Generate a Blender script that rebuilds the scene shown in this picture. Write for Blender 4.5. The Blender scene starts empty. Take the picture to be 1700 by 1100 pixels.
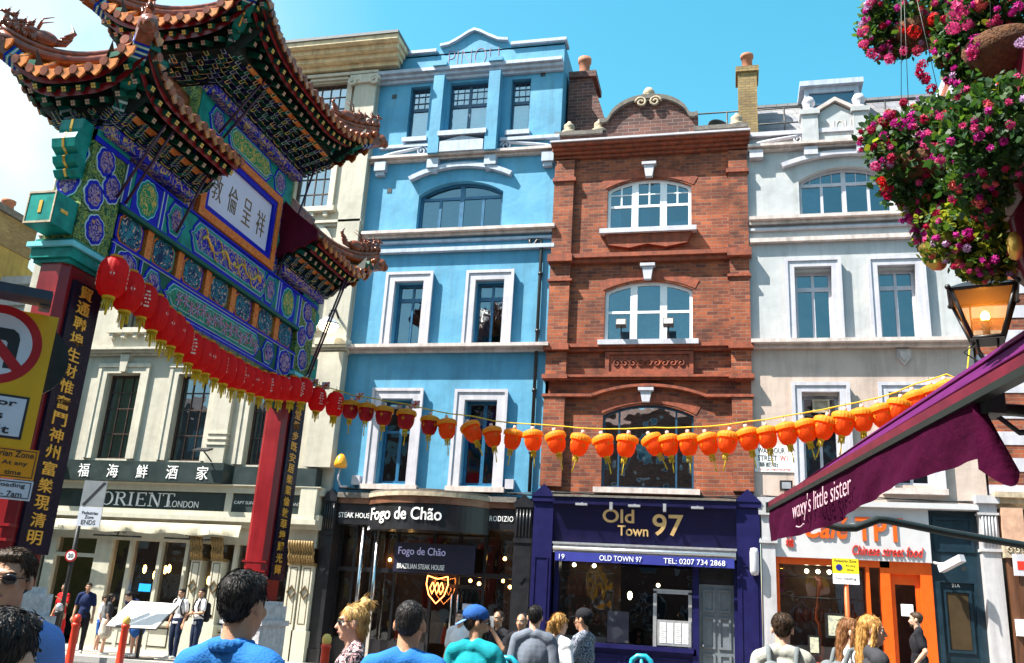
import bpy, math, random
import numpy as np
from mathutils import Vector, Matrix, noise as mnoise
random.seed(7)
R = math.radians
SC = bpy.context.scene
COL = SC.collection

# ------------------------------------------------------------------ camera
CAM_F, CAM_YAW, CAM_PITCH, CAM_ROLL = 1495.36, R(-14.1656), R(17.4972), R(3.509)
EYE = Vector((0, 0, 1.5))
_f = Vector((math.sin(CAM_YAW)*math.cos(CAM_PITCH), math.cos(CAM_YAW)*math.cos(CAM_PITCH), math.sin(CAM_PITCH)))
_r0 = Vector((math.cos(CAM_YAW), -math.sin(CAM_YAW), 0)); _u0 = _r0.cross(_f)
_r = _r0*math.cos(CAM_ROLL) + _u0*math.sin(CAM_ROLL)
_u = _u0*math.cos(CAM_ROLL) - _r0*math.sin(CAM_ROLL)
cam_data = bpy.data.cameras.new('camera'); cam = bpy.data.objects.new('camera', cam_data); COL.objects.link(cam)
cam.matrix_world = Matrix(((_r.x, _u.x, -_f.x, EYE.x), (_r.y, _u.y, -_f.y, EYE.y), (_r.z, _u.z, -_f.z, EYE.z), (0, 0, 0, 1)))
cam_data.sensor_fit = 'HORIZONTAL'; cam_data.sensor_width = 36; cam_data.lens = 36*CAM_F/1700
cam_data.clip_start = 0.05; cam_data.clip_end = 2000
SC.camera = cam

# ------------------------------------------------------------------ light
SUN = Vector((-0.36, -0.23, 0.60)).normalized()          # direction towards the sun
EL = math.asin(SUN.z); AZ = math.atan2(SUN.x, SUN.y) % (2*math.pi)
world = bpy.data.worlds.new('World'); SC.world = world; world.use_nodes = True
wn, wl = world.node_tree.nodes, world.node_tree.links
wn.clear()
sky = wn.new('ShaderNodeTexSky'); sky.sky_type = 'NISHITA'; sky.sun_disc = False
sky.sun_elevation = EL; sky.sun_rotation = AZ; sky.air_density = 1.2; sky.dust_density = 1.6; sky.ozone_density = 0.7
bg = wn.new('ShaderNodeBackground'); bg.inputs['Strength'].default_value = 0.085
hsv = wn.new('ShaderNodeHueSaturation'); hsv.inputs['Saturation'].default_value = 1.42; hsv.inputs['Hue'].default_value = 0.458; hsv.inputs['Value'].default_value = 1.2
out = wn.new('ShaderNodeOutputWorld')
tcw = wn.new('ShaderNodeTexCoord'); sxyz = wn.new('ShaderNodeSeparateXYZ'); wl.new(tcw.outputs['Generated'], sxyz.inputs[0])
nzw = wn.new('ShaderNodeTexNoise'); nzw.inputs['Scale'].default_value = 3.0; nzw.inputs['Detail'].default_value = 6; wl.new(tcw.outputs['Generated'], nzw.inputs['Vector'])
mrw = wn.new('ShaderNodeMapRange'); mrw.inputs[1].default_value = -0.34; mrw.inputs[2].default_value = -0.66; wl.new(sxyz.outputs[0], mrw.inputs[0])
mlw = wn.new('ShaderNodeMath'); mlw.operation = 'MULTIPLY'; wl.new(mrw.outputs[0], mlw.inputs[0]); mr2 = wn.new('ShaderNodeMapRange'); mr2.inputs[1].default_value = 0.30; mr2.inputs[2].default_value = 0.62; wl.new(nzw.outputs[0], mr2.inputs[0]); wl.new(mr2.outputs[0], mlw.inputs[1])
mxw = wn.new('ShaderNodeMix'); mxw.data_type = 'RGBA'; mxw.inputs[7].default_value = (4.6, 4.9, 5.0, 1)          # thin bright cloud towards the sun
wl.new(sky.outputs[0], hsv.inputs['Color']); wl.new(hsv.outputs[0], mxw.inputs[6]); wl.new(mlw.outputs[0], mxw.inputs[0]); wl.new(mxw.outputs[2], bg.inputs[0]); wl.new(bg.outputs[0], out.inputs[0])
sun_data = bpy.data.lights.new('sun', 'SUN'); sun_data.energy = 5.0; sun_data.angle = R(0.5); sun_data.color = (1, 0.95, 0.85)
sun = bpy.data.objects.new('sun', sun_data); COL.objects.link(sun)
sun.rotation_euler = (-SUN).to_track_quat('-Z', 'Y').to_euler()
SC.view_settings.view_transform = 'Standard'; SC.view_settings.look = 'None'
SC.view_settings.gamma = 1; SC.view_settings.exposure = 1.55
SC.cycles.max_bounces = 8; SC.cycles.transparent_max_bounces = 12

# ------------------------------------------------------------------ placing helpers (photo pixel -> point on a real plane)
def ray(px, py): return _r*((px-850)/CAM_F) - _u*((py-550)/CAM_F) + _f
def onY(px, py, Y): d = ray(px, py); return EYE + d*(Y/d.y)
def onX(px, py, X): d = ray(px, py); return EYE + d*(X/d.x)
def onZ(px, py, Z): d = ray(px, py); return EYE + d*((Z-EYE.z)/d.z)
def at(px, py, dist): d = ray(px, py); return EYE + d*(dist/math.hypot(d.x, d.y))

# ------------------------------------------------------------------ objects
def tag(o, label=None, cat=None, group=None, kind=None):
    if label: o['label'] = label
    if cat: o['category'] = cat
    if group: o['group'] = group
    if kind: o['kind'] = kind
    return o
def thing(name, label, cat, loc=(0, 0, 0), rz=0, group=None):
    o = bpy.data.objects.new(name, None); COL.objects.link(o); o.empty_display_size = 0.2
    o.location = loc; o.rotation_euler = (0, 0, rz)
    return tag(o, label, cat, group)
def dup(root, loc=None, rz=None, label=None, group=None, scale=None):
    def cp(o, par):
        c = o.copy(); COL.objects.link(c)
        if par is not None: c.parent = par
        for ch in list(o.children): cp(ch, c)
        return c
    r = cp(root, None)
    if loc is not None: r.location = loc
    if rz is not None: r.rotation_euler = (0, 0, rz)
    if scale is not None: r.scale = (scale,)*3 if not hasattr(scale, '__len__') else scale
    if label: r['label'] = label
    if group: r['group'] = group
    return r
def root_of(o):
    while o.parent is not None: o = o.parent
    return o

SPLIT = set('pilaster column capital column_moulding corbel keystone scroll_ornament steel_post ceiling_lamp wall_lamp picture_light sign_light string_course coping menu_sheet air_vent inner_wall sign_box fascia fascia_cornice riser_moulding window_frame counter poster pendant_lamp metal_frame menu_case menu_print gilt_board'.split())
class MB:
    def __init__(s): s.v = []; s.f = []; s.m = []; s.sm = []
    def add(s, vs, fs, mi=0, smooth=False):
        n = len(s.v); s.v += [tuple(v) for v in vs]
        for f in fs: s.f.append(tuple(i+n for i in f)); s.m.append(mi); s.sm.append(smooth)
        return s
    def box(s, x0, x1, y0, y1, z0, z1, mi=0):
        if x0 > x1: x0, x1 = x1, x0
        if y0 > y1: y0, y1 = y1, y0
        if z0 > z1: z0, z1 = z1, z0
        v = [(x0,y0,z0),(x1,y0,z0),(x1,y1,z0),(x0,y1,z0),(x0,y0,z1),(x1,y0,z1),(x1,y1,z1),(x0,y1,z1)]
        return s.add(v, [(0,3,2,1),(4,5,6,7),(0,1,5,4),(1,2,6,5),(2,3,7,6),(3,0,4,7)], mi)
    def obox(s, c, ax, ay, az, mi=0):       # oriented box: centre and three half axes
        c, ax, ay, az = Vector(c), Vector(ax), Vector(ay), Vector(az)
        v = [c+ax*i+ay*j+az*k for k in (-1,1) for (i,j) in ((-1,-1),(1,-1),(1,1),(-1,1))]
        return s.add(v, [(0,3,2,1),(4,5,6,7),(0,1,5,4),(1,2,6,5),(2,3,7,6),(3,0,4,7)], mi)
    def prism(s, poly, y0, y1, mi=0, axis='Y', smooth=False):   # polygon in XZ swept along Y (or YZ along X, XY along Z)
        n = len(poly)
        m = {'Y': lambda a, b, t: (a, t, b), 'X': lambda a, b, t: (t, a, b), 'Z': lambda a, b, t: (a, b, t)}[axis]
        v = [m(a, b, y0) for a, b in poly] + [m(a, b, y1) for a, b in poly]
        fs = [tuple(range(n)), tuple(range(2*n-1, n-1, -1))]
        s.add(v, fs, mi)
        k = len(s.v)-2*n
        for i in range(n):
            j = (i+1) % n; s.f.append((k+i, k+i+n, k+j+n, k+j)); s.m.append(mi); s.sm.append(smooth)
        return s
    def cone(s, p, q, r0, r1, n=10, mi=0, caps=True, smooth=True):
        p, q = Vector(p), Vector(q); d = (q-p).normalized()
        a = d.orthogonal().normalized(); b = d.cross(a)
        v = []
        for c, r in ((p, r0), (q, r1)):
            for i in range(n):
                t = 2*math.pi*i/n; v.append(c + a*(r*math.cos(t)) + b*(r*math.sin(t)))
        s.add(v, [(i, (i+1) % n, n+(i+1) % n, n+i) for i in range(n)], mi, smooth)
        if caps:
            k = len(s.v)-2*n
            s.f.append(tuple(k+n-1-i for i in range(n))); s.m.append(mi); s.sm.append(False)
            s.f.append(tuple(k+n+i for i in range(n))); s.m.append(mi); s.sm.append(False)
        return s
    def tube(s, pts, r, n=6, mi=0):
        pts = [Vector(p) for p in pts]; v = []; prev = None
        for i, p in enumerate(pts):
            d = (pts[min(i+1, len(pts)-1)] - pts[max(i-1, 0)]).normalized()
            a = d.orthogonal().normalized() if prev is None else (prev - d*prev.dot(d)).normalized()
            prev = a; b = d.cross(a); rr = r[i] if hasattr(r, '__len__') else r
            for k in range(n):
                t = 2*math.pi*k/n; v.append(p + a*(rr*math.cos(t)) + b*(rr*math.sin(t)))
        fs = []
        for i in range(len(pts)-1):
            for k in range(n): fs.append((i*n+k, i*n+(k+1) % n, (i+1)*n+(k+1) % n, (i+1)*n+k))
        s.add(v, fs, mi, True)
        k0 = len(s.v)-len(v); L = len(v)
        s.f.append(tuple(k0+n-1-i for i in range(n))); s.m.append(mi); s.sm.append(False)
        s.f.append(tuple(k0+L-n+i for i in range(n))); s.m.append(mi); s.sm.append(False)
        return s
    def lathe(s, prof, c=(0,0,0), n=16, mi=0, smooth=True, sx=1, sy=1):
        v = []
        for r, z in prof:
            for i in range(n):
                t = 2*math.pi*i/n; v.append((c[0]+sx*r*math.cos(t), c[1]+sy*r*math.sin(t), c[2]+z))
        fs = [(j*n+i, j*n+(i+1) % n, (j+1)*n+(i+1) % n, (j+1)*n+i) for j in range(len(prof)-1) for i in range(n)]
        return s.add(v, fs, mi, smooth)
    def ball(s, c, rad, n=12, m=8, mi=0, rot=None):
        if not hasattr(rad, '__len__'): rad = (rad,)*3
        v = []; c = Vector(c)
        for j in range(m+1):
            ph = math.pi*j/m
            for i in range(n):
                t = 2*math.pi*i/n; p = Vector((rad[0]*math.sin(ph)*math.cos(t), rad[1]*math.sin(ph)*math.sin(t), -rad[2]*math.cos(ph)))
                if rot is not None: p = rot @ p
                v.append(c+p)
        fs = [(j*n+i, j*n+(i+1) % n, (j+1)*n+(i+1) % n, (j+1)*n+i) for j in range(m) for i in range(n)]
        return s.add(v, fs, mi, True)
    def islands(s):
        par = list(range(len(s.v)))
        def find(i):
            while par[i] != i: par[i] = par[par[i]]; i = par[i]
            return i
        for f in s.f:
            a = find(f[0])
            for i in f[1:]: par[find(i)] = a
        grp = {}
        for k, f in enumerate(s.f): grp.setdefault(find(f[0]), []).append(k)
        L = []
        for fs in grp.values():
            P = np.array([s.v[i] for k in fs for i in s.f[k]]); L.append([P.min(0)-0.012, P.max(0)+0.012, fs])
        ch = True
        while ch:
            ch = False; out = []
            for it in L:
                for q in out:
                    if (it[0] <= q[1]).all() and (q[0] <= it[1]).all(): q[0] = np.minimum(q[0], it[0]); q[1] = np.maximum(q[1], it[1]); q[2] = q[2]+it[2]; ch = True; break
                else: out.append(it)
            L = out
        return [q[2] for q in L]
    def build(s, name, mats, parent=None, local=False):
        if name in SPLIT:
            g = s.islands()
            if len(g) > 1:
                first = None
                for fs in g:
                    t = MB(); ids = sorted({i for k in fs for i in s.f[k]}); mp = {i: n for n, i in enumerate(ids)}
                    t.v = [s.v[i] for i in ids]
                    for k in sorted(fs): t.f.append(tuple(mp[i] for i in s.f[k])); t.m.append(s.m[k]); t.sm.append(s.sm[k])
                    o = t.build1(name, mats, parent, local); first = first or o
                return first
        return s.build1(name, mats, parent, local)
    def build1(s, name, mats, parent=None, local=False):
        me = bpy.data.meshes.new(name)
        v = s.v
        if parent is not None and not local:
            l = root_of(parent).location; v = [(a-l[0], b-l[1], c-l[2]) for a, b, c in v]
        me.from_pydata(v, [], s.f); me.validate()
        for m in (mats if isinstance(mats, (list, tuple)) else [mats]): me.materials.append(m)
        if len(me.polygons) == len(s.f):
            me.polygons.foreach_set('material_index', s.m); me.polygons.foreach_set('use_smooth', s.sm)
        me.update()
        o = bpy.data.objects.new(name, me); COL.objects.link(o)
        if parent is not None: o.parent = parent
        return o

# ------------------------------------------------------------------ materials
def nodes_of(name):
    m = bpy.data.materials.new(name); m.use_nodes = True; nt = m.node_tree
    return m, nt, nt.nodes['Principled BSDF']
def N(nt, t, **kw):
    n = nt.nodes.new(t)
    for k, v in kw.items():
        if k.startswith('_'): setattr(n, k[1:], v)
        else: n.inputs[k.replace('0', ' ')].default_value = v
    return n
def ramp(nt, stops, interp='LINEAR'):
    r = nt.nodes.new('ShaderNodeValToRGB'); cr = r.color_ramp; cr.interpolation = interp
    while len(cr.elements) < len(stops): cr.elements.new(0.5)
    for e, (p, c) in zip(cr.elements, stops): e.position = p; e.color = (*c[:3], 1)
    return r
def coords(nt, scale=(1, 1, 1)):
    tc = nt.nodes.new('ShaderNodeTexCoord'); mp = nt.nodes.new('ShaderNodeMapping'); mp.inputs['Scale'].default_value = scale
    nt.links.new(tc.outputs['Object'], mp.inputs[0]); return mp.outputs[0]
def mul(c, k): return tuple(min(1, x*k) for x in c[:3])
def mat(name, col, rough=0.6, var=0.18, scale=5.0, bump=0.0, bscale=30, metal=0.0, spec=0.5, stretch=(1, 1, 1), col2=None, emit=None, es=1.0, streak=0):
    m, nt, b = nodes_of(name); L = nt.links
    b.inputs['Roughness'].default_value = rough; b.inputs['Metallic'].default_value = metal; b.inputs['Specular IOR Level'].default_value = spec
    co = coords(nt, stretch)
    if var > 0 or col2:
        nz = N(nt, 'ShaderNodeTexNoise', Scale=scale, Detail=6, Roughness=0.6); L.new(co, nz.inputs['Vector'])
        r = ramp(nt, [(0.3, mul(col, 1-var)), (0.7, col2 or mul(col, 1+var))]); L.new(nz.outputs[0], r.inputs[0])
        src = r.outputs[0]
        if streak:
            co2 = coords(nt, (3.2, 3.2, 0.22)); n2 = N(nt, 'ShaderNodeTexNoise', Scale=2.0, Detail=7, Roughness=0.65); L.new(co2, n2.inputs['Vector'])
            r2 = ramp(nt, [(0.42, (1, 1, 1)), (0.75, (1-streak,)*3)]); L.new(n2.outputs[0], r2.inputs[0])
            mx = N(nt, 'ShaderNodeMix', _data_type='RGBA', _blend_type='MULTIPLY'); mx.inputs[0].default_value = 1
            L.new(src, mx.inputs[6]); L.new(r2.outputs[0], mx.inputs[7]); src = mx.outputs[2]
        L.new(src, b.inputs['Base Color'])
        rr = N(nt, 'ShaderNodeMapRange'); rr.inputs[3].default_value = max(0, rough-0.08); rr.inputs[4].default_value = min(1, rough+0.1)
        L.new(nz.outputs[0], rr.inputs[0]); L.new(rr.outputs[0], b.inputs['Roughness'])
    else: b.inputs['Base Color'].default_value = (*col[:3], 1)
    if bump:
        n3 = N(nt, 'ShaderNodeTexNoise', Scale=bscale, Detail=5); L.new(co, n3.inputs['Vector'])
        bp = N(nt, 'ShaderNodeBump', Strength=min(1, bump), Distance=0.02 if bump < 1 else 0.02*bump); L.new(n3.outputs[0], bp.inputs['Height']); L.new(bp.outputs[0], b.inputs['Normal'])
    if emit: b.inputs['Emission Color'].default_value = (*emit, 1); b.inputs['Emission Strength'].default_value = es
    return m
def plaster(name, col, rough=0.75, patch=None):
    m, nt, b = nodes_of(name); L = nt.links; b.inputs['Roughness'].default_value = rough
    co = coords(nt); n1 = N(nt, 'ShaderNodeTexNoise', Scale=0.9, Detail=8, Roughness=0.62); L.new(co, n1.inputs['Vector'])
    r1 = ramp(nt, [(0.25, mul(col, 0.74)), (0.5, col), (0.75, patch or mul(col, 1.15))]); L.new(n1.outputs[0], r1.inputs[0])
    co2 = coords(nt, (1.5, 1.5, 0.16)); n2 = N(nt, 'ShaderNodeTexNoise', Scale=2.2, Detail=8, Roughness=0.7); L.new(co2, n2.inputs['Vector'])
    r2 = ramp(nt, [(0.48, (1, 1, 1)), (0.62, (0.86, 0.85, 0.84)), (0.85, (0.6, 0.58, 0.56))]); L.new(n2.outputs[0], r2.inputs[0])
    mx = N(nt, 'ShaderNodeMix', _data_type='RGBA', _blend_type='MULTIPLY'); mx.inputs[0].default_value = 1
    L.new(r1.outputs[0], mx.inputs[6]); L.new(r2.outputs[0], mx.inputs[7]); L.new(mx.outputs[2], b.inputs['Base Color'])
    n3 = N(nt, 'ShaderNodeTexNoise', Scale=3.2, Detail=3, Roughness=0.5); L.new(co, n3.inputs['Vector'])
    n4 = N(nt, 'ShaderNodeTexNoise', Scale=45, Detail=3); L.new(co, n4.inputs['Vector'])
    ad = N(nt, 'ShaderNodeMath', _operation='MULTIPLY_ADD'); ad.inputs[1].default_value = 0.12; L.new(n4.outputs[0], ad.inputs[0]); L.new(n3.outputs[0], ad.inputs[2])
    bp = N(nt, 'ShaderNodeBump', Strength=0.35, Distance=0.035); L.new(ad.outputs[0], bp.inputs['Height']); L.new(bp.outputs[0], b.inputs['Normal'])
    return m
def brick(name, c1, c2, mortar, w=0.23, h=0.078, dark=0.35, axis='XZ'):
    m, nt, b = nodes_of(name); L = nt.links; b.inputs['Roughness'].default_value = 0.85
    co = coords(nt); sp = nt.nodes.new('ShaderNodeSeparateXYZ'); cb = nt.nodes.new('ShaderNodeCombineXYZ'); L.new(co, sp.inputs[0])
    ad = N(nt, 'ShaderNodeMath', _operation='ADD'); L.new(sp.outputs[0], ad.inputs[0]); L.new(sp.outputs[1], ad.inputs[1])
    L.new(ad.outputs[0], cb.inputs[0]); L.new(sp.outputs[2], cb.inputs[1])
    bt = N(nt, 'ShaderNodeTexBrick'); bt.inputs['Scale'].default_value = 1; bt.inputs['Brick Width'].default_value = w; bt.inputs['Row Height'].default_value = h
    bt.inputs['Mortar Size'].default_value = 0.007; bt.inputs['Mortar Smooth'].default_value = 0.2; bt.inputs['Bias'].default_value = 0.0
    bt.inputs['Color1'].default_value = (*c1, 1); bt.inputs['Color2'].default_value = (*c2, 1); bt.inputs['Mortar'].default_value = (*mortar, 1)
    L.new(cb.outputs[0], bt.inputs['Vector'])
    n1 = N(nt, 'ShaderNodeTexNoise', Scale=1.1, Detail=8, Roughness=0.7); L.new(co, n1.inputs['Vector'])
    r1 = ramp(nt, [(0.32, (dark, dark*0.9, dark*0.9)), (0.62, (1.0, 1.0, 1.0))]); L.new(n1.outputs[0], r1.inputs[0])
    mx = N(nt, 'ShaderNodeMix', _data_type='RGBA', _blend_type='MULTIPLY'); mx.inputs[0].default_value = 1
    L.new(bt.outputs['Color'], mx.inputs[6]); L.new(r1.outputs[0], mx.inputs[7]); L.new(mx.outputs[2], b.inputs['Base Color'])
    n5 = N(nt, 'ShaderNodeTexNoise', Scale=40, Detail=4); L.new(co, n5.inputs['Vector'])
    sb = N(nt, 'ShaderNodeMath', _operation='MULTIPLY_ADD'); sb.inputs[1].default_value = -1.0; L.new(bt.outputs['Fac'], sb.inputs[0]); L.new(n5.outputs[0], sb.inputs[2])
    bp = N(nt, 'ShaderNodeBump', Strength=0.6, Distance=0.012); L.new(sb.outputs[0], bp.inputs['Height']); L.new(bp.outputs[0], b.inputs['Normal'])
    return m
def glass(name, tint=(0.75, 0.85, 0.9), refl=0.28, rough=0.02, rtint=(1, 1, 1)):
    m = bpy.data.materials.new(name); m.use_nodes = True; nt = m.node_tree; nt.nodes.clear(); L = nt.links
    o = nt.nodes.new('ShaderNodeOutputMaterial'); mix = nt.nodes.new('ShaderNodeMixShader')
    t = nt.nodes.new('ShaderNodeBsdfTransparent'); t.inputs[0].default_value = (*tint, 1)
    g = nt.nodes.new('ShaderNodeBsdfGlossy'); g.inputs['Color'].default_value = (*rtint, 1); g.inputs['Roughness'].default_value = rough
    lw = nt.nodes.new('ShaderNodeLayerWeight'); lw.inputs['Blend'].default_value = 0.35
    mr = nt.nodes.new('ShaderNodeMapRange'); mr.inputs[3].default_value = refl; mr.inputs[4].default_value = 0.95
    L.new(lw.outputs['Fresnel'], mr.inputs[0]); L.new(mr.outputs[0], mix.inputs[0]); L.new(t.outputs[0], mix.inputs[1]); L.new(g.outputs[0], mix.inputs[2]); L.new(mix.outputs[0], o.inputs[0])
    co = coords(nt); nz = N(nt, 'ShaderNodeTexNoise', Scale=1.3, Detail=2); L.new(co, nz.inputs['Vector'])
    bp = N(nt, 'ShaderNodeBump', Strength=0.5, Distance=0.03); L.new(nz.outputs[0], bp.inputs['Height']); L.new(bp.outputs[0], g.inputs['Normal'])
    return m
def brocade(name, base, pat, pat2, scale=14, width=0.12, rough=0.45):
    """painted scrollwork: thin wandering lines of one or two colours over a ground colour"""
    m, nt, b = nodes_of(name); L = nt.links; b.inputs['Roughness'].default_value = rough; b.inputs['Specular IOR Level'].default_value = 0.15
    co = coords(nt); n0 = N(nt, 'ShaderNodeTexNoise', Scale=scale*0.5, Detail=1); L.new(co, n0.inputs['Vector'])
    mv = N(nt, 'ShaderNodeMix', _data_type='RGBA', _blend_type='ADD'); mv.inputs[0].default_value = 0.25; L.new(co, mv.inputs[6]); L.new(n0.outputs[1], mv.inputs[7])
    n1 = N(nt, 'ShaderNodeTexNoise', Scale=scale, Detail=2, Distortion=1.2); L.new(mv.outputs[2], n1.inputs['Vector'])
    r1 = ramp(nt, [(0.0, (0, 0, 0)), (0.5-width, (0, 0, 0)), (0.5-width*0.4, (1, 1, 1)), (0.5+width*0.4, (1, 1, 1)), (0.5+width, (0, 0, 0))]); L.new(n1.outputs[0], r1.inputs[0])
    v = N(nt, 'ShaderNodeTexVoronoi', Scale=scale*1.1); L.new(mv.outputs[2], v.inputs['Vector'])
    r2 = ramp(nt, [(0.0, (1, 1, 1)), (0.22, (1, 1, 1)), (0.28, (0, 0, 0))]); L.new(v.outputs['Distance'], r2.inputs[0])
    a = N(nt, 'ShaderNodeMix', _data_type='RGBA'); a.inputs[6].default_value = (*base, 1); a.inputs[7].default_value = (*pat, 1); L.new(r1.outputs[0], a.inputs[0])
    c = N(nt, 'ShaderNodeMix', _data_type='RGBA'); c.inputs[7].default_value = (*pat2, 1); L.new(a.outputs[2], c.inputs[6]); L.new(r2.outputs[0], c.inputs[0])
    L.new(c.outputs[2], b.inputs['Base Color'])
    bp = N(nt, 'ShaderNodeBump', Strength=0.4, Distance=0.01); L.new(r1.outputs[0], bp.inputs['Height']); L.new(bp.outputs[0], b.inputs['Normal'])
    return m
def paper(name, col, trans, tcol=None, es=0, spec=0.3, rough=0.55, bump=0.0):
    """thin cloth or paper that lets light through"""
    m, nt, b = nodes_of(name); L = nt.links; o = nt.nodes['Material Output']
    co = coords(nt); nz = N(nt, 'ShaderNodeTexNoise', Scale=9, Detail=4); L.new(co, nz.inputs['Vector'])
    r = ramp(nt, [(0.3, mul(col, 0.8)), (0.7, mul(col, 1.1))]); L.new(nz.outputs[0], r.inputs[0]); L.new(r.outputs[0], b.inputs['Base Color'])
    b.inputs['Roughness'].default_value = rough; b.inputs['Specular IOR Level'].default_value = spec
    if bump:
        n3 = N(nt, 'ShaderNodeTexNoise', Scale=3.5, Detail=6, Roughness=0.6); L.new(co, n3.inputs['Vector']); bp = N(nt, 'ShaderNodeBump', Strength=bump, Distance=0.06); L.new(n3.outputs[0], bp.inputs['Height']); L.new(bp.outputs[0], b.inputs['Normal'])
    t = nt.nodes.new('ShaderNodeBsdfTranslucent'); t.inputs[0].default_value = (*(tcol or col), 1)
    mix = nt.nodes.new('ShaderNodeMixShader'); mix.inputs[0].default_value = trans
    L.new(b.outputs[0], mix.inputs[1]); L.new(t.outputs[0], mix.inputs[2]); L.new(mix.outputs[0], o.inputs[0])
    return m

# ------------------------------------------------------------------ writing
def text(name, s, w, h, origin, xdir, up, m, parent, depth=0.01, shear=0.0, space=1.0, bold=0.0, local=False, keep=False):
    """letters as a mesh, fitted into a w x h box whose lower left corner is origin"""
    cu = bpy.data.curves.new(name, 'FONT'); cu.body = s; cu.size = 1; cu.extrude = 0.5; cu.shear = shear; cu.space_character = space; cu.offset = bold; cu.resolution_u = 4
    ob = bpy.data.objects.new(name, cu); COL.objects.link(ob)
    dg = bpy.context.evaluated_depsgraph_get(); me = bpy.data.meshes.new_from_object(ob.evaluated_get(dg))
    bpy.data.objects.remove(ob); bpy.data.curves.remove(cu)
    if not len(me.vertices): print('EMPTY TEXT', s); return None
    co = np.empty(len(me.vertices)*3); me.vertices.foreach_get('co', co); co = co.reshape(-1, 3)
    mn, mx = co.min(0), co.max(0); sx = w/(mx[0]-mn[0]); sz = h/(mx[1]-mn[1]) if h else sx
    if keep: sx = min(sx, sz*1.15)
    xd, ud = Vector(xdir).normalized(), Vector(up).normalized(); nd = xd.cross(ud)
    p = np.array(origin, float) + np.outer((co[:, 0]-mn[0])*sx, xd) + np.outer((co[:, 1]-mn[1])*sz, ud) + np.outer((co[:, 2]+0.5)*depth, nd)
    if parent is not None and not local: p = p - np.array(root_of(parent).location)
    me.vertices.foreach_set('co', p.ravel()); me.name = name; me.materials.clear(); me.materials.append(m); me.update()
    o = bpy.data.objects.new(name, me); COL.objects.link(o)
    if parent is not None: o.parent = parent
    return o
# ================================================================== ground
YF = 22.0
M_asph = mat('asphalt', (0.09, 0.088, 0.085), 0.85, 0.35, 3, 0.4, 90)
M_pave = mat('paving', (0.34, 0.31, 0.27), 0.8, 0.2, 2.2, 0.2, 40)
M_kerb = mat('granite', (0.33, 0.32, 0.31), 0.7, 0.3, 40, 0.2, 60)
MB().box(-300, 300, -300, 300, -0.3, 0, 0).build('ground', M_asph)['kind'] = 'structure'
o = MB().box(-60, 30, 18.35, 40, 0.004, 0.12).build('pavement', M_pave); o['kind'] = 'structure'
o = MB().box(-60, 30, 18.2, 18.346, 0.004, 0.125).build('kerb', M_kerb); o['kind'] = 'structure'

# ================================================================== facade toolkit
def arc_pts(x0, x1, z, rise, n=16):
    """points of a segmental arch from (x0,z) up to z+rise and down to (x1,z)"""
    if rise < 1e-4: return [(x0, z), (x1, z)]
    w = (x1-x0)/2; Rr = (w*w+rise*rise)/(2*rise); cx = (x0+x1)/2; cz = z+rise-Rr; a = math.asin(min(1, w/Rr))
    if rise > w: a = math.pi-a
    return [(cx+Rr*math.sin(t), cz+Rr*math.cos(t)) for t in (-a+2*a*i/n for i in range(n+1))]
def facade(mb, x0, x1, z0, z1, yf, holes, rd=0.22, mi=0, mr=None):
    """front wall sheet at y=yf with window openings and their reveals"""
    mr = mi if mr is None else mr
    hs = [(a, b, c, d, r) for (a, b, c, d, r) in holes]
    xs = sorted({x0, x1, *[h[0] for h in hs], *[h[1] for h in hs]}); zs = sorted({z0, z1, *[h[2] for h in hs], *[h[3]+h[4] for h in hs]})
    for i in range(len(xs)-1):
        for j in range(len(zs)-1):
            cx, cz = (xs[i]+xs[i+1])/2, (zs[j]+zs[j+1])/2
            if any(h[0] < cx < h[1] and h[2] < cz < h[3]+h[4] for h in hs): continue
            mb.add([(xs[i], yf, zs[j]), (xs[i+1], yf, zs[j]), (xs[i+1], yf, zs[j+1]), (xs[i], yf, zs[j+1])], [(0, 1, 2, 3)], mi)
    for a, b, c, d, r in hs:
        p = arc_pts(a, b, d, r)
        if r > 1e-4:
            t = d+r
            for k in range(len(p)-1):
                mb.add([(p[k][0], yf, p[k][1]), (p[k+1][0], yf, p[k+1][1]), (p[k+1][0], yf, t+1e-4), (p[k][0], yf, t+1e-4)], [(0, 1, 2, 3)], mi)
        loop = [(a, c)] + p + [(b, c)]
        for k in range(len(loop)):
            q0, q1 = loop[k], loop[(k+1) % len(loop)]
            mb.add([(q0[0], yf, q0[1]), (q1[0], yf, q1[1]), (q1[0], yf+rd, q1[1]), (q0[0], yf+rd, q0[1])], [(0, 1, 2, 3)], mr)
def shell(mb, x0, x1, z0, z1, yf, depth, mi=0, left=True, right=True, top=True):
    yb = yf+depth
    if left: mb.add([(x0, yf, z0), (x0, yb, z0), (x0, yb, z1), (x0, yf, z1)], [(0, 1, 2, 3)], mi)
    if right: mb.add([(x1, yf, z0), (x1, yb, z0), (x1, yb, z1), (x1, yf, z1)], [(0, 3, 2, 1)], mi)
    mb.add([(x0, yb, z0), (x1, yb, z0), (x1, yb, z1), (x0, yb, z1)], [(0, 3, 2, 1)], mi)
    if top: mb.add([(x0, yf, z1), (x1, yf, z1), (x1, yb, z1), (x0, yb, z1)], [(0, 1, 2, 3)], mi)
def ring(mb, outer, inner, y0, y1, mi=0):
    """flat frame between two outlines with as many points each, swept from y0 (front) to y1"""
    n = len(outer)
    for i in range(n):
        j = (i+1) % n; a, b, c, d = outer[i], outer[j], inner[j], inner[i]
        P = lambda p, y: (p[0], y, p[1])
        mb.add([P(a, y0), P(b, y0), P(c, y0), P(d, y0)], [(0, 1, 2, 3)], mi)
        mb.add([P(a, y0), P(b, y0), P(b, y1), P(a, y1)], [(0, 1, 2, 3)], mi)
        mb.add([P(d, y0), P(c, y0), P(c, y1), P(d, y1)], [(0, 1, 2, 3)], mi)
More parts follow.
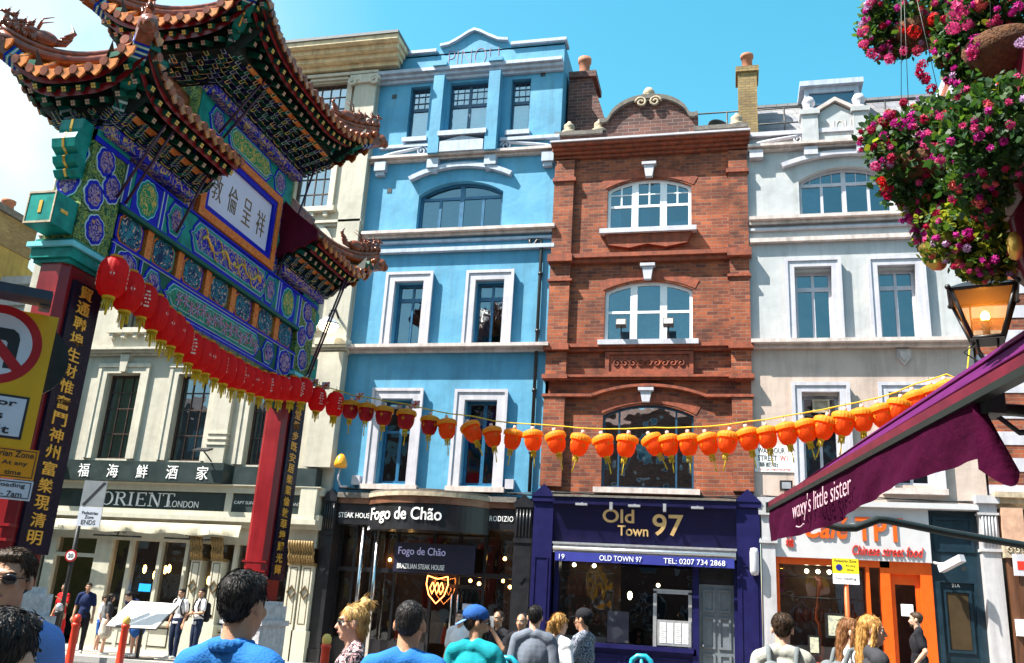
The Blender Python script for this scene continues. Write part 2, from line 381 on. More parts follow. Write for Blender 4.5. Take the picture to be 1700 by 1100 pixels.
def window(parent, x0, x1, z0, z1, rise, yf, fm, pm, bars=(), fw=0.07, inset=0.14, curtain=None, name='window', label=None, paned=None):
    """bars: (x0,x1,z0,z1) as fractions of the opening height/width, thin ones given as lines with thickness"""
    W, H = x1-x0, z1+rise-z0; y = yf+inset
    mb = MB(); p = arc_pts(x0, x1, z1, rise)
    outer = [(x0, z0)]+p+[(x1, z0)]
    cx = (x0+x1)/2
    inner = [(x0+fw, z0+fw)] + [(min(max(a, x0+fw), x1-fw), b-fw) for a, b in p] + [(x1-fw, z0+fw)]
    ring(mb, outer, inner, y, y+0.08)
    for ib, (a, b, c, d) in enumerate(bars):
        mb.box(x0+a*W, x0+b*W, y+0.012+0.002*ib, y+0.07-0.001*ib, z0+c*H, z0+d*H)
    w = mb.build(name, fm, parent); w['label'] = label if label else w.name.split('.')[0]
    if not label: del w['label']
    g = MB(); n = len(outer); yy = y+0.045
    g.add([(a, yy, b) for a, b in outer], [tuple(range(n))[::-1]]); g.build('pane', pm, w)
    if curtain:
        for (a, b, c, d, cm) in curtain:
            cb = MB(); k = 14; v = []
            for i in range(k+1):
                t = i/k; xx = x0+(a+(b-a)*t)*W; dy = 0.03*math.sin(t*24*(b-a)); v += [(xx, y+0.16+dy, z0+c*H), (xx, y+0.16+dy*0.6, z0+d*H)]
            cb.add(v, [(2*i, 2*i+2, 2*i+3, 2*i+1) for i in range(k)], 0, True); cb.build('curtain', cm, w)
    return w
def V(x, t=0.03): return (x-t/2, x+t/2, 0, 1)
def Hh(z, t=0.03, a=0, b=1): return (a, b, z-t/2, z+t/2)
def band(name, x0, x1, z0, z1, yf, proj, m, parent, steps=2, ends=0.0):
    """moulded string course or cornice: stepped profile, the upper step the deepest"""
    mb = MB(); h = (z1-z0)/steps
    for i in range(steps):
        k = (i+1)/steps; e = ends*k
        mb.box(x0-e, x1+e, yf-proj*k, yf+0.03, z0+h*i, z0+h*(i+1)-0.0005)
    return mb.build(name, m, parent)
def arch_band(name, x0, x1, z, rise, th, yf, proj, m, parent, n=20):
    p = arc_pts(x0, x1, z, rise, n); cx = (x0+x1)/2
    w = (x1-x0)/2; Rr = (w*w+rise*rise)/(2*rise); cz = z+rise-Rr
    q = [(cx+(a-cx)*(1+th/Rr), cz+(b-cz)*(1+th/Rr)) for a, b in p]
    mb = MB(); L = len(p)
    for i in range(L-1):
        a, b, c, d = p[i], p[i+1], q[i+1], q[i]; y0, y1 = yf-proj, yf+0.03
        v = [(a[0], y0, a[1]), (b[0], y0, b[1]), (c[0], y0, c[1]), (d[0], y0, d[1]), (a[0], y1, a[1]), (b[0], y1, b[1]), (c[0], y1, c[1]), (d[0], y1, d[1])]
        fs = [(0, 1, 2, 3), (0, 4, 5, 1), (3, 2, 6, 7)]
        if i == 0: fs.append((0, 3, 7, 4))
        if i == L-2: fs.append((1, 5, 6, 2))
        mb.add(v, fs)
    return mb.build(name, m, parent)
def surround(x0, x1, z0, z1, w, yf, proj, m, parent, sides=True):
    """moulded frame round three sides of an opening; outer size given, w = width"""
    mb = MB()
    mb.box(x0, x0+w, yf-proj, yf+0.02, z0, z1-w); mb.box(x1-w, x1, yf-proj, yf+0.02, z0, z1-w)
    mb.box(x0, x1, yf-proj, yf+0.02, z1-w, z1)
    t = 0.05
    mb.box(x0-0.03, x0+t, yf-proj-0.03, yf-proj+0.004, z0, z1-t); mb.box(x1-t, x1+0.03, yf-proj-0.03, yf-proj+0.004, z0, z1-t); mb.box(x0-0.03, x1+0.03, yf-proj-0.03, yf-proj+0.004, z1-t, z1+0.03)
    return mb.build('window_surround', m, parent)
def spiral(mb, c, r, y0, turns=1.6, th=0.03, flip=1, n=26):
    pts = []
    for i in range(n+1):
        t = i/n; a = t*turns*2*math.pi; rr = r*(1-0.8*t); pts.append((c[0]+flip*rr*math.cos(a), y0, c[1]+rr*math.sin(a)))
    mb.tube(pts, th, 6)

# facade materials
M_blue = plaster('blue_plaster', (0.075, 0.29, 0.46), patch=(0.12, 0.34, 0.48))
M_trim = mat('blue_white_trim', (0.38, 0.44, 0.53), 0.6, 0.14, 4, 0.15, 30, streak=0.35)
M_trimw = mat('white_trim', (0.47, 0.46, 0.51), 0.6, 0.1, 4, 0.15, 30, streak=0.25)
M_trimp = mat('pinkish_trim', (0.55, 0.47, 0.44), 0.65, 0.2, 4, 0.2, 30, streak=0.4)
M_cream = plaster('cream_plaster', (0.43, 0.405, 0.335), patch=(0.50, 0.47, 0.395))
M_creamt = mat('cream_trim', (0.52, 0.485, 0.40), 0.6, 0.12, 4, 0.15, 30, streak=0.3)
M_white = plaster('white_plaster', (0.40, 0.415, 0.425), patch=(0.47, 0.465, 0.455))
M_wpink = plaster('pinkish_plaster', (0.47, 0.375, 0.325), patch=(0.53, 0.43, 0.36))
M_brick = brick('red_brick', (0.42, 0.10, 0.032), (0.16, 0.038, 0.02), (0.24, 0.155, 0.115), w=0.27, h=0.092, dark=0.27)
M_brickp = mat('red_terracotta', (0.25, 0.054, 0.022), 0.75, 0.4, 6, 0.5, 40, streak=0.4)
M_dkbrick = brick('dark_brick', (0.20, 0.075, 0.055), (0.085, 0.04, 0.036), (0.26, 0.20, 0.18), w=0.30, h=0.105, dark=0.45)
M_ybrick = brick('yellow_brick', (0.34, 0.24, 0.09), (0.24, 0.17, 0.07), (0.14, 0.11, 0.07), dark=0.55)
M_stone = mat('weathered_stone', (0.42, 0.34, 0.24), 0.8, 0.3, 8, 0.4, 40, streak=0.4)
M_dstone = mat('sooty_stone', (0.13, 0.115, 0.10), 0.85, 0.4, 8, 0.5, 40)
M_wblue = mat('blue_painted_wood', (0.014, 0.10, 0.20), 0.4, 0.2, 8)
M_wnavy = mat('dark_blue_wood', (0.012, 0.055, 0.11), 0.4, 0.2, 8)
M_wwhite = mat('white_painted_wood', (0.74, 0.74, 0.75), 0.4, 0.08, 8)
M_wbrown = mat('brown_window_wood', (0.05, 0.025, 0.018), 0.45, 0.3, 8)
M_glass = glass('window_glass', (0.62, 0.72, 0.78), 0.30)
M_glassd = glass('dark_window_glass', (0.30, 0.42, 0.50), 0.13, rtint=(0.75, 0.9, 1.0))
M_glasss = glass('shop_glass', (0.62, 0.66, 0.66), 0.09)
M_curt = paper('net_curtain', (0.62, 0.68, 0.70), 0.3)
M_curtg = paper('green_blind', (0.36, 0.48, 0.44), 0.2)
M_bluepane = paper('blue_pane_backing', (0.14, 0.34, 0.50), 0.3)  # blue sheet behind some panes, painting in their deep blue reflection
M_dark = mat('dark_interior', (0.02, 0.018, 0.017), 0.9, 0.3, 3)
M_lead = mat('roof_lead', (0.11, 0.12, 0.13), 0.6, 0.3, 4, 0.2, 20)
M_black = mat('black_paint', (0.012, 0.012, 0.013), 0.35, 0.2, 10)
M_iron = mat('black_iron', (0.015, 0.015, 0.016), 0.45, 0.2, 10)
M_gold = mat('gold_leaf', (0.72, 0.42, 0.08), 0.3, 0.2, 12, metal=0.6)
M_goldp = mat('gold_paint', (0.72, 0.45, 0.10), 0.45, 0.15, 12)
M_chrome = mat('polished_steel', (0.62, 0.62, 0.64), 0.18, 0.1, 12, metal=1.0)
M_letw = mat('white_lettering', (0.85, 0.85, 0.85), 0.4, 0.04, 10)
M_letb = mat('black_lettering', (0.015, 0.015, 0.02), 0.5, 0.04, 10)
M_letr = mat('red_lettering', (0.55, 0.03, 0.015), 0.4, 0.06, 10)
M_lamp = mat('lamp_glow', (1, 0.7, 0.3), 0.5, 0, emit=(1.0, 0.5, 0.12), es=9)
M_lampw = mat('lamp_glow_pale', (1, 0.9, 0.7), 0.5, 0, emit=(1.0, 0.85, 0.55), es=7)
M_pot = mat('terracotta_pot', (0.36, 0.14, 0.075), 0.8, 0.3, 9, 0.2, 40)

# ================================================================== blue building
bx0, bx1 = -10.12, -4.50
blue = thing('terraced_building', 'tall blue plastered building with a curved parapet top and white window frames', 'building', (-7.3, YF, 0))
top = [(-9.11, -8.50, 14.61, 16.38, 0), (-7.89, -6.69, 14.64, 16.41, 0), (-6.01, -5.44, 14.62, 16.36, 0)]
aw = (-8.53, -6.05, 11.67, 12.78, 0.38)
mid = [(-8.90, -8.03, 8.28, 10.10, 0), (-6.62, -5.75, 8.28, 10.08, 0)]
low = [(-8.92, -7.97, 4.58, 6.79, 0), (-6.66, -5.68, 4.58, 6.79, 0)]
mb = MB(); facade(mb, bx0, bx1, 4.3, 17.45, YF, top+[aw]+mid+low)
shell(mb, bx0, bx1, 4.3, 17.45, YF, 9)
PED = [(-8.3, 17.66), (-8.02, 17.70), (-7.72, 17.86), (-7.45, 18.04), (-7.26, 18.12), (-7.07, 18.04), (-6.80, 17.87), (-6.50, 17.71), (-6.2, 17.66)]
par = [(bx0, 17.4)] + [(bx0, 17.50), (-8.4, 17.52), (-8.3, 17.62)] + PED + [(-6.1, 17.52), (bx1, 17.50), (bx1, 17.4)]
mb.prism(par, YF, YF+0.35)
wall = mb.build('wall', [M_blue], blue)
cop = MB()
for xa, xb, za, zb in ((bx0-0.06, -8.4, 17.50, 17.60), (-6.1, bx1+0.06, 17.50, 17.60)): cop.box(xa, xb, YF-0.10, YF+0.42, za, zb)
cop.build('coping', M_trim, blue)
mb = MB()
for (xa, za), (xb, zb) in zip(PED[:-1], PED[1:]):
    v = [(xa, y, za+d) for y in (YF-0.11, YF+0.4) for d in (0, 0.09)]+[(xb, y, zb+d) for y in (YF-0.11, YF+0.4) for d in (0, 0.09)]
    mb.add(v, [(0, 1, 5, 4), (2, 6, 7, 3), (1, 3, 7, 5), (0, 4, 6, 2), (0, 2, 3, 1), (4, 5, 7, 6)])
mb.build('pediment_coping', M_trim, blue)
band('cornice', bx0-0.02, bx1, 16.50, 16.82, YF, 0.30, M_trim, blue, 3)
cb = MB(); cb.box(-8.30, -7.98, YF-0.32, YF+0.02, 13.95, 16.5); cb.box(-6.62, -6.28, YF-0.32, YF+0.02, 13.95, 16.5)
cb.box(-8.36, -7.94, YF-0.36, YF+0.02, 16.82, 16.94); cb.box(-6.66, -6.24, YF-0.36, YF+0.02, 16.82, 16.94)
cb.build('pilaster', M_blue, blue)
text('lettering', 'PINOLI', 1.55, 0.58, (-8.02, YF-0.004, 16.96), (1, 0, 0), (0, 0, 1), mat('faded_rose_lettering', (0.30, 0.19, 0.25), 0.7, 0.2, 6), blue, 0.008, bold=-0.034)
lead = [Hh(0.60, 0.05)] + [V(x, 0.035) for x in (0.33, 0.66)] ; lead = [Hh(0.60, 0.06), (0.32, 0.345, 0.6, 1), (0.655, 0.68, 0.6, 1), Hh(0.73, 0.012), Hh(0.86, 0.012)]
leadw = [Hh(0.60, 0.06), V(0.5, 0.07), (0.16, 0.172, 0.6, 1), (0.33, 0.342, 0.6, 1), (0.66, 0.672, 0.6, 1), (0.83, 0.842, 0.6, 1), Hh(0.73, 0.012), Hh(0.86, 0.012)]
for (a, b, c, d, r), bars in zip(top, (lead, leadw, lead)):
    window(blue, a, b, c, d, r, YF, M_wnavy, M_glass, bars, 0.06, 0.16, [(0.04, 0.96, 0.02, 0.62, M_curt)])
for a, b in ((-9.18, -8.42), (-6.08, -5.37)):
    MB().box(a, b, YF-0.16, YF+0.1, 14.47, 14.61).build('window_sill', M_trim, blue)
MB().box(-8.02, -6.58, YF-0.36, YF+0.1, 14.47, 14.62).build('window_sill', M_trim, blue)
ap = MB(); ap.prism([(-7.96, 13.98), (-6.66, 13.98), (-6.66, 14.30), (-7.31, 14.46), (-7.96, 14.30)], YF-0.30, YF); ap.build('apron_panel', M_trim, blue)
band('string_course', bx0, bx1, 13.84, 14.0, YF, 0.24, M_trimp, blue, 2)
band('string_course', bx0+0.25, -8.36, 14.30, 14.40, YF, 0.12, M_trim, blue, 1); band('string_course', -6.22, bx1, 14.30, 14.40, YF, 0.14, M_trim, blue, 1)
mb = MB()
for x in (-9.75, -8.15, -6.45, -4.80):
    mb.box(x-0.17, x+0.17, YF-0.20, YF+0.02, 13.55, 13.84); mb.box(x-0.13, x+0.13, YF-0.14, YF+0.02, 13.42, 13.55)
mb.build('corbel', M_trim, blue)
mb = MB()
for xa, xb, fl in ((-9.75, -8.55, 1), (-4.70, -6.05, -1)):
    p = [(xa+(xb-xa)*t, YF-0.07, 14.04+0.24*t**0.7) for t in np.linspace(0, 1, 12)]; mb.tube(p, 0.05, 6)
    spiral(mb, (xb, 14.16), 0.16, YF-0.07, flip=fl)
mb.build('scroll_ornament', M_trim, blue)
arch_band('hood_mould', -8.80, -5.86, 13.20, 0.36, 0.13, YF, 0.16, M_trim, blue)
window(blue, *aw, YF, M_wblue, M_glassd, [Hh(0.70, 0.055), V(0.5, 0.05), (0.23, 0.26, 0, 0.7), (0.74, 0.77, 0, 0.7)], 0.08, 0.18, [(0.03, 0.24, 0.02, 0.7, M_curt), (0.27, 0.46, 0.02, 0.7, M_curtg)])
band('string_course', bx0+0.05, bx1, 11.44, 11.62, YF, 0.26, M_trimp, blue, 2)
band('string_course', bx0+0.05, bx1, 11.27, 11.34, YF, 0.10, M_trim, blue, 1)
band('string_course', bx0+0.05, bx1, 10.98, 11.09, YF, 0.15, M_trim, blue, 1)
for (a, b, c, d, r), (fa, fb, ft) in zip(mid, ((-9.18, -7.86, 10.36), (-6.86, -5.58, 10.34))):
    window(blue, a, b, c, d, r, YF, M_wblue, M_glassd, [Hh(0.75, 0.06), V(0.5, 0.07)], 0.07, 0.15, [(0.05, 0.5, 0.02, 0.72, M_bluepane), (0.05, 0.95, 0.78, 0.97, M_curtg)])
    MB().box(a+0.58, a+0.76, YF+0.205, YF+0.21, c+1.1, c+1.28).build('paper_notice', M_letw, blue)
    surround(fa, fb, 8.26, ft, 0.24, YF, 0.13, M_trimw, blue)
band('string_course', bx0, bx1, 8.08, 8.26, YF, 0.32, M_trimp, blue, 2)
for (a, b, c, d, r), (fa, fb, ft) in zip(low, ((-9.22, -7.84, 7.05), (-6.92, -5.55, 7.02))):
    window(blue, a, b, c, d, r, YF, M_wblue, M_glassd, [V(0.5, 0.09), Hh(0.62, 0.03)], 0.08, 0.15)
    surround(fa, fb, 4.52, ft, 0.25, YF, 0.13, M_trimw, blue)
    MB().box(fa-0.08, fb+0.08, YF-0.2, YF+0.1, 4.40, 4.53).build('window_sill', M_trimp, blue)
mb = MB(); mb.tube([(-5.18, YF-0.10, 11.25), (-5.18, YF-0.10, 11.12), (-5.10, YF-0.10, 11.05), (-5.02, YF-0.10, 11.12), (-4.98, YF-0.10, 11.22), (-4.88, YF-0.09, 11.20), (-4.86, YF-0.08, 11.0), (-4.84, YF-0.08, 4.45)], 0.045, 8)
for z in (10.2, 8.6, 7.0, 5.4): mb.cone((-4.85, YF-0.08, z), (-4.85, YF-0.08, z+0.07), 0.065, 0.065, 8)
mb.build('drain_pipe', M_iron, blue)
mb = MB()
for x, z in ((-9.62, 16.1), (-5.1, 16.45), (-9.45, 12.98)): mb.box(x-0.07, x+0.07, YF-0.012, YF+0.02, z-0.07, z+0.07)
mb.build('air_vent', M_iron, blue)
# chimney stack rising behind the blue parapet's right end
chim = thing('chimney_stack', 'dark sooty brick chimney stack beside the blue parapet with one red pot', 'chimney', (-3.95, 23.2, 14.2))
mb = MB(); mb.box(-4.42, -3.35, 22.5, 23.6, 13.6, 15.2); mb.prism([(-4.42, 15.2), (-3.35, 15.2), (-3.75, 16.55), (-4.42, 16.55)], 22.5, 23.6); mb.box(-4.42, -3.62, 22.42, 23.6, 16.55, 16.75)
mb.build('stack', M_dkbrick, chim); MB().lathe([(0.16, 0), (0.15, 0.3), (0.17, 0.55), (0.20, 0.58), (0.20, 0.72), (0.13, 0.72), (0.12, 0.6)], (-4.05, 22.9, 16.75), 14).build('chimney_pot', M_pot, chim)

# ================================================================== brick building
kx0, kx1 = -4.58, 0.52
brk = thing('terraced_building', 'red brick building with a curved gable top and white sash windows', 'building', (-2.0, YF, 0))
b3 = (-3.12, -0.90, 11.42, 12.66, 0.27); b2 = (-3.11, -0.87, 8.28, 9.72, 0.26); b1 = (-3.08, -0.85, 4.62, 6.42, 0.28)
mb = MB(); facade(mb, kx0, kx1, 4.3, 14.0, YF, [b3, b2, b1], 0.2); shell(mb, kx0, kx1, 4.3, 14.0, YF, 8.5)
mb.build('wall', M_brick, brk)
mb = MB()
for a, b in ((kx0, -4.04), (0.06, kx1+0.02)):
    for z0, z1 in ((4.6, 6.85), (7.42, 8.06), (8.24, 10.5), (10.72, 13.55)): mb.box(a, b, YF-0.14, YF+0.02, z0, z1)
mb.build('pilaster', M_brick, brk)
for nm, z0, z1, pr in (('string_course', 10.50, 10.72, 0.22), ('string_course', 8.06, 8.24, 0.20), ('string_course', 7.30, 7.42, 0.20), ('string_course', 9.98, 10.04, 0.17), ('string_course', 12.9, 13.0, 0.17)):
    mb = MB(); mb.box(kx0-0.02, kx1+0.02, YF-pr*0.6, YF+0.03, z0, (z0+z1)/2); mb.box(kx0-0.03, kx1+0.03, YF-pr, YF+0.03, (z0+z1)/2, z1)
    for a, b in ((kx0-0.06, -3.98), (0.0, kx1+0.08)): mb.box(a, b, YF-pr-0.06, YF, z0+0.01, z1-0.002)
    if nm == 'string_course' and z0 in (9.98, 12.9):
        mb = MB()
        for a, b in ((kx0-0.04, -3.98), (0.0, kx1+0.06)): mb.box(a, b, YF-pr-0.02, YF, z0, z1)
    mb.build(nm, M_brickp, brk)
mb = MB(); mb.box(kx0-0.05, -3.35, YF-0.17, YF+0.03, 6.86, 6.93); mb.box(-0.58, kx1+0.06, YF-0.17, YF+0.03, 6.86, 6.93); mb.build('string_course', M_brickp, brk)
arch_band('hood_mould', -3.36, -0.57, 6.87, 0.26, 0.07, YF, 0.15, M_brickp, brk)
mb = MB()
for (a, b, c, d, r) in (b3, b2, b1):       # flat brick arches above the openings
    pass
for bb in (b3, b2, b1): arch_band('brick_arch', bb[0]-0.06, bb[1]+0.06, bb[3]+0.02, bb[4]+0.02, 0.24, YF, 0.014, M_brickp, brk)
mb = MB()
for z0, z1 in ((12.94, 13.36), (9.99, 10.42), (6.74, 7.10)): mb.prism([(-2.10, z0), (-1.92, z0), (-1.87, z1-0.08), (-2.15, z1-0.08)], YF-0.14, YF); mb.box(-2.20, -1.82, YF-0.18, YF, z1-0.08, z1)
mb.build('keystone', M_trimw, brk)
sash6 = [(0.29, 0.37, 0, 1), (0.63, 0.71, 0, 1), Hh(0.50, 0.045), (0.155, 0.175, 0.5, 1), (0.49, 0.51, 0.5, 1), (0.825, 0.845, 0.5, 1), Hh(0.73, 0.018)]
sash3 = [(0.29, 0.37, 0, 1), (0.63, 0.71, 0, 1), Hh(0.52, 0.04)]
window(brk, *b3, YF, M_wwhite, M_glassd, sash6, 0.08, 0.10, [(0.04, 0.16, 0.03, 0.5, M_curt), (0.40, 0.5, 0.03, 0.48, M_bluepane), (0.74, 0.96, 0.03, 0.22, M_curt)])
window(brk, *b2, YF, M_wwhite, M_glassd, sash3, 0.08, 0.10, [(0.04, 0.3, 0.03, 0.52, M_curt), (0.37, 0.63, 0.03, 0.52, M_curt), (0.7, 0.96, 0.03, 0.52, M_curt), (0.04, 0.96, 0.55, 0.97, M_bluepane)])
window(brk, *b1, YF, M_wnavy, glass('mirror_glass', (0.3, 0.36, 0.4), 0.42), [(0.17, 0.19, 0, 1), (0.80, 0.82, 0, 1)], 0.05, 0.10)
for z, a, b in ((11.28, -3.28, -0.76), (8.20, -3.24, -0.72), (4.47, -3.24, -0.70)):
    MB().box(a, b, YF-0.24, YF+0.11, z, z+0.13).build('window_sill', M_trimw if z > 5 else M_trimp, brk)
mb = MB(); mb.prism([(-3.15, 11.28), (-0.88, 11.28), (-1.0, 10.98), (-1.55, 10.88), (-2.02, 10.98), (-2.5, 10.88), (-3.05, 10.98)], YF-0.13, YF); mb.build('apron_panel', M_brickp, brk)
mb = MB(); mb.box(-3.05, -0.85, YF-0.06, YF+0.01, 7.44, 8.04); ring(mb, [(-3.05, 7.44), (-3.05, 8.04), (-0.85, 8.04), (-0.85, 7.44)], [(-2.95, 7.52), (-2.95, 7.97), (-0.95, 7.97), (-0.95, 7.52)], YF-0.10, YF-0.05)
for i in range(9):
    x = -2.75+0.2*i; spiral(mb, (x, 7.74), 0.11, YF-0.07, 1.3, 0.022, 1 if i < 4 else -1, 14)
mb.build('carved_panel', M_brickp, brk)
band('cornice', kx0-0.05, kx1+0.06, 13.62, 13.98, YF, 0.36, M_brickp, brk, 4, 0.04)
MB().box(kx0-0.12, kx1+0.12, YF-0.42, YF+0.1, 13.98, 14.03).build('cornice_flashing', M_trimw, brk)
mb = MB(); gab = [(-3.40, 14.03), (-3.40, 14.62)] + [(-3.40+0.45*t, 14.62+0.10*t) for t in (0.3, 0.6, 1.0)]
gl = []
for t in np.linspace(0, 1, 25):
    x = -3.40+2.68*t; u = abs(t-0.5)*2
    z = 14.64+0.70*max(0, 1-(u/0.84)**2.2)**0.62 + 0.06*max(0, (u-0.84)/0.16); gl.append((x, z))
poly = [(-3.40, 14.03)] + gl + [(-0.72, 14.03)]
mb.prism(poly, YF+0.0, YF+0.32); mb.box(kx0, -3.40, YF+0.002, YF+0.30, 14.03, 14.36); mb.box(-0.72, kx1, YF+0.002, YF+0.30, 14.03, 14.26)
mb.build('gable', M_dkbrick, brk)
mb = MB()
for i in range(len(gl)-1):
    (xa, za), (xb, zb) = gl[i], gl[i+1]; v = []
    for y in (YF-0.12, YF+0.36):
        v += [(xa, y, za), (xb, y, zb), (xb, y, zb+0.13), (xa, y, za+0.13)]
    mb.add(v, [(0, 1, 2, 3), (7, 6, 5, 4), (0, 4, 5, 1), (3, 2, 6, 7)] + ([(0, 3, 7, 4)] if i == 0 else []) + ([(1, 5, 6, 2)] if i == len(gl)-2 else []))
mb.box(kx0-0.08, -3.30, YF-0.10, YF+0.36, 14.36, 14.48); mb.box(-0.82, kx1+0.08, YF-0.10, YF+0.36, 14.26, 14.38)
mb.build('coping', M_dstone, brk)
mb = MB(); mb.lathe([(0.17, 0), (0.19, 0.1), (0.10, 0.18), (0.15, 0.28), (0.17, 0.36), (0.10, 0.48), (0.0, 0.52)], (-2.06, YF+0.1, 15.28), 12)
spiral(mb, (-2.25, 15.22), 0.16, YF-0.12, 1.5, 0.035, -1); spiral(mb, (-1.87, 15.22), 0.16, YF-0.12, 1.5, 0.035, 1)
mb.build('finial', M_stone, brk)
for x, z in ((-4.28, 14.48), (-3.42, 14.48), (0.30, 14.38)):
    MB().lathe([(0.2, 0), (0.22, 0.06), (0.10, 0.10), (0.16, 0.2), (0.15, 0.28), (0.06, 0.36), (0.05, 0.4), (0, 0.42)], (x, YF+0.1, z), 12).build('urn', M_stone, brk)

# ================================================================== white building
wx0, wx1 = 0.52, 5.55
wht = thing('terraced_building', 'white plastered building with a small gabled parapet and slate mansard roof', 'building', (3.0, YF, 0))
waw = (1.82, 4.08, 11.58, 12.62, 0.36)
wm = [(1.63, 2.50, 8.35, 10.13, 0), (3.56, 4.42, 8.35, 10.12, 0)]
wlw = [(1.68, 2.51, 4.85, 6.94, 0), (3.62, 4.45, 4.85, 6.94, 0)]
mb = MB(); facade(mb, wx0, wx1, 4.3, 13.98, YF, [waw]+wm+wlw); shell(mb, wx0, wx1, 4.3, 13.98, YF, 8); mb.build('wall', M_white, wht); mb = MB(); facade(mb, wx0+0.01, wx1-0.01, 4.32, 8.1, YF-0.012, wlw, 0.01); mb.build('lower_wall', M_wpink, wht)
band('cornice', wx0+0.05, wx1, 13.50, 13.64, YF, 0.26, M_trimp, wht, 2)
band('parapet_coping', wx0+0.05, wx1, 13.94, 14.06, YF, 0.12, M_trimw, wht, 1)
mb = MB()
for x in (0.78, 2.14, 3.42, 5.2): mb.box(x-0.17, x+0.17, YF-0.2, YF+0.02, 13.28, 13.50)
mb.build('corbel', M_trimw, wht)
mb = MB(); mb.box(1.95, 2.35, YF-0.18, YF+0.2, 13.64, 14.45); mb.box(3.22, 3.58, YF-0.18, YF+0.2, 13.64, 14.45)
mb.box(1.90, 2.40, YF-0.23, YF+0.25, 14.45, 14.58); mb.box(3.17, 3.63, YF-0.23, YF+0.25, 14.45, 14.58)
mb.prism([(2.35, 13.64), (3.22, 13.64), (3.22, 14.50), (2.78, 14.78), (2.35, 14.50)], YF-0.08, YF+0.2); mb.build('parapet_gable', M_white, wht)
mb = MB()
for xa, za, xb, zb in ((2.28, 14.50, 2.79, 14.82), (2.79, 14.82, 3.30, 14.50)):
    v = [(xa, y, za+dz) for y in (YF-0.18, YF+0.25) for dz in (0, 0.11)] + [(xb, y, zb+dz) for y in (YF-0.18, YF+0.25) for dz in (0, 0.11)]
    mb.add(v, [(0, 1, 5, 4), (2, 6, 7, 3), (1, 3, 7, 5), (0, 4, 6, 2), (0, 2, 3, 1), (4, 5, 7, 6)])
mb.build('gable_coping', M_trimp, wht)
text('lettering', 'PINOLI', 0.78, 0.42, (2.40, YF-0.08, 13.86), (1, 0, 0), (0, 0, 1), M_trimp, wht, 0.012, bold=-0.02)
for x in (2.15, 3.40): MB().lathe([(0.17, 0), (0.17, 0.08), (0.08, 0.13), (0.16, 0.25), (0.17, 0.33), (0.12, 0.44), (0, 0.49)], (x, YF, 14.58), 14).build('ball_finial', M_trimw, wht)
mb = MB()
for xa, xb, fl in ((0.72, 1.85, 1), (5.2, 3.75, -1)):
    p = [(xa+(xb-xa)*t, YF-0.07, 13.70+0.2*t**0.7) for t in np.linspace(0, 1, 12)]; mb.tube(p, 0.05, 6); spiral(mb, (xb, 13.80), 0.14, YF-0.07, flip=fl)
mb.build('scroll_ornament', M_trimw, wht)
arch_band('hood_mould', 1.44, 4.42, 12.98, 0.28, 0.12, YF, 0.16, M_trimw, wht)
window(wht, *waw, YF, M_trimw, M_glassd, [Hh(0.70, 0.06), V(0.49, 0.05), (0.235, 0.265, 0, 0.7), (0.735, 0.765, 0, 0.7), (0.12, 0.13, .7, 1), (0.24, 0.25, .7, 1), (0.36, 0.37, .7, 1), (0.62, 0.63, .7, 1), (0.74, 0.75, .7, 1), (0.87, 0.88, .7, 1)], 0.08, 0.16, [(0.03, 0.24, 0.02, 0.7, M_curt)])
band('string_course', wx0+0.05, wx1, 11.40, 11.58, YF, 0.24, M_trimp, wht, 2); band('string_course', wx0+0.05, wx1, 11.24, 11.30, YF, 0.1, M_trimw, wht, 1); band('string_course', wx0+0.05, wx1, 10.90, 11.01, YF, 0.14, M_trimp, wht, 1)
for (a, b, c, d, r), (fa, fb, ft) in zip(wm, ((1.42, 2.70, 10.40), (3.36, 4.62, 10.38))):
    window(wht, a, b, c, d, r, YF, M_trimw, M_glassd, [Hh(0.75, 0.06), V(0.5, 0.08)], 0.07, 0.15)
    surround(fa, fb, 8.28, ft, 0.20, YF, 0.13, M_trimw, wht)
band('string_course', wx0+0.02, wx1, 8.10, 8.28, YF, 0.32, M_trimp, wht, 2)
for (a, b, c, d, r), (fa, fb, ft) in zip(wlw, ((1.48, 2.74, 7.2), (3.42, 4.66, 7.2))):
    window(wht, a, b, c, d, r, YF, M_trimw, M_glassd, [Hh(0.72, 0.05), V(0.5, 0.08)], 0.07, 0.15, [(0.05, 0.95, 0.03, 0.5, paper('pink_curtain', (0.5, 0.32, 0.3), 0.2))])
    surround(fa, fb, 4.75, ft, 0.20, YF, 0.13, M_trimw, wht)
    MB().box(fa-0.06, fb+0.06, YF-0.18, YF+0.1, 4.63, 4.76).build('window_sill', M_trimp, wht)
mb = MB(); mb.prism([(1.95, 6.55), (2.3, 6.55), (2.3, 6.83), (1.95, 6.83)], YF+0.05, YF+0.16); ring(mb, [(1.93, 6.53), (1.93, 6.85), (2.32, 6.85), (2.32, 6.53)], [(1.98, 6.58), (1.98, 6.8), (2.27, 6.8), (2.27, 6.58)], YF+0.02, YF+0.06); mb.build('ventilator', M_stone, wht)
mb = MB(); mb.prism([(3.87, 8.06), (4.19, 8.06), (4.19, 7.86), (4.03, 7.66), (3.87, 7.86)], YF-0.06, YF+0.01); mb.prism([(3.93, 8.0), (4.13, 8.0), (4.13, 7.88), (4.03, 7.75), (3.93, 7.88)], YF-0.09, YF-0.05); mb.build('plaque_shield', M_trimp, wht)
M_slate = brick('roof_slates', (0.19, 0.20, 0.23), (0.26, 0.26, 0.27), (0.09, 0.09, 0.10), 0.3, 0.2, 0.7)
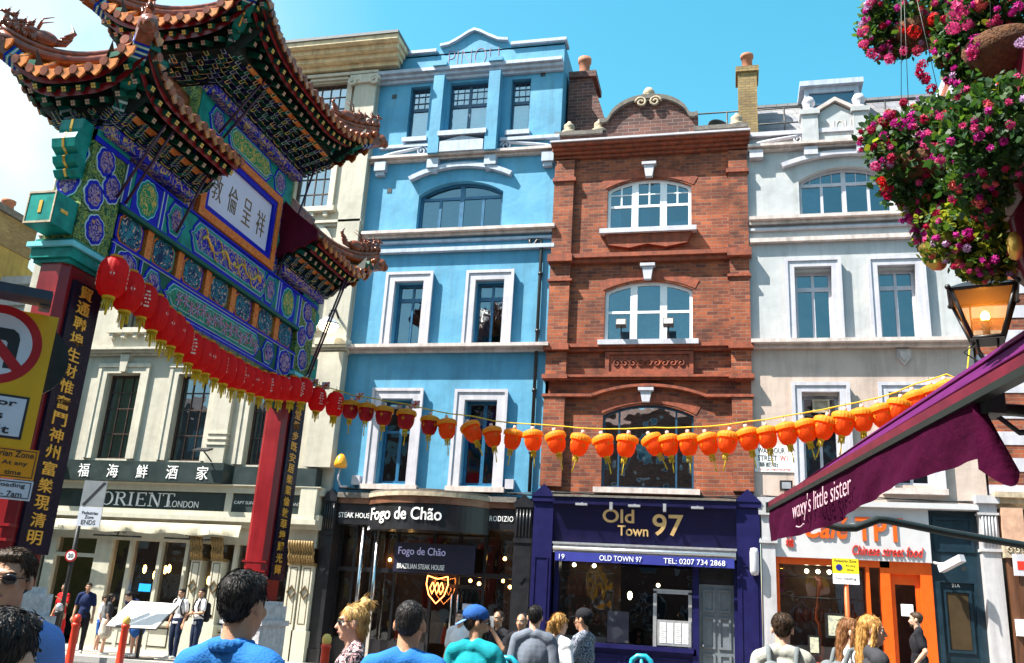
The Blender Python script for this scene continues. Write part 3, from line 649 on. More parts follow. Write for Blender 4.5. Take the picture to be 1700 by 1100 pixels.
mb = MB(); mb.add([(0.7, YF+0.6, 13.9), (wx1, YF+0.6, 13.9), (wx1, YF+1.5, 15.75), (0.7, YF+1.5, 15.75)], [(0, 1, 2, 3)]); mb.add([(0.7, YF+0.6, 13.9), (0.7, YF+1.5, 15.75), (0.7, YF+4, 15.75), (0.7, YF+4, 13.9)], [(0, 1, 2, 3)])
mb.add([(0.7, YF+1.5, 15.75), (wx1, YF+1.5, 15.75), (wx1, YF+6, 15.9), (0.7, YF+6, 15.9)], [(0, 1, 2, 3)]); mb.box(0.66, wx1, YF+1.42, YF+1.56, 15.72, 15.80); rf = mb.build('roof', M_slate, wht)
mb = MB(); ring(mb, [(2.12, 14.5), (2.12, 15.75), (3.52, 15.75), (3.52, 14.5)], [(2.24, 14.66), (2.24, 15.58), (3.40, 15.58), (3.40, 14.66)], YF+0.62, YF+0.78)
mb.box(2.0, 3.64, YF+0.5, YF+1.8, 15.75, 15.9); mb.add([(2.12, YF+0.78, 14.5), (2.12, YF+1.7, 14.5), (2.12, YF+1.7, 15.75), (2.12, YF+0.78, 15.75)], [(0, 1, 2, 3)]); mb.add([(3.52, YF+0.78, 14.5), (3.52, YF+1.7, 14.5), (3.52, YF+1.7, 15.75), (3.52, YF+0.78, 15.75)], [(0, 3, 2, 1)])
mb.box(2.12, 3.52, YF+0.64, YF+0.7, 15.05, 15.12)
dm = mb.build('dormer', M_trim, rf)
MB().add([(2.24, YF+0.68, 14.66), (3.40, YF+0.68, 14.66), (3.40, YF+0.68, 15.58), (2.24, YF+0.68, 15.58)], [(0, 1, 2, 3)]).build('dormer_glass', mat('dormer_pane', (0.03, 0.08, 0.14), 0.05, 0, spec=1), rf)
ch2 = thing('chimney_stack', 'slim yellow brick chimney stack with a tall red pot beside the slate roof', 'chimney', (0.6, 22.6, 14))
mb = MB(); mb.box(0.36, 0.86, 22.3, 23.0, 13.9, 16.2); mb.box(0.30, 0.92, 22.24, 23.06, 16.2, 16.36); mb.build('stack', M_ybrick, ch2)
MB().lathe([(0.15, 0), (0.14, 0.45), (0.18, 0.47), (0.18, 0.56), (0.13, 0.58), (0.12, 0.5)], (0.62, 22.6, 16.36), 14).build('chimney_pot', M_pot, ch2)
rail = thing('roof_railing', 'thin black metal railing along the roof edge above the white parapet', 'railing', (2, 22.35, 14.3))
mb = MB()
for z in (14.55, 15.0): mb.tube([(-0.9, 22.34, z), (5.6, 22.34, z)], 0.022, 6)
for x in (0.05, 1.55, 2.75, 4.1, 5.5): mb.tube([(x, 22.34, 14.06), (x, 22.34, 15.02)], 0.022, 6)
mb.build('rail', M_iron, rail)
dish = thing('satellite_dish', 'round dark satellite dish tilted on the brick roof beside the railing', 'satellite dish', (-0.2, 22.7, 14.4))
mb = MB(); mb.lathe([(0.0, 0.0), (0.2, 0.03), (0.34, 0.10), (0.36, 0.14), (0.33, 0.13), (0.18, 0.06), (0, 0.03)], (0, 0, 0), 20); bo = mb.build('reflector', M_iron, dish, local=True); bo.rotation_euler = (R(75), 0, R(25)); bo.location = (0, 0, 0.2)
MB().cone((0, 0.1, -0.5), (0, 0.1, 0.2), 0.03, 0.03, 8).build('mast', M_iron, dish, local=True)

# ================================================================== banded brick building at the far right
bnd = thing('terraced_building', 'building of red brick banded with white stone beyond the white one', 'building', (8, YF, 0))
mb = MB(); bz = 4.3; i = 0
while bz < 15.5:
    h = 0.30; mb.box(5.60, 12.5, YF-0.05 if i % 2 else YF-0.035, YF+8, bz, bz+h, i % 2); bz += h; i += 1
mb.build('wall', [M_brick, M_trimw], bnd)
mb = MB(); mb.prism([(5.75, 15.5), (6.3, 16.3), (8.5, 16.9), (12, 16.9), (12, 15.5)], YF+0.3, YF+5); mb.build('roof', M_lead, bnd)
mb = MB(); mb.box(5.9, 6.3, YF-0.2, YF+0.3, 15.5, 17.0); mb.build('chimney', M_stone, bnd)
band('cornice', 5.6, 12.5, 4.35, 4.7, YF-0.05, 0.35, M_stone, bnd, 3)

# ================================================================== cream building
cx0, cx1 = -20.9, -10.12; YC = 21.86
crm = thing('terraced_building', 'cream stuccoed corner building with tall dark glazed windows and gilded shopfront', 'building', (-15.5, YC, 0))
cw = [(-17.44, -16.38, 5.04, 7.48, 0), (-15.10, -14.06, 5.02, 7.45, 0), (-12.74, -11.94, 4.95, 7.45, 0), (-20.1, -19.1, 5.04, 7.48, 0)]
cu2 = [(-17.4, -16.4, 8.9, 10.6, 0), (-15.08, -14.08, 8.9, 10.6, 0), (-12.35, -11.30, 8.9, 10.5, 0), (-12.38, -11.28, 12.5, 14.0, 0), (-12.32, -11.12, 15.45, 16.66, 0), (-15.1, -14.0, 12.5, 14.0, 0), (-17.4, -16.3, 12.5, 14.0, 0)]
mb = MB(); facade(mb, cx0, cx1, 4.3, 17.2, YC, cw+cu2); shell(mb, cx0, cx1, 4.3, 17.2, YC, 10); mb.build('wall', M_cream, crm)
grid = [V(0.34, 0.022), V(0.67, 0.022), Hh(0.30, 0.012), Hh(0.60, 0.012), Hh(0.80, 0.012)]
for h in cw:
    window(crm, *h, YC, M_wbrown, M_glassd, grid, 0.055, 0.16, [(0.03, 0.97, 0.03, 0.97, M_curtg)])
    mbs = MB(); a, b, c, d, r = h
    mbs.box(a-0.26, a-0.02, YC-0.07, YC+0.02, c, d+0.02); mbs.box(b+0.02, b+0.26, YC-0.07, YC+0.02, c, d+0.02); mbs.box(a-0.26, b+0.26, YC-0.07, YC+0.02, d+0.02, d+0.26)
    mbs.box(a-0.30, a-0.20, YC-0.10, YC+0.02, c, d+0.2); mbs.box(b+0.20, b+0.30, YC-0.10, YC+0.02, c, d+0.2); mbs.box(a-0.32, b+0.32, YC-0.12, YC+0.02, d+0.2, d+0.3)
    mbs.build('window_surround', M_creamt, crm)
    k = MB(); xc = (a+b)/2; k.prism([(xc-0.09, d+0.04), (xc+0.09, d+0.04), (xc+0.15, d+0.55), (xc-0.15, d+0.55)], YC-0.17, YC); k.build('keystone', M_creamt, crm)
for h in cu2:
    window(crm, *h, YC, M_wbrown, M_glass, [V(0.25, 0.02), V(0.5, 0.02), V(0.75, 0.02), Hh(0.33, 0.02), Hh(0.66, 0.02)], 0.05, 0.14, [(0.03, 0.97, 0.03, 0.97, M_curt)])
    a, b, c, d, r = h; s = MB(); s.box(a-0.2, a-0.03, YC-0.08, YC+0.02, c-0.05, d+0.15); s.box(b+0.03, b+0.2, YC-0.08, YC+0.02, c-0.05, d+0.15); s.box(a-0.2, b+0.2, YC-0.10, YC+0.02, d+0.15, d+0.28); s.box(a-0.3, b+0.3, YC-0.18, YC+0.06, c-0.2, c-0.05)
    for i in range(4): s.box(a-0.2+i*(b-a+0.3)/3.3, a-0.08+i*(b-a+0.3)/3.3, YC-0.14, YC, c-0.34, c-0.2)
    s.build('window_surround', M_creamt, crm)
arch_band('window_arch', -12.55, -11.05, 11.25, 0.62, 0.15, YC, 0.10, M_creamt, crm)
band('cornice', cx0-0.2, -9.55, 16.98, 17.6, YC, 0.85, mat('ochre_cornice', (0.62, 0.50, 0.31), 0.7, 0.2, 3, 0.2, 20, streak=0.4), crm, 4, 0.25)
MB().box(cx0-0.5, -9.28, YC-0.9, YC+9, 17.6, 17.69).build('roof', M_lead, crm)
band('string_course', cx0, cx1+0.02, 16.72, 16.9, YC, 0.16, M_creamt, crm, 2)
band('string_course', cx0, cx1+0.08, 8.02, 8.22, YC, 0.30, M_creamt, crm, 3)
band('string_course', cx0, cx1+0.02, 11.85, 12.0, YC, 0.16, M_creamt, crm, 2)
mb = MB(); mb.box(-10.84, cx1+0.03, YC-0.26, YC+0.02, 4.9, 8.02); mb.box(-10.80, cx1, YC-0.16, YC+0.02, 8.4, 16.45)
for x in (-13.55, -18.55, -20.6): mb.box(x-0.28, x+0.28, YC-0.16, YC+0.02, 4.95, 8.02)
mb.build('pilaster', M_cream, crm)
mb = MB(); mb.box(-10.95, cx1+0.1, YC-0.34, YC+0.02, 8.22, 8.40); mb.box(-10.95, cx1+0.06, YC-0.24, YC, 16.45, 16.72)
for x in (-10.85, -10.15): spiral(mb, (x, 16.5), 0.16, YC-0.24, 1.6, 0.05)
for z in (5.45, 5.6, 5.75): mb.box(-13.85, -13.25, YC-0.19, YC, z, z+0.06)
mb.build('capital', M_creamt, crm)

# far buildings on the left
tan = thing('townhouse', 'tan rendered house with yellow brick top and row of chimney pots at far left', 'building', (-28, 24, 0))
mb = MB(); mb.box(-34, -26, 8, 26.9, 0, 13.4); mb.prism([(26.9, 0), (27.9, 0), (27.9, 12.6), (27.2, 13.0), (26.9, 13.1)], -34, -26, axis='X'); mb.build('wall', mat('tan_render', (0.34, 0.24, 0.06), 0.85, 0.25, 1.5, 0.3, 30, streak=0.4), tan)
mb = MB(); mb.box(-27.4, -25.97, 8, 26.92, 13.4, 14.6); mb.build('brick_parapet', M_ybrick, tan); MB().box(-27.5, -25.85, 8, 27.0, 14.6, 14.85).build('coping', M_dstone, tan)
for i in range(7): MB().lathe([(0.26, 0), (0.22, 0.45), (0.27, 0.5), (0.27, 0.6), (0.18, 0.6)], (-26.6, 25.9-0.95*i, 14.85), 12).build('chimney_pot', M_pot, tan)
pal = thing('townhouse', 'low pale blue and white rendered house behind the traffic sign', 'building', (-26, 26, 0))
mb = MB(); mb.box(-40, -24.2, 26, 28.8, 0, 12.0, 0); mb.box(-40, -24.0, 25.8, 26.2, 12.0, 12.3, 1); mb.box(-40, -24.1, 25.85, 26.1, 11.2, 11.45, 1); mb.build('wall', [mat('pale_blue_render', (0.42, 0.52, 0.58), 0.8, 0.15, 2), M_trimw], pal)

# the shaded terrace across the street, behind the viewer, seen only in the window panes
opp = thing('terraced_building', 'brown brick terrace with white window frames, mirrored in the dark panes', 'building', (-8, -11, 0))
mb = MB(); mb.box(-46, 30, -20, -11, 0, 13.5); mb.box(-46, 30, -20, -10.8, 13.5, 13.9); mb.prism([(-20, 13.9), (-11, 13.9), (-15, 16)], -46, 30, axis='X'); mb.build('wall', M_dkbrick, opp)
mb = MB(); gmb = MB()
for ix in range(26):
    for iz in range(4):
        x = -44.5+2.8*ix; z = 1.2+3.1*iz; mb.box(x, x+1.3, -11.0, -10.93, z, z+1.9); gmb.box(x+0.1, x+1.2, -10.95, -10.90, z+0.1, z+1.8)
mb.build('window_frames', M_trimw, opp)['kind'] = 'stuff'; gmb.build('panes', M_glassd, opp)['kind'] = 'stuff'
# ================================================================== shopfronts
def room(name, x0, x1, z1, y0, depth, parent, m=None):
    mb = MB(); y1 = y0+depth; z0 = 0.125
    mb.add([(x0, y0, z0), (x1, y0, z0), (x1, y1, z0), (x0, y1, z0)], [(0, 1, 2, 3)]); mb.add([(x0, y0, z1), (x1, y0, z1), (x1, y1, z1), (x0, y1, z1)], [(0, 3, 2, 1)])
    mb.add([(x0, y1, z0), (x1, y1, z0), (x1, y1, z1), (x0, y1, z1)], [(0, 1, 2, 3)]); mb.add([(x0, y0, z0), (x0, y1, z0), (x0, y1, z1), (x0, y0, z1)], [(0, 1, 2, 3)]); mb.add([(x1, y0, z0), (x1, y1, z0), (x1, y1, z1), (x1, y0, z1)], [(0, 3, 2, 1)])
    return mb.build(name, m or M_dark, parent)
def pane(x0, x1, z0, z1, y, parent, m=None): 
    return MB().add([(x0, y, z0), (x1, y, z0), (x1, y, z1), (x0, y, z1)], [(0, 1, 2, 3)]).build('pane', m or M_glasss, parent)
def panel(mb, x0, x1, z0, z1, y, w=0.05, d=0.03, mi=0):
    ring(mb, [(x0, z0), (x0, z1), (x1, z1), (x1, z0)], [(x0+w, z0+w), (x0+w, z1-w), (x1-w, z1-w), (x1-w, z0+w)], y-d, y, mi)
RX, UP = (1, 0, 0), (0, 0, 1)

# ---- black steak house under the blue building
M_bfas = mat('black_fascia', (0.014, 0.014, 0.017), 0.3, 0.25, 6)
M_copper = mat('copper_band', (0.22, 0.10, 0.06), 0.35, 0.4, 3, metal=0.5)
M_wood = mat('dark_wood', (0.09, 0.035, 0.015), 0.45, 0.5, 7, stretch=(1, 1, 0.2))
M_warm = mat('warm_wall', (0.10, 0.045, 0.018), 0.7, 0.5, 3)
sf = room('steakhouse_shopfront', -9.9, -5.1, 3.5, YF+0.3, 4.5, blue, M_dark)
mb = MB(); mb.box(-10.21, -9.87, YF-0.22, YF+0.4, 0.12, 4.05); mb.box(-5.13, -4.70, YF-0.22, YF+0.4, 0.12, 4.05)
for x0, x1 in ((-10.21, -9.87), (-5.13, -4.70)):
    mb.box(x0-0.03, x1+0.02, YF-0.27, YF+0.4, 4.05, 4.16); xm = (x0+x1)/2
    mb.add([(x0-0.03, YF-0.27, 4.16), (x1+0.02, YF-0.27, 4.16), (x1+0.02, YF+0.1, 4.16), (x0-0.03, YF+0.1, 4.16), (xm, YF-0.27, 4.36), (xm, YF+0.1, 4.36)], [(0, 1, 4), (1, 2, 5, 4), (3, 0, 4, 5), (2, 3, 5)])
    for i in range(5): xx = x0+0.05+i*(x1-x0-0.1)/4; mb.cone((xx, YF-0.23, 3.35), (xx, YF-0.23, 4.0), 0.022, 0.022, 6)
    mb.box(x0-0.02, x1+0.02, YF-0.25, YF-0.2, 3.2, 3.3); mb.box(x0-0.03, x1+0.03, YF-0.27, YF+0.4, 0.12, 0.45)
    mb.add([(xm, YF-0.245, 2.25), (xm+0.12, YF-0.245, 2.4), (xm, YF-0.245, 2.55), (xm-0.12, YF-0.245, 2.4)], [(0, 1, 2, 3)])
mb.build('pilaster', M_bfas, sf)
mb = MB(); mb.box(-9.87, -5.13, YF-0.10, YF+0.35, 3.5, 4.02); mb.build('fascia', M_bfas, sf)
mb = MB(); mb.box(-9.87, -5.13, YF-0.16, YF+0.35, 4.02, 4.16); mb.build('fascia_band', M_copper, sf); MB().box(-9.87, -5.13, YF-0.22, YF+0.35, 4.16, 4.29).build('fascia_cap', M_dstone, sf)
# bowed central fascia
BX0, BX1, BB = -9.0, -5.82, 0.78
def bow(t):                       # t 0..1 along the bow -> plan point
    x = BX0+(BX1-BX0)*t; w = (BX1-BX0)/2; Rr = (w*w+BB*BB)/(2*BB); cx = (BX0+BX1)/2
    return x, YF-0.10-(math.sqrt(max(0, Rr*Rr-(x-cx)**2))-(Rr-BB))
def bowband(name, z0, z1, out, m, par):
    mb = MB(); n = 28; v = []
    for i in range(n+1):
        x, y = bow(i/n); v += [(x, y-out, z0), (x, y-out, z1), (x, YF, z0), (x, YF, z1)]
    fs = []
    for i in range(n):
        a = 4*i; b = a+4; fs += [(a, b, b+1, a+1), (a+1, b+1, b+3, a+3), (a, a+2, b+2, b)]
    mb.add(v, fs+[(0, 1, 3, 2), (4*n, 4*n+2, 4*n+3, 4*n+1)]); return mb.build(name, m, par)
bf = bowband('bowed_fascia', 3.36, 4.0, 0.0, M_bfas, sf); bowband('fascia_band', 4.0, 4.17, 0.05, M_copper, sf); bowband('fascia_cap', 4.17, 4.27, 0.12, M_stone, sf); bowband('fascia_cap', 4.27, 4.33, 0.06, M_dstone, sf)
tx = text('lettering', 'Fogo de Chão', 2.1, 0.40, (0, 0, 3.50), RX, UP, M_letw, None, 0.03, bold=0.008)
me = tx.data; co = np.empty(len(me.vertices)*3); me.vertices.foreach_get('co', co); co = co.reshape(-1, 3)
for i in range(len(co)):
    t = 0.045+co[i, 0]/3.28; x, y = bow(t); co[i] = (x+7.3, y+co[i, 1]-0.005-YF, co[i, 2])
me.vertices.foreach_set('co', co.ravel()); tx.parent = sf
text('lettering', 'STEAK HOUSE', 0.92, 0.13, (-9.82, YF-0.10, 3.66), RX, UP, M_letw, sf, 0.02)
text('lettering', 'RODIZIO', 0.60, 0.13, (-5.80, YF-0.10, 3.70), RX, UP, M_letw, sf, 0.02, space=1.15)
mb = MB()
for x in (-9.85, -9.42, -8.28, -7.30, -6.62, -5.95, -5.18): mb.box(x-0.035, x+0.035, YF+0.24, YF+0.34, 0.12, 3.5)
mb.box(-9.85, -5.15, YF+0.22, YF+0.36, 2.36, 2.46); mb.box(-9.85, -7.33, YF+0.2, YF+0.36, 0.12, 0.75); mb.box(-5.95, -5.15, YF+0.2, YF+0.36, 0.12, 0.75); mb.box(-7.28, -5.97, YF+0.22, YF+0.36, 2.08, 2.16)
mb.build('window_frame', M_bfas, sf)
pane(-9.85, -5.15, 0.75, 3.5, YF+0.30, sf)
mb = MB()
for x in (-9.12, -8.72): mb.cone((x, YF-0.02, 0.12), (x, YF-0.02, 3.5), 0.055, 0.055, 12)
for x in (-6.70, -6.54): mb.tube([(x, YF+0.2, 0.85), (x, YF+0.12, 0.95), (x, YF+0.12, 1.9), (x, YF+0.2, 2.0)], 0.022, 8)
mb.build('steel_post', M_chrome, sf)
MB().box(-8.14, -6.06, YF-0.30, YF-0.22, 2.38, 3.08).build('hanging_board', mat('blue_black_board', (0.012, 0.012, 0.03), 0.35, 0.2, 5), sf)
text('lettering', 'Fogo de Chão', 1.22, 0.24, (-8.03, YF-0.30, 2.74), RX, UP, mat('violet_letters', (0.62, 0.58, 0.92), 0.4, 0.05), sf, 0.02)
text('lettering', 'BRAZILIAN STEAK HOUSE', 1.22, 0.12, (-8.03, YF-0.30, 2.46), RX, UP, M_letw, sf, 0.02)
# orange emblem in the doorway
M_neon = mat('orange_neon', (1, 0.4, 0.1), 0.5, 0, emit=(1.0, 0.28, 0.06), es=3.5)
def emblem(z):
    mb = MB(); P = lambda a, b: (-7.05+a, YF-0.02, z+b)
    mb.tube([P(-0.26, 0.35), P(-0.28, 0.15), P(-0.2, -0.1), P(0, -0.3), P(0.2, -0.1), P(0.28, 0.15), P(0.26, 0.35)], 0.014, 6)
    mb.tube([P(-0.26, 0.35), P(0.0, 0.28), P(0.26, 0.35)], 0.012, 6)
    for dx in (-0.12, 0.0, 0.11): mb.tube([P(dx, 0.2), P(dx-0.06, 0.06), P(dx, -0.08), P(dx+0.06, 0.06), P(dx+0.01, 0.2)], 0.012, 6)
    return mb.build('neon_emblem', M_neon, sf)
emblem(1.98)
MB().box(-6.45, -6.2, YF+0.27, YF+0.285, 1.35, 1.72).build('paper_notice', mat('pale_notice', (0.4, 0.5, 0.65), 0.5, 0.1), sf)
mb = MB()
for x, y, z in ((-9.6, 1.2, 2.9), (-9.3, 2.5, 2.8), (-8.5, 1.8, 2.95), (-7.6, 1.2, 2.3), (-6.95, 2.6, 2.35), (-6.4, 1.5, 2.25), (-6.1, 2.9, 2.4), (-5.7, 1.3, 2.9), (-5.45, 2.4, 2.85), (-5.5, 1.2, 2.2), (-8.9, 3.5, 2.2), (-5.3, 3.2, 2.1)): mb.ball((x, YF+y, z), 0.05, 8, 6)
mb.build('ceiling_lamp', M_lamp, sf)
mb = MB(); mb.box(-9.9, -8.3, YF+2.6, YF+2.7, 0.12, 3.4); mb.box(-5.9, -5.12, YF+2.2, YF+2.3, 0.12, 3.4); mb.box(-9.85, -9.5, YF+0.6, YF+1.2, 0.12, 3.2); mb.box(-8.2, -7.4, YF+3, YF+3.4, 0.12, 1.2); mb.build('inner_wall', M_warm, sf)

# ---- navy restaurant under the brick building
M_navy = mat('navy_paint', (0.008, 0.007, 0.040), 0.35, 0.2, 4, spec=0.2)
M_navyb = mat('navy_pilaster_paint', (0.010, 0.009, 0.062), 0.4, 0.2, 4, spec=0.2)
M_val = mat('blue_valance', (0.008, 0.014, 0.20), 0.6, 0.1, 6)
M_silver = mat('silver_metal', (0.55, 0.55, 0.57), 0.35, 0.12, 10, metal=0.7)
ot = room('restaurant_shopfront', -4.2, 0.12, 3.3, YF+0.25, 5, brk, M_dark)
mb = MB()
for x0, x1 in ((-4.66, -4.18), (0.12, 0.64)):
    xm = (x0+x1)/2
    mb.box(x0, x1, YF-0.28, YF+0.4, 0.12, 4.2); mb.box(x0-0.04, x1+0.04, YF-0.34, YF+0.4, 4.2, 4.32); mb.box(x0-0.04, x1+0.04, YF-0.33, YF, 0.12, 0.5)
    mb.add([(x0-0.05, YF-0.36, 4.32), (x1+0.05, YF-0.36, 4.32), (x1+0.05, YF+0.05, 4.32), (x0-0.05, YF+0.05, 4.32), (xm, YF-0.36, 4.62), (xm, YF+0.05, 4.62)], [(0, 1, 4), (1, 2, 5, 4), (3, 0, 4, 5), (2, 3, 5)])
    panel(mb, x0+0.07, x1-0.07, 0.6, 2.9, YF-0.28, 0.03, 0.02)
mb.build('pilaster', M_navyb, ot)
mb = MB(); mb.add([(-4.18, YF-0.12, 3.28), (0.12, YF-0.12, 3.28), (0.12, YF-0.28, 4.15), (-4.18, YF-0.28, 4.15), (-4.18, YF+0.3, 3.28), (0.12, YF+0.3, 3.28), (0.12, YF+0.3, 4.15), (-4.18, YF+0.3, 4.15)], [(0, 1, 2, 3), (0, 4, 5, 1), (3, 2, 6, 7)])
mb.box(-4.18, 0.12, YF-0.40, YF+0.3, 4.15, 4.32); mb.build('fascia', M_navy, ot)
MB().box(-4.18, 0.12, YF-0.44, YF+0.3, 4.32, 4.37).build('fascia_cap', M_dstone, ot)
gm = mat('gold_sign_lettering', (0.62, 0.40, 0.17), 0.35, 0.08, 12)
fu = Vector((0, -0.16, 0.87)).normalized()
for s, x, z, w, h, b in (('Old', -2.98, 3.76, 0.75, 0.32, 0.015), ('Town', -2.62, 3.47, 0.72, 0.24, 0.012), ('97', -1.80, 3.50, 0.72, 0.50, 0.012)):
    y = YF-0.12-(z-3.28)/0.87*0.16
    text('lettering', s, w, h, (x, y, z), RX, fu, gm, ot, 0.03, bold=b)
mb = MB()
for x in (-3.45, -2.2, -0.75): mb.box(x-0.14, x+0.14, YF-0.62, YF-0.5, 4.10, 4.15)
for x in (-2.75, -1.5): mb.box(x-0.035, x+0.035, YF-0.55, YF-0.42, 4.02, 4.2)
for x in (-3.45, -2.2, -0.75): mb.box(x-0.015, x+0.015, YF-0.5, YF-0.38, 4.14, 4.18)
mb.build('sign_light', M_silver, ot)
mb = MB(); mb.box(-4.12, 0.10, YF-0.38, YF+0.0, 3.01, 3.20); mb.box(-4.14, 0.12, YF-0.42, YF-0.34, 3.2, 3.25); mb.tube([(-4.12, YF-0.40, 3.1), (0.1, YF-0.40, 3.1)], 0.05, 8); mb.build('awning_cassette', M_silver, ot)
mb = MB(); n = 40; v = []
for i in range(n+1):
    x = -4.06+4.12*i/n; v += [(x, YF-0.44, 3.02), (x, YF-0.45+0.006*math.sin(i*1.7), 2.81)]
mb.add(v, [(2*i, 2*i+1, 2*i+3, 2*i+2) for i in range(n)], 0, True); va = mb.build('valance', M_val, ot)
yv = YF-0.462
for s, x, w, h in (('19', -3.96, 0.13, 0.11), ('OLD TOWN 97', -3.0, 0.98, 0.12), ('TEL: 0207 734 2868', -1.52, 1.38, 0.12)): text('lettering', s, w, h, (x, yv, 2.855), RX, UP, M_letw, ot, 0.004)
mb = MB()
for x0, x1, z0, z1 in ((-4.12, -4.02, 0.9, 3.0), (-0.88, -0.74, 0.12, 3.0), (0.04, 0.12, 0.12, 3.0), (-4.12, -0.8, 0.88, 1.02), (-4.12, 0.12, 2.95, 3.3)): mb.box(x0, x1, YF-0.1, YF+0.28, z0, z1)
mb.box(-4.12, -0.88, YF-0.02, YF+0.25, 0.12, 0.88)
for i in range(4): panel(mb, -4.0+0.78*i, -3.3+0.78*i, 0.25, 0.8, YF-0.02, 0.05, 0.03)
mb.box(-4.15, -0.85, YF-0.16, YF, 0.93, 1.03); mb.build('window_frame', M_navyb, ot)
pane(-4.02, -0.88, 1.02, 2.95, YF+0.05, ot)
mb = MB(); mb.box(-0.74, 0.04, YF+0.12, YF+0.2, 0.12, 2.46)
for x in (-0.66, -0.31):
    for z0, z1 in ((0.3, 0.95), (1.05, 1.75), (1.85, 2.35)): panel(mb, x, x+0.28, z0, z1, YF+0.12, 0.05, 0.03)
dr = mb.build('door', mat('grey_door_paint', (0.13, 0.15, 0.17), 0.45, 0.15, 5), ot); MB().ball((-0.66, YF+0.07, 1.12), 0.035, 8, 6).build('handle', M_chrome, dr)
MB().box(-0.74, 0.04, YF+0.14, YF+0.2, 2.47, 2.95).build('fanlight', M_bfas, ot)
mb = MB()
for a, b, c, d in ((-1.78, -1.70, 1.02, 2.25), (-0.98, -0.90, 1.02, 2.25), (-1.78, -0.9, 2.2, 2.3)): mb.box(a, b, YF-0.02, YF+0.02, c, d)
mb.build('metal_frame', M_silver, ot)
mb = MB(); mb.box(-1.68, -0.92, YF-0.05, YF-0.02, 1.06, 1.62); mo = mb.build('menu_board', M_silver, ot)
mb = MB()
for i in range(4): mb.box(-1.62+0.17*i, -1.49+0.17*i, YF-0.056, YF-0.051, 1.12, 1.56)
mb.build('menu_sheet', M_letw, mo)
mb = MB()
for i in range(4):
    for k in range(7 if i % 2 else 9): mb.box(-1.60+0.17*i, -1.53+0.17*i+0.03*((k*7+i) % 3)*0.6, YF-0.059, YF-0.056, 1.15+0.042*k, 1.158+0.042*k)
mb.build('menu_print', M_letb, mo)
mb = MB(); mb.box(-4.0, -2.9, YF+0.3, YF+0.9, 1.02, 1.15)
for z in (2.2, 2.62): mb.tube([(-4.0, YF+0.35, z), (-2.75, YF+0.35, z)], 0.012, 6)
mb.build('counter', M_silver, ot)
mb = MB(); mb.box(-4.0, -2.7, YF+1.3, YF+1.35, 0.2, 3.2); mb.build('inner_wall', M_warm, ot)
mb = MB(); mb.ball((-2.45, YF+1.2, 2.15), (0.06, 0.06, 0.10), 10, 8); mb.ball((-3.8, YF+0.8, 2.8), 0.05, 8, 6); mb.ball((-3.3, YF+0.8, 2.8), 0.05, 8, 6); mb.ball((-1.9, YF+3, 2.5), 0.05, 8, 6); mb.build('pendant_lamp', M_lampw, ot)
MB().box(-2.85, -2.35, YF+0.1, YF+0.11, 1.05, 1.75).build('lilac_poster', mat('lilac_paper', (0.42, 0.36, 0.50), 0.6, 0.06), ot)
# roast ducks hanging in the two windows
M_duck = mat('roast_skin', (0.30, 0.075, 0.02), 0.22, 0.5, 10)
def duck_proto(label, group):
    t = thing('roast_duck', label, 'roast duck', (0, 0, 0), 0, group)
    MB().lathe([(0, -0.2), (0.05, -0.19), (0.085, -0.12), (0.09, -0.03), (0.06, 0.07), (0.025, 0.13), (0.022, 0.22), (0.03, 0.25), (0, 0.27)], (0, 0, 0), 12, sy=0.8).build('body', M_duck, t, local=True)
    MB().tube([(0, 0, 0.25), (0, 0, 0.33), (0.02, 0, 0.36), (0, 0, 0.38)], 0.006, 5).build('hook', M_chrome, t, local=True)
    return t
gd = 'glazed roast ducks hanging in the shop windows'
ld = 'glazed roast duck on a hook in a row of others in a restaurant window'
dp = duck_proto(ld, gd); dk = 0
spots = [(-3.85+0.15*i, YF+0.35, 2.24) for i in range(6)] + [(-3.8+0.17*i, YF+0.36, 1.6) for i in range(6)] + [(1.45+0.17*i, YF+0.42, 1.95) for i in range(8)]
for i, p in enumerate(spots):
    (dp if i == 0 else dup(dp, label=ld)).location = p

# ---- street food café under the white building
M_grey = mat('pale_grey_fascia', (0.46, 0.455, 0.47), 0.5, 0.06, 3)
M_orange = mat('orange_paint', (0.70, 0.095, 0.006), 0.35, 0.1, 6)
M_teal = mat('dark_teal_paint', (0.006, 0.020, 0.032), 0.35, 0.3, 4)
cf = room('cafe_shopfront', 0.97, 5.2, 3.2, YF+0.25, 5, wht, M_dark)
mb = MB(); mb.box(0.67, 0.97, YF-0.25, YF+0.3, 0.12, 4.05); mb.prism([(0.62, 4.05), (1.02, 4.05), (1.05, 4.45), (0.60, 4.45)], YF-0.32, YF+0.3); mb.box(0.62, 1.02, YF-0.3, YF, 3.42, 3.50)
mb.box(5.27, 5.64, YF-0.25, YF+0.3, 0.12, 4.45); mb.box(5.22, 5.69, YF-0.34, YF+0.3, 4.45, 4.62); mb.box(5.24, 5.67, YF-0.30, YF, 3.42, 3.48); mb.box(5.24, 5.67, YF-0.30, YF, 4.2, 4.25)
for i in range(5): x = 5.33+0.065*i; mb.cone((x, YF-0.255, 3.5), (x, YF-0.27, 4.18), 0.02, 0.02, 6)
mb.build('pilaster', mat('pale_pilaster', (0.42, 0.41, 0.43), 0.5, 0.1, 4, streak=0.3), cf)
mb = MB(); mb.box(0.97, 4.26, YF-0.16, YF+0.25, 3.14, 4.30); mb.box(0.97, 5.27, YF-0.30, YF+0.25, 4.30, 4.42); mb.build('fascia', M_grey, cf)
yt = YF-0.16
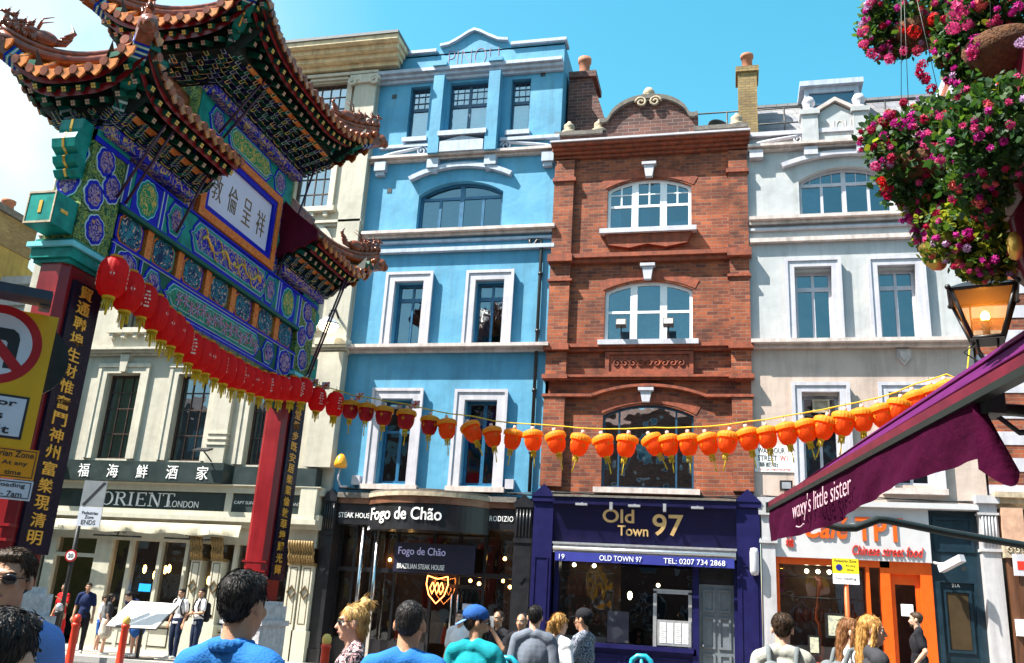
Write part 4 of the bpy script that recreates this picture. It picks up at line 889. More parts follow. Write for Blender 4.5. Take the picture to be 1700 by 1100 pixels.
for s, x, z, w, h, sh in (('Café', 1.62, 3.58, 0.95, 0.50, 0.25), ('TPT', 2.72, 3.56, 1.0, 0.52, 0.0), ('Chinese street food', 2.62, 3.24, 1.48, 0.22, 0.3), ('大', 1.20, 3.80, 0.18, 0.18, 0), ('排', 1.20, 3.58, 0.18, 0.18, 0), ('檔', 1.20, 3.36, 0.18, 0.18, 0)):
    text('lettering', s, w, h, (x, yt, z), RX, UP, M_orange if s in ('Café', 'TPT') else M_letr, cf, 0.04, shear=sh, bold=0.02 if s in ('Café', 'TPT') else 0)
mb = MB()
for a, b, c, d in ((0.97, 1.05, 0.12, 3.14), (3.20, 3.40, 0.12, 3.14), (4.02, 4.26, 0.12, 3.14), (1.05, 4.02, 3.0, 3.14), (1.05, 3.2, 0.8, 0.92), (2.9, 2.97, 0.92, 3.0), (3.4, 4.02, 2.88, 3.0)): mb.box(a, b, YF-0.06, YF+0.2, c, d)
mb.box(1.05, 3.2, YF, YF+0.2, 0.12, 0.8); panel(mb, 1.1, 2.1, 0.2, 0.75, YF, 0.05, 0.03); panel(mb, 2.15, 3.15, 0.2, 0.75, YF, 0.05, 0.03)
mb.build('window_frame', M_orange, cf)
mb = MB(); ring(mb, [(3.4, 0.14), (3.4, 2.88), (4.02, 2.88), (4.02, 0.14)], [(3.50, 0.75), (3.50, 2.66), (3.92, 2.66), (3.92, 0.75)], YF+0.05, YF+0.12)
panel(mb, 3.5, 3.92, 0.3, 0.65, YF+0.05, 0.03, 0.02); dr = mb.build('door', M_orange, cf); pane(3.5, 3.92, 0.75, 2.66, YF+0.09, cf)
MB().box(3.6, 3.85, YF+0.06, YF+0.08, 2.0, 2.25).build('paper_notice', M_letw, cf)
pane(1.05, 3.2, 0.92, 3.0, YF+0.1, cf)
MB().box(2.3, 2.88, YF+0.45, YF+0.5, 1.9, 2.95).build('white_panel', M_trim, cf)
mb = MB(); mb.box(2.0, 2.5, YF-0.02, YF+0.06, 1.45, 1.98); mb.box(1.62, 1.88, YF-0.02, YF+0.06, 1.08, 1.48); mo = mb.build('menu_case', M_black, cf)
mb = MB(); mb.box(2.06, 2.44, YF-0.03, YF-0.021, 1.5, 1.92); mb.box(1.66, 1.84, YF-0.03, YF-0.021, 1.12, 1.44); mb.build('menu_sheet', mat('printed_sheet', (0.45, 0.5, 0.5), 0.4, 0.5, 14, col2=(0.7, 0.65, 0.4)), mo)
mb = MB(); mb.box(1.0, 3.3, YF+0.35, YF+1.0, 0.9, 1.25)
for z in (2.3, 2.75): mb.tube([(1.06, YF+0.42, z), (2.9, YF+0.42, z)], 0.012, 6)
mb.build('counter', M_silver, cf); MB().box(1.0, 4.2, YF+1.4, YF+1.45, 0.2, 3.1).build('inner_wall', mat('tiled_wall', (0.22, 0.11, 0.06), 0.4, 0.5, 4), cf)
mb = MB()
for x in (1.7, 1.95, 2.2, 3.7): mb.ball((x, YF+0.7, 2.9), 0.05, 8, 6)
mb.build('ceiling_lamp', M_lampw, cf)
mb = MB(); mb.box(4.26, 5.27, YF-0.02, YF+0.25, 2.75, 4.3); mb.box(4.26, 4.42, YF-0.02, YF+0.25, 0.12, 2.75); mb.box(5.1, 5.27, YF-0.02, YF+0.25, 0.12, 2.75); mb.box(4.42, 5.1, YF+0.05, YF+0.12, 0.12, 2.75); panel(mb, 4.36, 5.17, 3.4, 4.15, YF-0.02, 0.06, 0.03); panel(mb, 4.48, 5.04, 0.3, 1.1, YF+0.05, 0.05, 0.03); panel(mb, 4.48, 5.04, 1.3, 2.6, YF+0.05, 0.05, 0.03)
mb.build('side_door', M_teal, cf); MB().add([(4.55, YF+0.045, 1.37), (4.97, YF+0.045, 1.37), (4.97, YF+0.045, 2.53), (4.55, YF+0.045, 2.53)], [(0, 1, 2, 3)]).build('pane', mat('brown_glass', (0.05, 0.035, 0.02), 0.1, 0.2, 3), cf)
text('lettering', '21A', 0.16, 0.07, (4.66, YF+0.03, 2.66), RX, UP, M_letw, cf, 0.01)

# ---- wooden pub front under the banded building
pf = room('pub_shopfront', 5.7, 12, 3.9, YF+0.3, 4, bnd, M_dark)
mb = MB(); mb.box(5.72, 6.1, YF-0.35, YF+0.3, 0.12, 3.3); mb.box(5.9, 6.0, YF-0.4, YF, 0.3, 3.2); mb.box(6.35, 6.45, YF-0.1, YF+0.2, 0.12, 3.3); mb.box(6.5, 12, YF-0.05, YF+0.2, 0.12, 0.95); mb.box(6.5, 12, YF-0.1, YF+0.2, 3.2, 3.3)
for x in (7.2, 8.1, 9.0): mb.box(x, x+0.12, YF-0.05, YF+0.2, 0.9, 3.2)
mb.build('timber_frame', M_wood, pf); pane(6.1, 12, 0.9, 3.3, YF+0.1, pf)
mb = MB(); mb.box(5.70, 6.12, YF-0.36, YF+0.3, 3.62, 4.36); mb.build('bracket', mat('pink_stone', (0.42, 0.25, 0.17), 0.7, 0.3, 5), pf)
mb = MB(); mb.box(5.66, 6.18, YF-0.42, YF+0.3, 3.3, 3.62)
for i in range(3): spiral(mb, (5.78+0.14*i, 3.46), 0.08, YF-0.43, 1.3, 0.02, 1, 12)
mb.build('capital', M_stone, pf)
mb = MB(); mb.box(6.2, 12, YF-0.2, YF+0.3, 3.3, 4.36); mb.build('fascia', M_bfas, pf)
MB().box(6.35, 8.5, YF-0.33, YF-0.25, 4.2, 4.27).build('sign_light', M_lampw, pf)
mb = MB(); mb.box(5.74, 6.04, YF-0.44, YF-0.36, 1.72, 2.05); mb.build('menu_sheet', M_letw, pf)

# ---- cream restaurant shopfront
M_sgr = mat('green_black_sign', (0.022, 0.034, 0.034), 0.35, 0.3, 3)
M_crf = mat('cream_paint', (0.50, 0.48, 0.39), 0.45, 0.08, 4, streak=0.15)
M_rib = mat('gilded_ribs', (0.22, 0.14, 0.05), 0.5, 0.5, 20, metal=0.2)
orr = room('restaurant_shopfront', -20.6, -10.3, 3.4, YC+0.3, 5, crm, M_dark)
MB().box(-18.5, -12.98, YC-0.55, YC+0.05, 4.36, 4.90).build('sign_box', M_sgr, orr)
for i, ch in enumerate('添福海鮮酒家'):
    text('lettering', ch, 0.34, 0.36, (-18.28+0.91*i, YC-0.55, 4.44), RX, UP, M_letw, orr, 0.02)
mb = MB(); mb.box(-20.9, -10.2, YC-0.30, YC+0.05, 4.16, 4.34); mb.box(-20.9, -10.2, YC-0.42, YC+0.05, 4.34, 4.36); mb.box(-20.9, -10.2, YC-0.34, YC+0.05, 3.52, 3.66); mb.box(-20.9, -10.2, YC-0.5, YC+0.05, 3.40, 3.52); mb.box(-20.9, -10.2, YC-0.3, YC+0.05, 3.30, 3.40)
mb.box(-12.95, -12.75, YC-0.26, YC, 3.66, 4.16); mb.box(-18.75, -18.5, YC-0.26, YC, 3.66, 4.16); mb.box(-11.35, -11.1, YC-0.4, YC, 4.36, 4.85); mb.box(-10.75, -10.3, YC-0.4, YC, 3.45, 4.36); mb.build('fascia_cornice', M_crf, orr)
mb = MB(); mb.box(-18.5, -12.95, YC-0.22, YC+0.05, 3.66, 4.16); mb.box(-12.75, -10.75, YC-0.22, YC+0.05, 3.66, 4.16); mb.box(-20.8, -18.75, YC-0.22, YC+0.05, 3.66, 4.16); mb.box(-12.7, -11.35, YC-0.4, YC, 4.37, 4.84); mb.box(-11.1, -10.4, YC-0.35, YC, 4.37, 4.84); mb.build('fascia', M_sgr, orr)
# serif capitals drawn stroke by stroke
def serif(word, x, z, h, w, gap, y, m, par, dep=0.02):
    mb = MB(); T, t, s = 0.15*h, 0.055*h, 0.08*h
    def bar(x0, z0, x1, z1, th):
        d = Vector((x1-x0, 0, z1-z0)); L = d.length; u = d/L; nn = Vector((-u.z, 0, u.x))
        mb.obox((x+(x0+x1)/2, y-dep/2, z+(z0+z1)/2), u*L/2, Vector((0, dep/2, 0)), nn*th/2)
    def srf(cx, cz, ww): mb.box(x+cx-ww/2, x+cx+ww/2, y-dep, y, z+cz-(0 if cz < h/2 else t), z+cz+(t if cz < h/2 else 0))
    for c in word:
        W = w*(0.45 if c == 'I' else 1)
        if c == 'O':
            o = [(x+W/2+W/2*math.cos(a), z+h/2+h/2*math.sin(a)) for a in np.linspace(0, 2*math.pi, 25)[:-1]]; q = [(x+W/2+(W/2-T)*math.cos(a), z+h/2+(h/2-t)*math.sin(a)) for a in np.linspace(0, 2*math.pi, 25)[:-1]]
            ring(mb, o, q, y-dep, y)
        elif c == 'R':
            bar(W*0.2, 0, W*0.2, h, T); srf(W*0.2, 0, W*0.45); srf(W*0.15, h, W*0.4)
            pts = [(x+W*0.25, z+h), (x+W*0.55, z+h)] + [(x+W*0.58+W*0.28*math.sin(a), z+h*0.76+h*0.24*math.cos(a)) for a in np.linspace(0.2, 2.9, 8)] + [(x+W*0.25, z+h*0.52)]
            ins = [(x+W*0.3, z+h-t), (x+W*0.52, z+h-t)] + [(x+W*0.52+W*0.2*math.sin(a), z+h*0.76+h*0.18*math.cos(a)) for a in np.linspace(0.2, 2.9, 8)] + [(x+W*0.3, z+h*0.52+t)]
            ring(mb, pts, ins, y-dep, y); bar(W*0.5, h*0.52, W*0.95, 0, T*0.9); srf(W*0.97, 0, W*0.25)
        elif c == 'I': bar(W/2, 0, W/2, h, T); srf(W/2, 0, W*0.95); srf(W/2, h, W*0.95)
        elif c == 'E':
            bar(W*0.22, 0, W*0.22, h, T); bar(W*0.1, h-t/2, W*0.85, h-t/2, t); bar(W*0.1, t/2, W*0.9, t/2, t); bar(W*0.2, h*0.52, W*0.65, h*0.52, t); bar(W*0.86, h, W*0.86, h*0.8, t); bar(W*0.9, 0, W*0.9, h*0.22, t); bar(W*0.65, h*0.43, W*0.65, h*0.61, t)
        elif c == 'N': bar(W*0.15, 0, W*0.15, h, t*1.2); bar(W*0.9, 0, W*0.9, h, t*1.2); bar(W*0.14, h, W*0.9, 0, T); srf(W*0.15, 0, W*0.35); srf(W*0.08, h, W*0.3); srf(W*0.9, h, W*0.35)
        elif c == 'T': bar(W/2, 0, W/2, h, T); bar(0, h-t/2, W, h-t/2, t); bar(t/2, h, t/2, h*0.78, t); bar(W-t/2, h, W-t/2, h*0.78, t); srf(W/2, 0, W*0.5)
        x += W+gap
    return mb.build('lettering', m, par)
serif('ORIENT', -16.72, 3.74, 0.36, 0.36, 0.055, YC-0.22, M_letw, orr)
text('lettering', 'LONDON', 0.88, 0.17, (-14.62, YC-0.22, 3.74), RX, UP, M_letw, orr, 0.02, bold=-0.01)
text('lettering', 'CAPT SUN', 0.55, 0.08, (-12.7, YC-0.22, 3.88), RX, UP, M_letw, orr, 0.01); text('lettering', 'RESTAURANT', 0.75, 0.08, (-11.55, YC-0.22, 3.88), RX, UP, M_letw, orr, 0.01)
mb = MB(); n = 60; v = []
for i in range(n+1):
    x = -18.4+6.2*i/n; v += [(x, YC-0.55+0.02*math.sin(i*0.9), 3.30), (x, YC-0.62+0.03*math.sin(i*1.3), 3.16+0.02*math.sin(i*0.6)), (x, YC-0.60+0.03*math.sin(i*0.7), 3.02+0.02*math.sin(i*0.5))]
mb.add(v, [(3*i, 3*i+1, 3*i+4, 3*i+3) for i in range(n)] + [(3*i+1, 3*i+2, 3*i+5, 3*i+4) for i in range(n)], 0, True); mb.build('folded_awning', mat('cream_canvas', (0.5, 0.46, 0.35), 0.8, 0.2, 5), orr)
text('lettering', 'orient-london.com', 0.95, 0.09, (-17.9, YC-0.66, 3.12), RX, UP, M_letw, orr, 0.004); text('lettering', 'Tel: 020', 0.42, 0.09, (-13.1, YC-0.66, 3.10), RX, UP, M_letw, orr, 0.004)
# frames, columns, capitals, riser
mb = MB(); ZT = 2.85
for a, b in ((-20.8, -20.5), (-18.3, -18.0), (-16.75, -16.25), (-15.72, -15.62), (-14.82, -14.72), (-14.02, -13.92), (-13.15, -13.05), (-12.6, -12.5), (-11.6, -11.5), (-11.0, -10.9)): mb.box(a, b, YC-0.05, YC+0.2, 0.12, 3.3)
mb.box(-20.8, -10.3, YC-0.06, YC+0.22, ZT, 3.3); mb.box(-16.3, -10.9, YC-0.12, YC+0.22, 0.74, 0.84)
mb.box(-16.3, -10.9, YC-0.03, YC+0.2, 0.12, 0.74); mb.box(-20.6, -18.2, YC-0.03, YC+0.2, 0.12, 0.9); mb.box(-18.0, -16.75, YC-0.02, YC+0.2, 2.35, 2.45)
mb.build('window_frame', M_crf, orr)
mb = MB()
for i in range(5): panel(mb, -16.15+1.06*i, -15.2+1.06*i, 0.2, 0.68, YC-0.03, 0.03, 0.012)
panel(mb, -20.4, -18.4, 0.2, 0.8, YC-0.03, 0.03, 0.012); mb.build('riser_moulding', M_black, orr)
pane(-20.5, -10.9, 0.84, ZT, YC+0.08, orr, M_glasss)
mb = MB(); cm = MB(); dm = MB()
for x in (-18.62, -13.52, -12.92, -10.74, -10.38):
    mb.box(x-0.15, x+0.15, YC-0.24, YC+0.1, 0.12, 2.45); mb.box(x-0.2, x+0.2, YC-0.3, YC+0.1, 0.12, 0.85)
    panel(dm, x-0.10, x+0.10, 1.0, 2.35, YC-0.24, 0.016, 0.008)
    for i in range(5): xx = x-0.14+0.07*i; cm.tube([(xx, YC-0.26, 2.48), (xx, YC-0.34, 2.62), (xx, YC-0.30, 2.72), (xx, YC-0.40, 2.86), (xx, YC-0.42, 3.0)], 0.04, 6)
    cm.box(x-0.18, x+0.18, YC-0.28, YC, 2.40, 2.47)
    for s_, y_ in ((0.17, -0.262), ): ring(dm, [(x, 1.75-s_), (x+s_*0.75, 1.75), (x, 1.75+s_), (x-s_*0.75, 1.75)], [(x, 1.75-s_+0.05), (x+s_*0.75-0.035, 1.75), (x, 1.75+s_-0.05), (x-s_*0.75+0.035, 1.75)], YC+y_-0.02, YC+y_+0.02)
mb.build('column', M_crf, orr); cm.build('capital', M_rib, orr); dm.build('column_moulding', mat('bronze_line', (0.10, 0.065, 0.025), 0.5, 0.2), orr)
mb = MB()
for x in (-15.9, -13.75):
    mb.box(x-0.72, x+0.72, YC-0.42, YC-0.36, 2.90, 2.94); mb.tube([(x, YC, 3.2), (x, YC-0.3, 3.15), (x, YC-0.39, 2.95)], 0.02, 6); spiral(mb, (x-0.12, 3.06), 0.1, YC-0.3, 1.2, 0.012, 1, 14); spiral(mb, (x+0.12, 3.06), 0.1, YC-0.3, 1.2, 0.012, -1, 14)
mb.build('picture_light', M_iron, orr)
mb = MB()
for x, y, z in ((-16.0, 1.2, 2.15), (-15.75, 1.8, 2.18), (-15.3, 1.3, 2.2), (-14.95, 2.4, 2.1), (-14.2, 1.6, 1.95), (-15.45, 0.9, 2.0)): mb.ball((x, YC+y, z), (0.05, 0.05, 0.12), 8, 6)
mb.build('wall_lamp', M_lamp, orr)
mb = MB(); mb.box(-15.6, -15.25, YC+0.5, YC+0.52, 1.55, 1.75); mb.build('screen', mat('screen_glow', (0, 0.3, 0.8), 0.5, 0, emit=(0.02, 0.3, 0.8), es=1.5), orr)
mb = MB(); mb.box(-15.1, -14.95, YC+0.5, YC+0.52, 1.4, 1.7); mb.box(-13.9, -13.2, YC+0.7, YC+0.72, 0.9, 1.7); mb.build('poster', mat('green_poster', (0.12, 0.30, 0.24), 0.6, 0.3), orr)
mb = MB(); mb.box(-20.5, -10.4, YC+2.5, YC+2.6, 0.2, 3.2); mb.build('inner_wall', mat('blue_grey_wall', (0.028, 0.036, 0.042), 0.8, 0.6, 1.5), orr)

# ---- small things fixed to the facades
def sign_plate(name, label, cat, x0, x1, z0, z1, y, m, border=None, bm=None):
    t = thing(name, label, cat, ((x0+x1)/2, y, z0)); MB().box(x0, x1, y-0.02, y, z0, z1).build('plate', m, t)
    if border: b = MB(); panel(b, x0+border, x1-border, z0+border, z1-border, y-0.02, border, 0.003); b.build('border', bm or M_letb, t)
    return t
t = sign_plate('street_name_sign', 'white street name plate with black words on the white building', 'sign', 0.56, 1.50, 5.08, 5.72, YF-0.02, mat('enamel_white', (0.8, 0.8, 0.78), 0.3, 0.03))
text('lettering', 'WARDOUR', 0.62, 0.13, (0.64, YF-0.04, 5.52), RX, UP, M_letb, t, 0.004, bold=0.012); text('lettering', 'STREET', 0.44, 0.13, (0.64, YF-0.04, 5.34), RX, UP, M_letb, t, 0.004, bold=0.012); text('lettering', 'W1', 0.17, 0.13, (1.14, YF-0.04, 5.34), RX, UP, M_letr, t, 0.004, bold=0.012)
text('lettering', '華都街', 0.44, 0.12, (0.66, YF-0.04, 5.19), RX, UP, M_letb, t, 0.004); text('lettering', 'CITY OF WESTMINSTER', 0.74, 0.045, (0.64, YF-0.04, 5.11), RX, UP, M_letr, t, 0.004)
def flood(x, z, lab):
    t = thing('floodlight', lab, 'floodlight', (x, YF-0.3, z), 0, 'small floodlights on the window sill')
    MB().obox((0, -0.06, 0.38), (0.13, 0, 0), (0, 0.07, -0.03), (0, 0.03, 0.09)).build('lamp_head', M_iron, t, local=True)
    MB().obox((0, -0.135, 0.40), (0.11, 0, 0), (0, 0.006, 0), (0, 0.02, 0.07)).build('lens', mat('lamp_lens', (0.5, 0.45, 0.4), 0.2, 0.1), t, local=True)
    MB().tube([(0, 0.1, 0), (0.0, 0, 0.15), (0, -0.05, 0.3)], 0.018, 6).build('bracket', M_iron, t, local=True); return t
flood(-2.63, 8.33, 'left one of two small floodlights on the brick building\'s window sill'); flood(-1.45, 8.33, 'right one of two small floodlights on the brick building\'s window sill')
def cctv(loc, rz, lab, s=1):
    t = thing('security_camera', lab, 'camera', loc, rz)
    MB().obox((0, -0.25*s, 0), (0.07*s, 0, 0), (0, 0.26*s, -0.1*s), (0, 0.02*s, 0.065*s)).build('housing', M_trimw, t, local=True)
    MB().obox((0, -0.52*s, -0.10*s), (0.05*s, 0, 0), (0, 0.01*s, 0), (0, 0, 0.045*s)).build('lens', M_black, t, local=True)
    MB().tube([(0, 0.25*s, 0.05*s), (0, 0.05*s, 0.0), (0, -0.1*s, 0)], 0.03*s, 6).build('bracket', M_trimw, t, local=True); return t
cctv((4.42, YF-0.25, 3.12), R(38), 'white tubular security camera on the dark panel beside the orange door', 1.1)
t = thing('alarm_box', 'long white alarm box on the right navy pilaster', 'alarm box', (0.50, YF-0.36, 3.0)); MB().lathe([(0, 0), (0.08, 0.02), (0.1, 0.1), (0.1, 0.5), (0.08, 0.6), (0, 0.62)], (0, 0, -0.32), 14).build('cover', M_trimw, t, local=True); MB().box(-0.06, 0.06, 0.02, 0.12, -0.2, 0.2).build('back_plate', M_trim, t, local=True)
t = thing('alarm_box', 'small white alarm box with a red mark on the wooden pub post', 'alarm box', (5.95, YF-0.42, 2.95)); MB().box(-0.15, 0.15, -0.06, 0.0, -0.02, 0.42).build('cover', M_trimw, t, local=True); MB().box(-0.08, 0.08, -0.065, -0.058, 0.1, 0.28).build('red_mark', M_letr, t, local=True)
t = thing('wall_lamp', 'lit bowl lamp on a black arm fixed to the cream pier', 'wall lamp', (-10.42, YC-0.3, 8.42))
MB().tube([(0, 0.25, 0.55), (0.02, -0.1, 0.75), (0.02, -0.4, 0.62), (0.02, -0.45, 0.4)], 0.035, 8).build('arm', M_iron, t, local=True); MB().lathe([(0.04, 0.42), (0.10, 0.4), (0.30, 0.24), (0.33, 0.2), (0.30, 0.2)], (0.02, -0.45, 0), 20).build('shade', M_trim, t, local=True); MB().lathe([(0.28, 0.2), (0.22, 0.08), (0.1, 0.0), (0, -0.02)], (0.02, -0.45, 0), 16).build('bowl', mat('lit_bowl', (1, 0.9, 0.6), 0.4, 0, emit=(1, 0.82, 0.5), es=2.2), t, local=True)
t = thing('beacon_lamp', 'rounded yellow lamp on a white bent bracket above the black fascia', 'lamp', (-9.78, YF-0.35, 4.3)); MB().tube([(0.15, 0.3, 0.15), (0, 0.05, 0.12), (-0.05, -0.05, 0.3), (-0.02, -0.05, 0.6)], 0.025, 6).build('bracket', M_trimw, t, local=True); MB().lathe([(0, 0), (0.16, 0.02), (0.17, 0.12), (0.12, 0.28), (0.05, 0.36), (0, 0.37)], (-0.02, -0.05, 0.58), 12).build('lamp_body', mat('yellow_plastic', (0.7, 0.30, 0.01), 0.35, 0.1), t, local=True)
for x, lab in ((-9.45, 'small white junction box beside the yellow lamp on the blue wall'), (-5.35, 'small white junction box beside the drain pipe on the blue wall')):
    t = thing('junction_box', lab, 'box', (x, YF-0.05, 4.5)); MB().box(-0.11, 0.11, -0.1, 0.05, 0, 0.24).build('cover', M_trimw, t, local=True); MB().tube([(0, -0.04, 0), (0.02, -0.05, -0.12), (0.15, -0.06, -0.2)], 0.012, 5).build('cable', M_iron, t, local=True)
cab = MB()
for a, b, z in ((-9.9, -4.6, 4.36), (-4.4, 0.4, 4.42), (0.6, 5.6, 4.46)):
    for k in range(3): cab.tube([(a+(b-a)*t, YF-0.08-0.02*k, z+0.03*k+0.03*math.sin(9*t+k*2)) for t in np.linspace(0, 1, 24)], 0.012, 5)
tag(cab.build('cable_run', M_iron), 'thin black cables looped along the top of the shop fascias', 'cable')
def trough(x, z, lab):
    t = thing('sign_floodlight', lab, 'floodlight', (x, YC-0.6, z), 0, 'flat floodlights above the restaurant sign'); MB().obox((0, -0.3, 0.28), (0.22, 0, 0), (0, 0.14, 0.05), (0, 0, 0.025)).build('lamp_head', M_iron, t, local=True); MB().tube([(0, 0.2, 0.05), (0, 0, 0.15), (0, -0.25, 0.26)], 0.02, 6).build('arm', M_iron, t, local=True)
for x, lab in ((-18.3, 'flat floodlight above the leftmost white character of the dark restaurant sign'), (-13.45, 'flat floodlight above the last white character of the dark restaurant sign')): trough(x, 4.9, lab)
t = thing('box_light', 'small black box light under the street name plate', 'floodlight', (1.25, YF-0.2, 4.62)); MB().box(-0.14, 0.14, -0.15, 0.12, 0, 0.22).build('housing', M_black, t, local=True); MB().box(-0.1, 0.1, -0.16, -0.151, 0.03, 0.18).build('lens', M_silver, t, local=True)
# ================================================================== the painted gate across the street
GX, GD = -8.75, 0.50; GC = GX-GD/2           # front plane, depth, centre line
gate = thing('ceremonial_gate', 'ornate painted Chinese gate with three tiled roofs and red pillars across the street', 'gate', (GC, 13.5, 0))
M_gred = mat('gate_red_lacquer', (0.20, 0.006, 0.010), 0.3, 0.25, 2, streak=0.3)
M_tur = mat('turquoise_paint', (0.008, 0.21, 0.18), 0.4, 0.35, 5, streak=0.3, spec=0.15)
M_dgr = mat('deep_green_paint', (0.008, 0.085, 0.055), 0.4, 0.25, 6, spec=0.15)
M_gbl = mat('royal_blue_paint', (0.004, 0.010, 0.38), 0.4, 0.12, 6, spec=0.15)
M_nvy = mat('bracket_navy', (0.018, 0.016, 0.075), 0.4, 0.25, 6, spec=0.15)
M_pal = mat('pale_line_paint', (0.45, 0.55, 0.58), 0.5, 0.08, 8)
M_cya = mat('pale_cyan_paint', (0.18, 0.52, 0.58), 0.45, 0.1, 8, spec=0.15)
M_org = brocade('orange_gilt', (0.55, 0.07, 0.015), (0.72, 0.26, 0.06), (0.62, 0.12, 0.02), 22, 0.10)
M_bgb = brocade('blue_gold_scroll', (0.012, 0.012, 0.33), (0.55, 0.36, 0.10), (0.02, 0.14, 0.22), 8, 0.055)
M_ggb = brocade('green_gold_scroll', (0.01, 0.20, 0.08), (0.62, 0.38, 0.09), (0.02, 0.28, 0.14), 9, 0.06)
M_flo = brocade('purple_floral', (0.022, 0.008, 0.20), (0.42, 0.27, 0.36), (0.50, 0.22, 0.10), 13, 0.07)
M_gfl = brocade('green_floral', (0.008, 0.13, 0.06), (0.05, 0.33, 0.22), (0.50, 0.22, 0.26), 15, 0.08)
M_gpt = brocade('green_leafwork', (0.004, 0.05, 0.03), (0.26, 0.30, 0.06), (0.02, 0.15, 0.09), 16, 0.08)
M_mix = brocade('mosaic_flowers', (0.008, 0.022, 0.075), (0.03, 0.20, 0.26), (0.75, 0.38, 0.28), 12, 0.07)
M_lil = mat('lilac_white_board', (0.60, 0.56, 0.70), 0.35, 0.05, 2)
M_tile = mat('amber_glazed_tile', (0.40, 0.095, 0.014), 0.22, 0.5, 7, col2=(0.68, 0.23, 0.04))
M_tiled = mat('brown_glazed_tile', (0.20, 0.05, 0.018), 0.25, 0.5, 7)
M_mar = mat('maroon_board', (0.095, 0.004, 0.016), 0.4, 0.25, 3, spec=0.15)
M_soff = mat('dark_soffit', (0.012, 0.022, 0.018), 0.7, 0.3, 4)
M_lin = mat('grey_green_line', (0.30, 0.36, 0.34), 0.5, 0.3, 8); M_lin2 = mat('lilac_line', (0.26, 0.22, 0.36), 0.5, 0.3, 8)
M_flw = mat('rafter_flower', (0.55, 0.36, 0.28), 0.5, 0.1, 8)
M_ins = mat('black_lacquer', (0.012, 0.010, 0.022), 0.25, 0.2, 5, spec=0.15)
M_goldc = mat('gilt_characters', (0.85, 0.42, 0.05), 0.35, 0.12, 12, metal=0.25)
M_carv = mat('carved_pale_stone', (0.50, 0.48, 0.50), 0.7, 0.3, 9, 0.8, 22)
F = GX                                                     # +X face
def lobed(cy, cz, ry, rz, n=8, k=0.10, m=48):
    return [(cy+ry*(1+k*abs(math.cos(n*a/2))-k*0.5)*math.cos(a), cz+rz*(1+k*abs(math.cos(n*a/2))-k*0.5)*math.sin(a)) for a in np.linspace(0, 2*math.pi, m+1)[:-1]]
def hexa(y0, y1, z0, z1, p):
    zm = (z0+z1)/2; h = (z1-z0)/2
    return [(y0+p, z0), (y1-p, z0), (y1-p*0.45, z0+h*0.55), (y1-p*0.45, zm-h*0.25), (y1, zm), (y1-p*0.45, zm+h*0.25), (y1-p*0.45, z1-h*0.55), (y1-p, z1), (y0+p, z1), (y0+p*0.45, z1-h*0.55), (y0+p*0.45, zm+h*0.25), (y0, zm), (y0+p*0.45, zm-h*0.25), (y0+p*0.45, z0+h*0.55)]
def shrink(poly, d):
    cy = sum(a for a, b in poly)/len(poly); cz = sum(b for a, b in poly)/len(poly)
    hy = max(abs(a-cy) for a, b in poly); hz = max(abs(b-cz) for a, b in poly)
    return [(cy+(a-cy)*(1-d/hy), cz+(b-cz)*(1-d/hz)) for a, b in poly]
def nested(name, poly, mats, steps, par, x0=None, first=0.012):
    """concentric painted borders round a field, each layer a few millimetres proud of the last"""
    mb = MB(); x = F if x0 is None else x0; d = 0
    for i, s in enumerate(steps):
        d += s; mb.prism(shrink(poly, d), x-0.004, x+first+0.006*i, i, 'X')
    return mb.build(name, mats, par)

